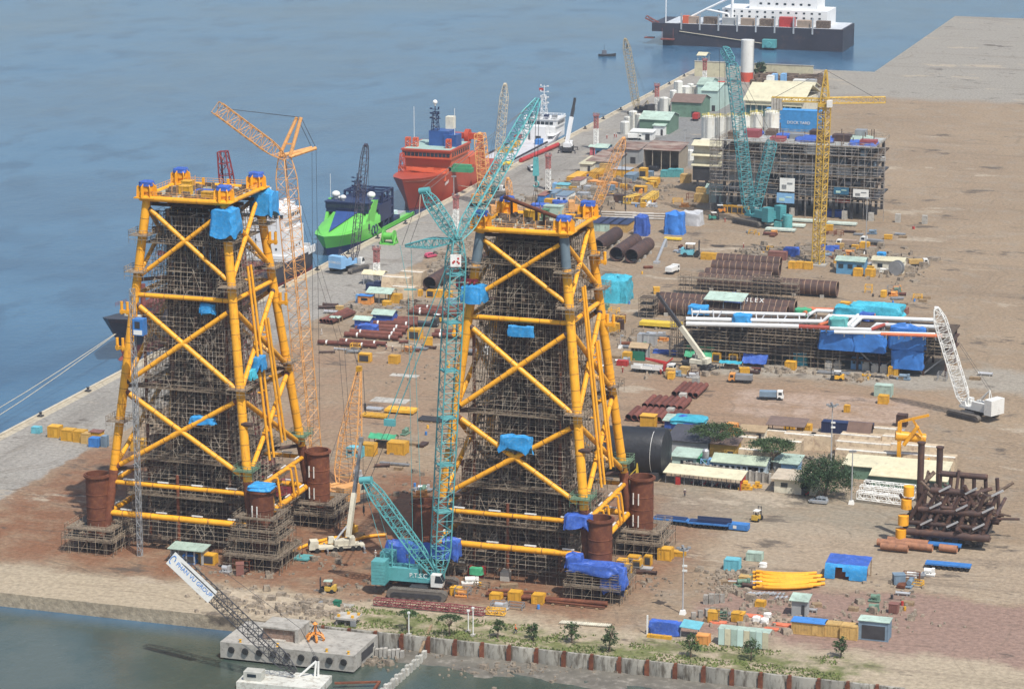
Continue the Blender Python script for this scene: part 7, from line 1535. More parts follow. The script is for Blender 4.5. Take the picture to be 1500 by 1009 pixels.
bx=V(-178.2-19.6,571.0-16.6,0);hang(bx+V(-3.6,-4.0,2.6),6.5,3.4,6.0,TARPD,'royal blue sheet on the left can behind the teal crane',18,.35,0,.45);hang(bx+V(2.6,-4.4,5.6),9,2.6,3.0,TARPD,'long royal blue sheet behind the teal crane boom foot',19,.4,0,.4);hang(bx+V(7.2,-3.0,5.2),3.6,3.2,4.6,TARPD,'royal blue sheet right of the teal crane boom foot',20,.3)
def ondeck(P,z,rows):
 for(u,v,w,d,h,m,lab,nm)in rows:
  c=P('B',z).lerp(P('A',z),u)+(P('C',z)-P('A',z))*v+V(0,0,.06);t=thing(nm,lab,'deck equipment',V(c.x,c.y,z));mb=MB();mb.box(c.x,c.y,z+.05,w,d,h);
  for e in(-1,1):mb.box(c.x+e*w*.46,c.y-d*.5-.04,z+.05,.12,.08,h)
  mb.box(c.x,c.y-d*.5-.04,z+.05+h-.14,w,.08,.14);mb.build('body',m,t,smooth=0);mb=MB();mb.box(c.x,c.y,z+.05+h,w+.15,d+.15,.1);mb.build('lid',m,t,smooth=0)
ondeck(P2,zt2,((.42,.62,3.0,2.0,2.2,YELD,'yellow box on the top deck of the right jacket','deck_box'),(.56,.72,1.4,1.4,2.2,M('deck_green_box',(.08,.2,.12),.6),'dark green box on the top deck of the right jacket','deck_box'),(.6,.93,4,2.2,2.4,MINT,'mint topped cabin at the back of the right jacket deck','deck_cabin')))
ondeck(P1,zt1,((.35,.35,2.6,2,1.8,YELD,'yellow box on the left side of the left jacket deck','deck_box'),(.74,.12,2.6,1.8,1.6,YELD,'yellow box by the front edge of the left jacket deck','deck_box'),(.55,.5,4.5,2.4,.6,TARPD,'flat navy skid on the left jacket deck','deck_skid'),(.8,.6,2,2,1.4,ORNG,'orange skid at the right of the left jacket deck','deck_skid'),(.2,.75,2.4,2,1.6,YELD,'yellow skid at the back left of the left jacket deck','deck_skid')))
z=zt2;a=P2('D',z).lerp(P2('C',z),.08)+V(-1,-3,4.0);c=P2('A',z)+V(-.5,1.0,2.6);t=thing('rusty_pipe','long rusty pipe slung across the top deck of the right jacket','pipe',V((a.x+c.x)/2,(a.y+c.y)/2,z));mb=MB();mb.tube(a,c,.44,14);mb.build('pipe',RUST,t)
for s_ in(.12,.55,.68):q_=a.lerp(c,s_);mb=MB();mb.tube(V(q_.x,q_.y,z),q_-V(0,0,.3),.28,8);mb.build('post',DKRUST,t)
p=P1('D',zt1).lerp(P1('C',zt1),.62);t=thing('crane_boom','dark crimson crane boom rising behind the left jacket deck','crane boom',V(p.x,p.y+26,0));a=V(p.x-4,p.y+24,zt1-22);c=on(326,222,a);mb=MB();mb.lattice(V(a.x+3,a.y,0),c,2.8,2.2,30,.2,.1,.5,.7);mb.build('boom',M('crimson_paint',()),t)
for e in(-.3,.3):rope(t,[c+V(e,0,0),V(a.x-6,a.y+3,30)],.05)
bb=V(a.x+3,a.y,0);crawler_base(t,bb,R(140),.8,M('crimson_paint',()),CREAM)
px_=on(217,690,P1('B',0));t=thing('hoist_tower','grey hoist mast with a blue lift cage on the left jacket','hoist',V(px_.x,P1('B',0).y-2.2,0));hb=V(px_.x,P1('B',0).y-2.2,0);mb=MB();mb.lattice(hb,hb+V(0,0,60),.9,.9,44,.09,.06);mb.build('mast',STEELG,t);mb=MB();mb.box(hb.x+1.6,hb.y,50,2.4,2.2,3.6);cg=mb.build('cage',BLUEP,t);mb=MB();mb.box(hb.x+1.6,hb.y-1.13,50.2,2.0,.06,1.0);mb.build('white_panel',WHITE,cg);mb=MB();mb.box(hb.x+1.5,hb.y-1.13,51.6,1.2,.06,1.5);mb.build('opening',BLKST,cg)
wrap(895,444,9.0,9.5,7.0,TARPC,'big cyan wrapped load beside the right jacket rear leg',51,amp=.5);wrap(938,346,4.6,4,6.6,TARPD,'tall royal blue wrapped load left of the wider one',52,amp=.4);wrap(986,344,6.4,5,7.0,M('mid_blue_tarp',(.04,.18,.55),.42,.2,.8,bump=.35,bsc=2),'wide blue wrapped load beside the silver wrapped unit',53,amp=.45);wrap(1012,331,7,5,4.6,M('silver_wrap',(.50,.51,.53),.35,.15,.8,bump=.4,bsc=2),'silver wrapped unit right of the blue wrapped loads',54,amp=.2);wrap(995,320,3.5,3,1.6,TARPD,'low blue sheet behind the silver wrapped unit',55)
for i,(u,v,w,m,lab)in enumerate(((220,590,5,TARPD,'blue sheet over gear before the white gabled container'),(50,620,6,TARPD,'blue sheets at the left foot of the equipment park'),(130,625,4,TARPD,'blue sheet right of the two at the park foot'),(800,550,2.5,TARPD,'small blue sheet by the orange crane hook'),(425,365,4,TARPD,'blue sheeted pile between yellow containers in the park'),(1010,295,4,TARPK,'dark sheeted heap before the rusty open shed'))):p=u2(u,v);wrap(p[0],p[1],w,w*.7,1.8,m,lab,60+i)
wrap(1004,651,8.2,7,5.6,TARPD,'royal blue tent sheet with a cyan top behind the umbrella tree',70,amp=.3);p=at(1004,651);mb=MB();mb.drape((p.x,p.y+3.5,5.2),8.6,7.4,.9,0,71,.2,40,.5,.03);single('tarpaulin',mb,TARPC,'cyan top sheet over the royal blue tent','tarpaulin',smooth=50)
b=at(937,709);c=b+V(0.5,8,0);t=thing('wrapped_cylinder','huge charcoal sheeted drum lying right of the right jacket','wrapped load',V(c.x,c.y,0));mb=MB();rings=[]
for x,r_ in((-13,0.2),(-13,4.6),(-12,5.0),(-6,5.15),(-1,5.2),(3,5.2),(4.2,5.0),(4.8,3.2),(4.9,.2)):
 rings.append([(c.x+x*.9+.12*noise.noise(Vector((i*.7,x,1))),c.y+r_*1.05*math.cos(2*PI*i/30)*(1+.03*math.sin(i*1.9+x))+x*.1,6.2+r_*1.12*math.sin(2*PI*i/30)*(1+.025*math.sin(i*2.7+x)))for i in range(30)])
mb.loft(rings);mb.build('sheet',TARPK,t,smooth=50);mb=MB();mb.pipe((c.x+1.2,c.y+.1,6.2),(c.x+1.3,c.y+.1,6.2),5.75,.08,30);mb.build('white_strap',WHITE,t);mb=MB();mb.box(c.x-3,c.y,0,2,9,2);mb.box(c.x+2,c.y,0,2,9,2);mb.build('cradle',BLKST,t)
mb=MB();p=at(933,704);mb.prism([p+V(-.5,0,0),p+V(.5,0,0),p+V(.12,0,4.4),p+V(-.12,0,4.4)],(0,.3,0));mb.beam(p+V(0,.1,3.2),p+V(-2,.1,1.0),.22);single('yellow_stand',mb,M('bright_yellow',()),'narrow bright yellow stand before the charcoal drum','stand')
def crane_truck():
 b=at(958,546);t=thing('crane_truck','white flatbed truck with a folded red crane by the pipe rack','truck',b,R(-2));I=V(0,0,0)
 for x in(-4.4,-3.2,-1.0,.2,1.6,4.6):
  for y in(-1.05,1.05):wheel(t,I,0,1,x,y,.5,.5,.4)
 mb=MB();mb.box(-.2,0,.6,12.2,1,.4);mb.build('chassis',BLKST,t,local=True);mb=MB();mb.prism([(4.0,-1.2,.6),(6.1,-1.2,.6),(6.1,-1.2,1.7),(5.9,-1.2,3.0),(4.0,-1.2,3.0)],(0,2.4,0));c=mb.build('cab',WHITE,t,local=True)
 mb=MB();mb.box(6.02,0,1.75,.1,2.1,1.0,0,.6,1);mb.build('windscreen',GLASS,c,local=True);mb=MB();mb.box(5.2,-1.22,1.7,1.1,.06,.9);mb.build('side_window',GLASS,c,local=True)
 mb=MB();mb.box(-1.8,0,1.05,9.2,2.4,.15);mb.build('flatbed',WHITE,t,local=True)
 for i in range(3):mb=MB();mb.box(-4.9+3.05*i,-1.22,1.05,2.9,.1,1.0);mb.box(-4.9+3.05*i,1.22,1.05,2.9,.1,1.0);mb.build('drop_side',WHITE,t,local=True)
 mb=MB();mb.box(3.3,0,1.0,.9,1.6,2.2);mb.beam((3.3,0,3.2),(-2.5,0,3.9),.55,.6);mb.beam((-2.5,0,3.9),(2.4,.3,2.8),.4,.45);mb.beam((3.2,0,2.8),(5.4,0,4.6),.35,.4);mb.build('loader_crane',REDP,t,local=True)
crane_truck()
def gable_tarp(px,py,w,d,h,m,lab,posts=True,seed=0,frame=WOOD,low=.5):
 b=at(px,py);t=thing('tarp_shelter',lab,'shelter',b);mb=MB();N=10;P=[]
 for j in range(7):
  for i in range(N+1):
   v=j/6;x=-w/2+w*i/N;y=d*v;z=h*(low+(1-low)*(1-abs(v-.5)*2))-.18*math.sin(PI*i/N*3)**2+.15*noise.noise(Vector((x,y,seed)))
   P.append((x,y,z))
 top=[(x,y,z+.06)for x,y,z in P];F=[]
 for j in range(6):
  for i in range(N):a=j*(N+1)+i;F.append((a,a+1,a+N+2,a+N+1))
 n=len(P);mb.add(P+top,[tuple(reversed(f))for f in F]+[tuple(k+n for k in f)for f in F]);mb.build('sheet',m,t,local=True,smooth=40);mb=MB()
 for x in(-w*.45,w*.45):
  for y in(.1,d-.1):mb=MB();mb.box(x,y,0,.18,.18,h*low);mb.build('post',frame,t,local=True)
 mb=MB();mb.box(0,d*.5,0,w*.6,d*.4,h*low*.6);mb.build('stored_gear',SCRAP,t,local=True)
gable_tarp(1022,529,8,6,3.8,TARPG,'green sheet tent behind the white rough terrain crane',low=.3);gable_tarp(1069,542,6.4,3,2.4,TARPC,'flat cyan sheet shelter right of the rough terrain crane',low=.8);gable_tarp(1104,538,7,5,3.2,TARPD,'violet blue sheet tent right of the cyan shelter',low=.35);gable_tarp(1103,520,2.6,2,2.6,TARPG,'small green sheet shelter behind the violet tent',low=.7);wrap(1169,536,4.4,3,3.4,TARPC,'teal sheeted hut before the pipe rack',81,amp=.12);wrap(1293,538,2.4,2,3,TARPD,'small violet blue sheet by the green bins',82)
gable_tarp(558,658,7,4,3.6,TARPG,'green sheet over a dark machine between two yellow boxes',low=.75)
shed(935,528,4.6,4,3.8,.8,GREYW,M('tan_roof',(.38,.28,.17),.8),'open booth with a tan roof and a green curtain','booth','booth',open_front=True);b=at(935,528);mb=MB();mb.drape((b.x,b.y-.1,0),3.6,.3,2.6,0,3,.08,30,.02,.02);single('curtain',mb,M('dark_green_sheet',(.02,.16,.10),.6,bump=.3),'dark green curtain hung in the tan roofed booth','curtain')
b=at(961,520);mb=MB();mb.beam(b+V(-4,0,0),b+V(-4,0,5.5),.4);mb.beam(b+V(4,0,0),b+V(4,0,5.5),.4);mb.beam(b+V(-4.2,0,5.7),b+V(4.2,0,5.7),.5);single('portal',mb,STEELG,'grey steel portal behind the white crane truck','portal');wrap(974,519,7,1.6,1.0,TARPD,'long low violet sheet right of the grey portal frame',83)
for px,py,lab in((1213,541,'1st concrete block from the teal hut under the rack'),(1226,541,'2nd concrete block from the teal hut under the rack'),(1268,543,'concrete block right of the toilets under the rack'),(1281,546,'double concrete block under the rack'),(1294,547,'concrete block left of the yellow box under the rack'),(566,845,''),(739,851,'concrete blocks left of the right jacket middle riser'),(675,838,'concrete block behind the teal crane cab')):
 if lab:b=at(px,py);mb=MB();mb.box(b.x,b.y+.8,0,2.0,1.6,2.0);mb.box(b.x+.1,b.y+.8,2.0,1.5,1.2,.5);single('concrete_block',mb,GREYC,lab,'block')
t=crate(696,845,3.2,2.2,1.9,REDP,'dark red machine with a green sheet under the right jacket',cat='machine',name='generator');wrap(696,842,2.8,1.6,1.4,TARPG,'small green sheet on the dark red machine',84,z=1.9,amp=.08)
shed(530,481,4.6,4,2.6,.6,TARPD,MINT,'blue cabin with a mint roof left of the other by the pipe rack','cabin','cabin',door=False);shed(560,476,6,5,3.2,.9,TARPD,MINT,'blue cabin with a sagging mint roof by the short pipe stack','cabin','cabin',door=False);wrap(537,490,6,3,2.6,TARPD,'royal blue sheet over the ends of the broad pipe rack',85)
shed(555,445,7.4,6,3.4,1.0,STEELG,MINT,'mint canopy on posts beside the orange hut','canopy','canopy',posts=3);shed(546,418,6.4,4,3.6,.8,MATC['S'],M('cream_canvas',(.62,.56,.38),.6),'cream umbrella canopy on the quay road','canopy','canopy',posts=2);b=at(549,425);mb=MB();mb.box(b.x,b.y,0,5,3,2.2);mb.box(b.x+1,b.y,2.2,2,2,.8);single('machine',mb,NAVY,'dark blue machine under the cream umbrella canopy','machine')
gable_tarp(490,473,3.4,2.6,1.8,MINT,'mint sheet table by the small pipe pile near the quay',low=.9)
for i in range(4):a=at(470+i*5,474+i*.6);pipe_at(a,a+V(2,17-i,0),.6,RUSTP,'rusty pipe in the slanting pile near the quay road','rusty pipes slanting by the quay road',n=12)
rubble('scrap_pile','rusty cut offs in a heap beside the orange hut',[(522,452,6,3,.2)],70,.5,1.6,14);rubble('scrap_pile','loose steel frames strewn between the yellow box and the open tubular',[(600,448,16,4,.2),(560,452,8,3,.2)],120,.5,1.8,15);rubble('scrap_pile','small site clutter along the front of the pipe rack',[(1000,545,30,3,.2),(1120,542,40,3,.2),(1250,552,30,3,.2),(940,500,30,10,.2)],200,.4,1.4,16);rubble('scrap_pile','mixed site clutter filling the equipment park',[(850,290,40,8,.2),(900,285,40,8,.2),(930,270,25,6,.2),(860,270,24,8,.2),(840,300,20,4,.2)],520,.6,2.6,17);rubble('scrap_pile','timber and steel clutter round the foot of the tower crane',[(1120,372,22,4,.2),(1180,372,30,6,.2),(1240,376,30,8,.2),(1290,385,20,10,.2),(1330,390,20,10,.2)],420,.5,2.2,18);rubble('scrap_pile','scrap strewn over the mauve ground in the right foreground',[(1060,862,16,6,.2),(1130,880,40,8,.2),(1160,910,60,8,.2),(1300,890,40,20,.2),(1070,840,20,6,.2)],420,.3,1.1,19)
rubble('scrap_pile','offcuts and timber on the red earth round the jackets',[(700,865,60,6,.1),(560,860,60,10,.1),(450,815,40,10,.1),(940,850,40,10,.1),(600,700,50,20,.1),(620,560,60,30,.1),(350,838,40,4,.1)],380,.2,.9,20)
shed(1245,402,9,6,4.4,.8,M('workshop_blue',(.10,.26,.42),.6),MINT,'blue walled workshop with a mint roof near the tower crane',win=3);shed(1300,400,10,6,4,.7,CRMW,PALEY,'pale roofed workshop right of the blue walled one',win=2);wrap(1157,376,5,4,2.6,TARPD,'blue sheeted heap left of the tower crane foot',86);wrap(1214,368,6,3,1.6,TARPD,'low blue sheet right of the tower crane mast',87);wrap(1290,380,3,3,2,TARPB,'small blue sheet heap at the right of the workshops',88)
b=at(1313,403);t=thing('cable_reel','grey cable reel at the right of the workshops','reel',b);mb=MB();mb.lathe([(2.4,-1),(2.4,-.8),(1.2,-.8),(1.2,.8),(2.4,.8),(2.4,1)],b+V(0,0,2.4),20,(.3,1,0));mb.build('reel',STEELG,t)
u4=lambda u,v:(930+u/4.5455,620+v/4.5455)
def shp(px,py,wpx,*a,**k):b=at(px,py);return shed(px,py,wpx/ppm(b),*a,**k)
p=u4(325,308);shp(p[0],p[1],36,6,3.2,.5,MINTW,MINT,'mint green hut with a flat roof by the canopy shed','hut','hut',win=1,mono=True);p=u4(425,310);shp(p[0],p[1],10,4,3,.4,M('hut_green',(.05,.28,.17),.6),GREENP,'narrow dark green hut beside the mint one','hut','hut',mono=True)
p=u4(470,318);b=at(*p);t=thing('water_tower','silver water tank on a pale blue steel stand','water tower',b);mb=MB();mb.lattice(b,b+V(0,0,3.2),2,2,2,.12,.08);mb.build('stand',LBLUE,t);mb=MB();mb.lathe([(.8,3.3),(.85,3.4),(.85,5.2),(.5,5.6),(0,5.7)],b,14);mb.build('tank',SILV,t)
p=u4(507,318);crate(p[0],p[1],2.0,2,2.8,'L','sky blue door cabin left of the long office',cat='cabin',name='cabin')
p=u4(690,345);shp(p[0],p[1],78,7,3.0,1.1,M('office_blue_white',(.45,.56,.64),.7),M('mint_cream_roof',(.40,.47,.36),.7,.2,.4),'long pale blue office with a mint cream roof','office','office',win=9)
p=u4(345,235);shp(p[0],p[1],62,13,4.4,.9,GREYW,DKROOF,'broad shed with a slate grey roof above the mint hut','shed','shed',mono=True,door=False)
p=u4(585,250);shp(p[0],p[1],40,5,4.2,.5,M('ochre_wall',(.42,.26,.06),.7),M('brown_roof',()),'ochre walled store under the umbrella tree','store','store',mono=True);p=u4(560,178);crate(p[0],p[1],4.5,3,3.0,M('pinkish_red',(.42,.13,.12),.7),'dull pink container behind the umbrella tree')
a=at(*u4(330,318));c=at(*u4(900,400));t=thing('perimeter_wall','grey block wall behind the motorbike canopy','wall',(a+c)/2)
mb=MB();d_=c-a;mb.beam(a+V(0,0,1.2),c+V(0,0,1.2),.3,2.4);mb.build('wall',GREYD,t)
for i in range(14):q_=a.lerp(c,i/13);mb=MB();mb.box(q_.x,q_.y-.1,0,.5,.6,2.6);mb.build('pier',GREYC,t)
a=at(*u4(205,395));c=at(*u4(700,447));rzc=math.atan2(c.y-a.y,c.x-a.x);L=(c-a).length;t=thing('parking_canopy','long cream roofed canopy over parked motorbikes','canopy',a,rzc)
mb=MB();mb.prism([(-.5,-.8,2.7),(L+.5,-.8,2.7),(L+.5,4.6,3.6),(-.5,4.6,3.6)],(0,0,.14));mb.build('roof',PALEY,t,local=True,smooth=0)
for i in range(9):
 for y in(0,4.2):mb=MB();mb.box(L*i/8,y,0,.14,.14,2.8+.15*y);mb.build('post',STEELG,t,local=True)
mb=MB();mb.box(L+.1,1.9,0,.15,4,2.9);mb.build('end_wall',REDP,t,local=True)
cs,sn=math.cos(rzc),math.sin(rzc)
def moto(x,y,z,rz,m,lab,grp):
 t=thing('motorbike',lab,'motorbike',V(x,y,z),rz,grp)
 for dx in(-.62,.62):mb=MB();mb.lathe([(.2,-.05),(.3,-.05),(.3,.05),(.2,.05)],(dx,0,.3),10,(0,1,0));mb.build('wheel',TYRE,t,local=True)
 mb=MB();mb.path([(-.6,0,.45),(-.1,0,.5),(.3,0,.6),(.55,0,.9)],.13,6);mb.box(-.3,0,.35,.5,.22,.35);mb.build('body',m,t,local=True);mb=MB();mb.box(-.3,0,.72,.75,.24,.12);mb.build('saddle',BLKST,t,local=True);mb=MB();mb.tube((.5,-.3,1.0),(.5,.3,1.0),.03,4);mb.build('handlebar',BLKST,t,local=True)
for i in range(16):s_=.34+.62*i/15;q_=a+V(cs,sn,0)*L*s_+V(-sn,cs,0)*1.2;moto(q_.x,q_.y,0,rzc+R(80),(REDP,BLKST,NAVY,SILV)[i%4],'motorbike parked in the row under the cream canopy','motorbikes under the canopy')
q_=a+V(cs,sn,0)*L*.17-V(-sn,cs,0)*.1;mb=MB();mb.box(q_.x,q_.y,0,1.1,.9,1.9);mb.box(q_.x,q_.y-.46,.3,.8,.05,1.2);single('red_cabinet',mb,REDP,'red cabinet at the left end of the motorbike canopy','cabinet')
def crate_stack(px,py,n,rows,lab):
 for k in range(rows):
  for i in range(n-k):b=at(px+(i+k*.5)*7,py);mb=MB();mb.box(b.x,b.y+.6,k*.75,1.05,1.1,.7);mb.box(b.x,b.y+.02,k*.75+.1,.8,.06,.14);single('crate',mb,MATC['Y']if k%2 else YELD,lab,'crate',lab.split(' in ')[1])
crate_stack(1084,718,3,3,'yellow crate in the stepped stack right of the canopy');crate_stack(1105,715,2,3,'yellow crate in the square stack left of the cream house')
p=u4(1060,470);shp(p[0],p[1],60,7,3.4,.25,CRMW,M('tan_flat_roof',(.42,.36,.28),.8),'small cream house with a flat tan roof by the bushy tree','house','house',ov=.8,mono=True,win=2);p=u4(1025,365);shp(p[0],p[1],24,5,3.6,.4,LBLUE,MINT,'small pale blue hut behind the cream house','hut','hut',mono=True);p=u4(1000,330);shp(p[0],p[1],36,6,2.6,.4,GREYW,MINT,'low mint roofed lean to behind the cream house','shed','shed',mono=True)
def car(px,py,rz,m,label):
 b=at(px,py);t=thing('car',label,'car',b,rz);I=V(0,0,0)
 for x in(-1.35,1.4):
  for y in(-.75,.75):wheel(t,I,0,1,x,y,.33,.33,.24)
 mb=MB();rings=[]
 for x,zb,zt_,w in((-2.25,.45,1.0,.75),(-2.1,.32,1.2,.85),(-1.0,.28,1.0,.9),(.8,.28,1.0,.9),(1.9,.3,.9,.85),(2.25,.4,.7,.7)):rings.append([(x,-w,zb),(x,-w,zt_-.1),(x,-w*.85,zt_),(x,w*.85,zt_),(x,w,zt_-.1),(x,w,zb)])
 mb.loft(rings);mb.build('body',m,t,local=True);mb=MB();mb.loft([[(x,-w,.95),(x2,-w*.82,z),(x2,w*.82,z),(x,w,.95)]for x,x2,z,w in((-2.15,-1.9,1.62,.8),(-.5,-.5,1.72,.84),(.5,.35,1.68,.82),(1.35,.8,1.2,.76))]);ch=mb.build('cabin',m,t,local=True)
 for e in(-1,1):
  for x,w in((-1.45,.8),(-.45,.85),(.4,.6)):mb=MB();mb.box(x,e*.77,1.12,w,.06,.38);mb.build('window',GLASS,ch,local=True)
 mb=MB();mb.box(1.02,0,1.08,.1,1.3,.45,0,.3,.9);mb.build('windscreen',GLASS,ch,local=True)
 for e in(-.6,.6):mb=MB();mb.box(2.2,e,.6,.08,.3,.15);mb.build('headlight',WHITE,t,local=True);mb=MB();mb.box(-2.22,e,.75,.06,.2,.25);mb.build('tail_light',REDP,t,local=True)
car(1199,737,R(178),M('silver_car_paint',(.48,.52,.57),.25,.04,1,metal=.6,spec=.5),'silver estate car parked before the bushy tree');moto(at(1182,726).x,at(1182,726).y,0,1,REDP,'red motorbike under the bushy tree',None)
car(631,377,R(60),M('pink_car',(.5,.08,.14),.4),'pinkish red car among the rocks beside the quay road')
GB='tan concrete blocks with square holes'
def cblock(px,py,wpx,d,h,lab,holes=None,rz=0,m=None,slope=.75):
 b=at(px,py);w=wpx/ppm(b);t=thing('concrete_block',lab,'concrete block',b,rz,GB);mb=MB();mb.prism([(-w/2,0,0),(-w/2,d,0),(-w/2,d,h),(-w/2,d*(1-slope),h)],(w,0,0));mb.build('body',m or BLOCKC,t,local=True)
 n=holes or max(2,int(w/1.7));ang=math.atan2(d*(1-slope),h)
 for i in range(n):x=-w/2+w*(i+.5)/n;z=h*.45;y=d*(1-slope)*.45;mb=MB();mb.prism([(x-.36,y-.03,z-.36),(x+.36,y-.03,z-.36),(x+.36,y-.03+.7*math.tan(ang),z+.36),(x-.36,y-.03+.7*math.tan(ang),z+.36)],(0,.04,0));mb.build('hole',BLKST,t,local=True,smooth=0)
 mb=MB();mb.box(0,d*(1-slope)+.5,h+.003,w*.99,1.0,.16);mb.build('white_lip',M('chalky_lip',(.68,.64,.56),.9,.25,.8,mix=(.35,.3,.24),mixamt=.3),t,local=True)
for i,(px,py,wpx,d,h,lab)in enumerate(((1110,683,62,5,3.6,'front left tan block below the umbrella tree'),(1093,663,26,4,3.6,'small tan block behind the front left one'),(1143,671,58,5,4,'tan block behind the umbrella tree on the block store'),(1168,658,44,5,3.4,'tan block left of the ringed light pole'),(1200,660,34,5,3.4,'leaning tan block just left of the ringed light pole'),(1152,648,70,4,2.4,'long tan block at the back of the left store'),(1268,686,94,5,3.8,'front long tan block right of the ringed light pole'),(1356,692,82,5,3.8,'front long tan block below the yellow bracket frame'),(1262,672,80,5,3.6,'second row tan block right of the ringed light pole'),(1340,676,76,5,3.6,'second row tan block below the yellow bracket frame'),(1258,660,60,5,3.4,'third row tan block beside the dark gabled kiln'),(1316,662,52,5,3.4,'third row tan block near the yellow bracket frame'),(1294,650,34,4,3.6,'short tan block behind the dark gabled kiln'),(577,429,42,6,4.6,'tall tan block with a hole row by the open tubular mouth'),(588,438,34,6,3.4,'plain tan block in front of the tall one by the quay road'),(600,420,34,6,4.4,'tan block behind the tall one by the quay road'))):cblock(px,py,wpx,d,h,lab)
rubble('broken_concrete','broken tan concrete between the block rows',[(1170,676,16,4,.2),(1200,676,14,4,.2),(1140,690,30,3,.2)],220,.4,1.4,22)
p=(1257,653);shp(p[0],p[1],30,5,3.4,2.0,M('sooty_wall',(.09,.07,.06),.9),M('sooty_roof',(.14,.09,.07),.9),'dark gabled kiln house on the tan blocks','kiln house','kiln_house',door=False)
shed(1150,645,9,5,3.8,.8,MATC['D'],M('brown_roof',()),'brown skeletal canopy behind the left tan blocks','canopy','canopy',mono=True,posts=3);shp(1102,648,34,5,3,.8,CRMW,M('tan_roof',()),'tan gabled hut right of the orange box','hut','hut');shp(981,632,16,4,2.8,.6,TARPD,MINT,'blue cabin with a mint roof left of the royal blue tent','cabin','cabin',mono=True);truck(1178,648,R(5),WHITE,WHITE,'white pickup parked between the tan blocks',5,bh=.5)
for(px,py,wpx,d,h,rm,lab)in((1310,706,150,7,3.2,PALEY,'long low shed with a cream roof before the tan blocks'),(1330,716,110,5,2.6,M('cream_canvas',()),'shorter cream roofed shed in front of the long one')):shp(px,py,wpx,d,h,.8,GREENS,rm,lab,'shed','shed',mono=True)
for i,(x0,y0,x1,y1,lab)in enumerate(((1256,734,1332,744,'white roof truss in front by the cream roofed sheds'),(1260,726,1338,735,'white roof truss behind the front one'),(1266,719,1340,727,'white roof truss farthest back by the sheds'))):truss_flat(x0,y0,x1,y1,1.6,1.8,WHITE,lab,z=.8,rc=.12)
def trailer(x0,y0,x1,y1,label,load=True,deckm=BLUEP,axles=8):
 a=at(x0,y0);c=at(x1,y1);L=(c-a).length;rz=math.atan2(c.y-a.y,c.x-a.x);t=thing('modular_trailer',label,'trailer',a,rz);mb=MB();mb.box(L/2,0,.95,L,2.4,.35);mb.box(L/2,0,.7,L,.6,.3);mb.build('deck',deckm,t,local=True);I=V(0,0,0)
 for i in range(axles):
  for y in(-.85,.85):wheel(t,I,0,1,L*(i+.5)/axles,y,.4,.4,.6)
 if load:
  mb=MB()
  for j in range(4):mb.box(L*.5,-.8+j*.55,1.3,L*.92,.25,.3)
  mb.build('deck_beams',M('dark_blue_beam',(.03,.06,.16),.5),t,local=True)
 return t,L
trailer(958,764,1008,769,'blue multi wheeled trailer half hidden by the rusty can');trailer(1008,770,1068,775,'blue multi wheeled trailer with raised beams');a=at(1083,776);t=thing('power_pack','bright blue power pack at the right end of the trailers','power pack',a,R(-2));mb=MB();mb.box(0,0,.3,4.4,2.2,1.3);mb.build('body',BLUEP,t,local=True);mb=MB();mb.box(-.8,-1.13,.6,.8,.06,.7);mb.build('white_mark',WHITE,t,local=True)
for i in range(5):a=at(1022,756+i*1.2,1.9+.1*i);c=at(1072,760+i*1.2,1.9+.1*i);mb=MB();mb.beam(a,c,.25,.3);single('steel_beam',mb,NAVY,'dark beam laid on the raised trailer','beam','dark beams on the trailer')
trailer(1312,798,1408,806,'blue multi wheeled trailer under the rusty tube frame',False,axles=12);trailer(1356,830,1422,836,'lone blue trailer right of the brown tubes on the ground',False,axles=8)
for i,(x0,y0,x1,y1)in enumerate(((1285,800,1366,809),(1300,797,1360,803),(1376,808,1402,811),(1290,806,1330,810))):a,c=at(x0,y0),at(x1,y1);pipe_at(a,c,.8,M('clay_pipe',(.34,.16,.09),.75,.25,.6,mix=(.2,.1,.07),mixamt=.4),('front long clay brown tube before the rusty tube frame','rear clay brown tube before the rusty tube frame','short clay brown tube near the lone trailer','low clay brown tube at the left of the others')[i],'clay brown tubes on the ground',n=14)
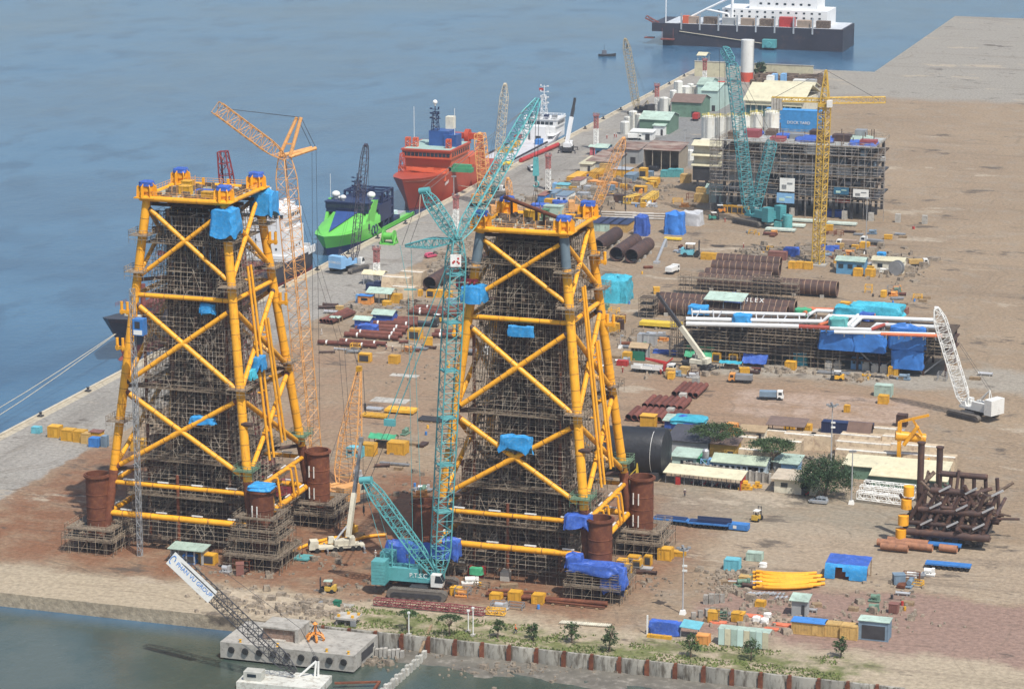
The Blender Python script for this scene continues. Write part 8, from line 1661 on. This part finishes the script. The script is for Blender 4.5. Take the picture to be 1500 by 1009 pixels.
def tube_frame():
 a=at(1322,796);c=at(1450,806);W=c.x-a.x;x0,y0=a.x,a.y;t=thing('tubular_structure','rusty tubular frame section with yellow clamps at the right edge','steel frame',V(x0+W/2,y0,0));d=14
 for z,r_ in((3.0,.9),(5.2,.55),(8.4,.7),(13,.7)):
  [MB().tube((x0+(z-3)*.6,yy,z),(x0+W-(z-3)*.3,yy,z),r_,12).build('chord',DKRUST,t)for yy in(y0,y0+d)]
 for i in range(7):u=i/6;mb=MB();mb.tube((x0+W*u*.9,y0,3),(x0+5+W*u*.8,y0,13),.45,10);mb.tube((x0+W*u*.9+2,y0+d,3),(x0+3+W*u*.8,y0+d,13),.45,10);mb.tube((x0+W*u*.9,y0,3),(x0+W*u*.9,y0+d,3),.4,8);mb.tube((x0+5+W*u*.8,y0,8.4),(x0+5+W*u*.8,y0+d,8.4),.4,8);mb.build('brace',DKRUST,t)
 q=random.Random(3)
 for i in range(70):mb=MB();xa=x0+q.uniform(0,W*.9);L_=q.uniform(3,11);z=q.uniform(2.2,12);y=y0+q.uniform(-.5,d);mb.tube((xa,y,z),(xa+L_*q.uniform(-.6,1),y+q.uniform(-3,3),min(15,max(1.5,z+L_*q.uniform(-.8,.8)))),q.uniform(.18,.55),8);mb.build('tube',q.choice((DKRUST,DKRUST,SCRAP)),t)
 for i in range(9):u=i/8;mb=MB();mb.beam((x0+4+W*u*.8,y0-.8,5+4*(i%3)),(x0+6.5+W*u*.8,y0-.8,6.5+4*(i%3)),.4);mb.build('anode',SILV,t)
 for z in(2,5.2,9,12):mb=MB();mb.lathe([(.3,-1.4),(1.2,-1.1),(1.2,1.1),(.3,1.4)],(x0-.6+z*.15,y0-1,z+.6),14);mb.build('yellow_clamp',YEL,t)
 for i in range(6):mb=MB();x=x0+3+i*(W-5)/5;mb.box(x,y0+d/2,1.3,1.2,d,1.0);mb.build('grillage',BLKST,t)
tube_frame()
for(px,y0,y1,lab)in((1345,795,648,'tall brown post left of the rusty tube frame'),(1374,745,655,'tall brown post behind the rusty tube frame')):b=at(px,y0);H=(y0-y1)/ppm(b)/CP;t=thing('steel_post',lab,'post',b);mb=MB();mb.tube(b,b+V(0,0,H),.75,14);mb.build('shaft',DKRUST,t);mb=MB();mb.tube(b+V(0,0,H),b+V(0,0,H+.3),.95,14);mb.build('flange',DKRUST,t)
b=at(1316,690);H=75/ppm(b);t=thing('bracket_structure','yellow bracket frame standing behind the tan blocks','steel frame',b);mb=MB();mb.beam(b,b+V(0,0,H),.9);mb.beam(b+V(0,0,H),b+V(7,0,H+2.2),.6);mb.beam(b,b+V(7.5,0,H*.3),.6);mb.beam(b+V(3,0,H+1),b+V(5.5,0,H*.75),.5);mb.tube(b+V(-1,0,H*.72),b+V(6,2,H*.66),1.2,14);mb.tube(b+V(1.2,-.6,H*.55),b+V(4.5,-.6,H*.95),.5,10);mb.build('frame',YEL,t)
t=thing('tarp_shelter','blue and violet sheet shelter right of the yellow pipe bundle','shelter',at(1238,850));b=at(1238,850);mb=MB();P=[];N=12
for j in range(9):
 for i in range(N+1):v=j/8;x=-4.6+9.2*i/N;y=5*min(1,max(0,(v-.45)/.55));z=3.4*min(1,v/.45)+.9*max(0,(v-.45)/.55);P.append((b.x+x+.3*v,b.y+y+.12*noise.noise(Vector((x,v*4,0))),max(.15,z+.14*noise.noise(Vector((x*1.5,v*5,2))))))
F=[(j*(N+1)+i,j*(N+1)+i+1,(j+1)*(N+1)+i+1,(j+1)*(N+1)+i)for j in range(8)for i in range(N)]
F1=[f for f in F if f[0]<4*(N+1)and not(f[0]//(N+1)<3 and 2<f[0]%(N+1)<7-f[0]//(N+1))];F2=[f for f in F if f[0]>=4*(N+1)]
mb.add(P,F1);mb.build('blue_front_sheet',TARPB,t,smooth=50);mb=MB();mb.add(P,F2);mb.build('violet_roof_sheet',TARPD,t,smooth=50);mb=MB();mb.box(b.x,b.y+3.0,0,8,3.2,2.2);mb.build('stored_gear',RUST,t)
for e in(-4.3,4.6):mb=MB();mb.box(b.x+e,b.y+4.9,0,.2,.2,4.2);mb.build('post',WOOD,t)
t=thing('tarp_shelter','royal blue sheet wall with a cyan awning by the ringed light pole','shelter',at(972,931));b=at(972,931);mb=MB();mb.drape((b.x,b.y+1.2,.1),6.4,2.2,2.6,0,91,.15,44,.04,.03,.05);mb.build('blue_wall',TARPD,t,smooth=50);mb=MB();mb.prism([(b.x+3.3,b.y-.2,2.3),(b.x+7.4,b.y,2.0),(b.x+7.6,b.y+3,2.7),(b.x+3.5,b.y+2.8,3.0)],(0,0,.1));mb.build('cyan_awning',MATC['C'],t)
for x in(3.5,7.2):mb=MB();mb.box(b.x+x,b.y+.2,0,.14,.14,2.1);mb.build('post',STEELG,t)
mb=MB();mb.box(b.x-3.4,b.y,0,.3,.3,4);mb.build('white_post',WHITE,t)
flat(965,935,5,1,.6,YELD,'yellow rail on the grass under the blue sheet wall',legs=False);shp(1170,903,22,3,3.4,.5,GREYW,MINT,'tiny hut with a mint roof behind the long tan cabin','hut','hut',mono=True)
b=at(1088,948);t=thing('panel_fence','pale mint panelled fence behind the shore trees','fence',b)
for i in range(8):mb=MB();mb.box(b.x-4.4+i*1.28,b.y,.15,1.2,.08,3.4);mb.build('panel',(MINTW,MINT,PALEY)[(i*5)%3],t);mb=MB();mb.box(b.x-5.05+i*1.28,b.y+.08,0,.1,.1,3.7);mb.build('post',STEELG,t)
mb=MB();mb.box(b.x,b.y+1.6,3.3,10.6,3,.1);mb.build('roof_sheet',MINT,t)
GBk='weathered concrete blocks beside the light pole'
for i,(px,py,h)in enumerate(((1034,884,2.0),(1042,884,2.2),(1050,883,2.0),(1058,882,1.8),(1016,906,1.4),(1026,904,1.5),(1036,902,1.6),(1044,901,1.4))):b=at(px,py);mb=MB();mb.box(b.x,b.y,0,1.0,.9,h,.1*i);single('concrete_block',mb,GREYD,'weathered small concrete block right of the ringed light pole','block',GBk)
for i,(px,py)in enumerate(((1108,909),(1120,912),(1124,904),(1118,830))):b=at(px,py);mb=MB();mb.drape((b.x,b.y,0),1.6,1.4,.9,0,95+i,.12,24,.3,.0);single('bulk_bag',mb,WHITE,'white bulk bag left of the tiny mint roofed hut' if i<3 else 'white bulk bag behind the yellow pipe bundle','bag','white bulk bags' if i<3 else None)
for i,(px,py,w)in enumerate(((1052,912,3.5),(1105,903,4.5),(1150,916,5),(1130,922,3))):b=at(px,py);mb=MB();mb.drape((b.x,b.y,0),w,1.6,.35,0,99+i,.12,30,.2,.0);single('orange_netting',mb,M('orange_net',(.62,.17,.09),.8,.3,1),'heap of orange netting on the mauve ground','netting','orange netting heaps')
b=at(505,917);t=thing('concrete_platform','small concrete platform on legs at the shore','platform',b);mb=MB();mb.box(b.x,b.y+2,1.3,4.6,4,.4);mb.build('slab',GREYC,t);mb=MB();mb.box(b.x+1.9,b.y-.05,.2,1.2,.3,1.2);mb.build('grey_box',STEELG,t)
for x in(-1.9,0,1.9):mb=MB();mb.box(b.x+x,b.y+.4,0,.3,.3,1.3);mb.build('leg',GREYD,t)
for i,x in enumerate((-1.6,-.2,1.4,2.0)):mb=MB();mb.box(b.x+x,b.y+.8+i%2*2,1.7,.5,.5,.5);mb.build('yellow_cap',YELD,t)
crate(493,889,1.4,1,1.3,M('bin_green',(.02,.16,.1),.6),'dark green bin on the sandy ground',cat='bin',name='bin')
shed(273,826,7.5,3.4,3.2,.4,GREYW,MINT,'mint roofed open shelter under the left jacket','shelter','shelter',mono=True,open_front=True)
def person(px,py,top,legs,rz,label,hat=HATW,arm=.3,stride=.18,k=1.0):
 b=at(px,py);t=thing('person',label,'person',b,rz)
 def sk(name,vs,es,rs,m,par,root=0):
  me=bpy.data.meshes.new(name);me.from_pydata([tuple(Vector(v)*k)for v in vs],es,[]);o=bpy.data.objects.new(name,me);COL.objects.link(o);o.parent=par;me.materials.append(m)
  md=o.modifiers.new('skin','SKIN');md.use_smooth_shade=True;sb_=o.modifiers.new('sub','SUBSURF');sb_.levels=1;sb_.render_levels=1
  for i,r_ in enumerate(rs):me.skin_vertices[0].data[i].radius=(r_*k,r_*k)
  me.skin_vertices[0].data[root].use_root=True
  return o
 s_=stride
 body=sk('body',[(0,0,.95),(0,0,1.2),(0,0,1.42),(0,0,1.53),(.02,0,1.66),(.02,0,1.76),(0,.2,1.42),(0,.27,1.15),(arm,.28,.95),(0,-.2,1.42),(0,-.27,1.15),(arm*.6,-.28,.92),(arm+.07,.28,.87),(arm*.6+.06,-.28,.84),(0,.1,.9),(s_,.11,.5),(s_*.8,.11,.08),(s_*.8+.16,.11,.05),(0,-.1,.9),(-s_*.5,-.11,.5),(-s_,-.11,.08),(-s_+.16,-.11,.05)],[(0,1),(1,2),(2,3),(3,4),(4,5),(2,6),(6,7),(7,8),(8,12),(2,9),(9,10),(10,11),(11,13),(0,14),(14,15),(15,16),(16,17),(0,18),(18,19),(19,20),(20,21)],[.15,.145,.17,.06,.10,.075,.075,.055,.04,.075,.055,.04,.035,.035,.10,.075,.05,.04,.10,.075,.05,.04],SKIN,t)
 sk('shirt',[(0,0,.98),(0,0,1.2),(0,0,1.43),(0,.21,1.42),(0,.275,1.15),(arm*.8,.28,1.0),(0,-.21,1.42),(0,-.275,1.15),(arm*.5,-.28,.98)],[(0,1),(1,2),(2,3),(3,4),(4,5),(2,6),(6,7),(7,8)],[.17,.165,.185,.09,.07,.055,.09,.07,.055],top,t)
 sk('trousers',[(0,0,.98),(0,.1,.88),(s_,.11,.5),(s_*.82,.11,.12),(0,-.1,.88),(-s_*.5,-.11,.5),(-s_*.98,-.11,.12)],[(0,1),(1,2),(2,3),(0,4),(4,5),(5,6)],[.165,.12,.09,.065,.12,.09,.065],legs,t)
 mb=MB();mb.lathe([(.135,1.70),(.15,1.70),(.13,1.78),(.08,1.85),(0,1.87)],(.02,0,0),12);mb.xf((0,0,0),0,k).build('hard_hat',hat,t,local=True)
person(1003,727,DENIM,DENIM,R(100),'person in dark clothes walking across the road by the canopy shed');person(755,928,HIVIS,DENIM,R(30),'person in orange working on the grass by the shore',M('hat_orange',(.7,.2,.05),.5),.45,.3,1.1);person(520,434,KHAKI,KHAKI,R(40),'person in white standing on the quay road by the orange hut');person(471,491,KHAKI,KHAKI,R(10),'person in white near the slanting pipe pile');person(575,516,DENIM,DENIM,R(120),'person in dark clothes at the end of the long red brown pipes');person(566,513,REDP,DENIM,R(200),'person in red at the end of the long red brown pipes');person(912,546,REDP,REDP,R(90),'person in red by the red skid near the right jacket');person(968,549,REDP,REDP,R(-90),'person in red in front of the white crane truck');person(889,204,REDP,REDP,R(90),'person in red alone by the quay silos');person(900,202,REDP,REDP,R(60),'left person in red of the pair by the quay silos');person(903,202,REDP,REDP,R(200),'right person in red of the pair by the quay silos');person(1089,364,REDP,REDP,R(30),'person in red on the open yard near the upper tubulars');person(550,817,KHAKI,KHAKI,R(80),'person in white beside the blue sheeted can left of the teal crane');person(1062,326,REDP,REDP,R(0),'person in red by the far teal crane track');person(1007,553,DENIM,KHAKI,R(0),'person bending by the rough terrain crane wheels');moto(at(861,240).x,at(861,240).y,0,1.2,REDP,'red motorbike on the quay road by the kiosk',None)
def kit(kind,px,py,q,lab,grp):
 b=at(px,py);r=q.choice((0,0,.06,-.08,1.5,.4));mb=MB();nm=kind;m=SCRAP
 if kind=='site_box':w,d,h=q.uniform(1.6,3),q.uniform(1.4,2.2),q.uniform(1.2,2.4);mb.box(0,0,.15,w,d,h);mb.box(0,0,h+.15,w+.15,d+.15,.1);mb.box(-w*.35,0,0,.3,d,.15);mb.box(w*.35,0,0,.3,d,.15);[mb.box(-w/2+w*(i+.5)/4,-d/2-.03,.3,.12,.06,h-.3)for i in range(4)];m=q.choice((YELD,YELD,YC,BGC,MATC['T'],MATC['P']))
 elif kind=='pipe_spool':L=q.uniform(2,6);rr=q.uniform(.2,.5);mb.pipe((-L/2,0,rr+.2),(L/2,0,rr+.2),rr,.05,12);mb.pipe((L/2-.1,0,rr+.2),(L/2,0,rr+.2),rr+.15,.2,12);mb.pipe((-L/2,0,rr+.2),(-L/2+.1,0,rr+.2),rr+.15,.2,12);mb.box(L*.3,0,0,.2,1,.22);mb.box(-L*.3,0,0,.2,1,.22);m=q.choice((RUST,RUSTP,DKRUST,SILV))
 elif kind=='timber_stack':L=q.uniform(2,4);[mb.box(0,-.6+.3*j,.15*k,L*(1-.04*((j+k)%3)),.26,.13)for k in range(5)for j in range(5)];m=WOOD
 elif kind=='oil_drum':mb.lathe([(.3,0),(.3,.28),(.32,.3),(.3,.32),(.3,.58),(.32,.6),(.3,.62),(.3,.88),(.26,.88),(0,.86)],(0,0,0),12);m=q.choice((BLUEP,REDP,YELD,BLKST))
 elif kind=='steel_rack':w,d,h=q.uniform(2,4),q.uniform(1.5,3),q.uniform(1,2.6);[mb.box(x,y,0,.16,.16,h)for x in(-w/2,w/2)for y in(-d/2,d/2)];[mb.box(0,y,z,w,.12,.14)for y in(-d/2,d/2)for z in(h*.45,h-.02)];[mb.box(x,0,z,.12,d,.14)for x in(-w/2,w/2)for z in(h*.5,h+.03)];m=q.choice((SCAFD,DKRUST,YELD,STEELG,RUST))
 elif kind=='skid':w=q.uniform(2.4,4);mb.box(0,0,.25,w,1.6,.2);mb.box(0,-.6,0,w,.2,.25);mb.box(0,.6,0,w,.2,.25);mb.tube((-w*.3,0,1.1),(w*.25,0,1.1),.55,12);mb.box(w*.35,0,.45,.6,1,1.2);mb.box(-w*.2,0,.45,.25,.9,.3);mb.box(w*.1,0,.45,.25,.9,.3);m=q.choice((WHITE,SILV,BGC,MATC['O'],GREENS))
 elif kind=='plate_stack':w=q.uniform(2,5);[mb.box(.05*k,0,.2+.08*k,w,1.8,.05)for k in range(6)];mb.box(-w*.3,0,0,.2,1.8,.2);mb.box(w*.3,0,0,.2,1.8,.2);m=q.choice((STEELG,DKRUST,SILV,RUST))
 mb.xf(b,r).build(nm,m,label=lab,cat=kind.replace('_',' '),group=grp,smooth=35,loc=b)
def cluster(where,spots,n,kinds,seed):
 q=random.Random(seed)
 for i in range(n):
  s=q.choice(spots);k=q.choice(kinds);kit(k,s[0]+q.uniform(-1,1)*s[2],s[1]+q.uniform(-1,1)*s[3],q,'%s in the clutter %s'%(k.replace('_',' '),where),'clutter '+where)
K1=('site_box','pipe_spool','timber_stack','steel_rack','skid','plate_stack','oil_drum')
cluster('behind the right jacket near the booth',[(925,500,28,10),(920,522,22,10),(900,470,12,12),(960,500,16,6)],30,K1,1)
cluster('along the front of the pipe rack',[(1140,545,60,4),(1280,556,50,4),(1000,552,20,3)],18,K1,2)
cluster('between the two jackets',[(560,690,40,12),(590,640,40,14),(520,700,14,10),(610,720,14,10)],14,K1,3)
cluster('by the red brown pipe stacks',[(600,450,36,8),(560,460,20,6),(490,455,14,6),(610,510,24,8),(660,446,18,5),(500,515,24,3)],34,K1,4)
cluster('round the foot of the yellow tower crane',[(1130,372,30,6),(1215,378,30,8),(1290,392,40,10),(1250,366,30,4)],34,K1,5)
cluster('filling the equipment park',[(850,282,34,8),(905,290,40,8),(930,275,24,8),(830,305,24,5),(945,300,16,6),(880,265,30,6)],60,K1,6)
cluster('beside the big cyan wrapped load',[(880,452,20,6),(925,440,10,6),(1000,368,16,5),(945,400,12,8),(960,430,10,5)],14,K1,7)
cluster('on the mauve ground in the right foreground',[(1080,855,20,8),(1150,895,50,10),(1290,880,40,20),(1340,850,30,10),(1060,905,24,6)],34,K1,8)
cluster('among the offices and tan blocks',[(1060,640,40,6),(1110,640,30,5),(1290,632,30,5),(970,640,14,5)],20,K1,9)
cluster('on the red earth before the right jacket',[(690,858,24,4),(740,858,24,4),(940,835,16,6),(760,890,40,3),(670,870,12,4)],22,K1,10)
cluster('under the left jacket',[(300,820,20,6),(350,838,20,4),(520,785,14,5),(440,812,12,4)],16,K1,11)
cluster('before the far scaffolded module',[(1000,300,16,8),(1110,345,30,8),(1230,340,30,6),(1310,345,40,10)],24,K1,12)
cluster('right of the pipe rack',[(1340,470,40,14),(1330,440,40,10),(1300,430,30,6),(1420,560,40,20)],22,K1,13)
for i,(px,py,rz,c,bd,lab)in enumerate(((1130,585,R(10),WHITE,BGC,'grey bodied truck driving over the red hard standing'),(1085,560,R(185),MATC['O'],STEELG,'orange cab truck passing in front of the pipe rack'),(1345,390,R(20),WHITE,MATC['T'],'tan bodied truck right of the workshops'),(985,400,R(80),WHITE,WHITE,'white van left of the upper banded tubulars'),(700,520,R(5),WHITE,STEELG,'white pickup seen through the right jacket legs'))):truck(px,py,rz,c,bd,lab,6.5,bh=1.4 if i!=4 else .5)
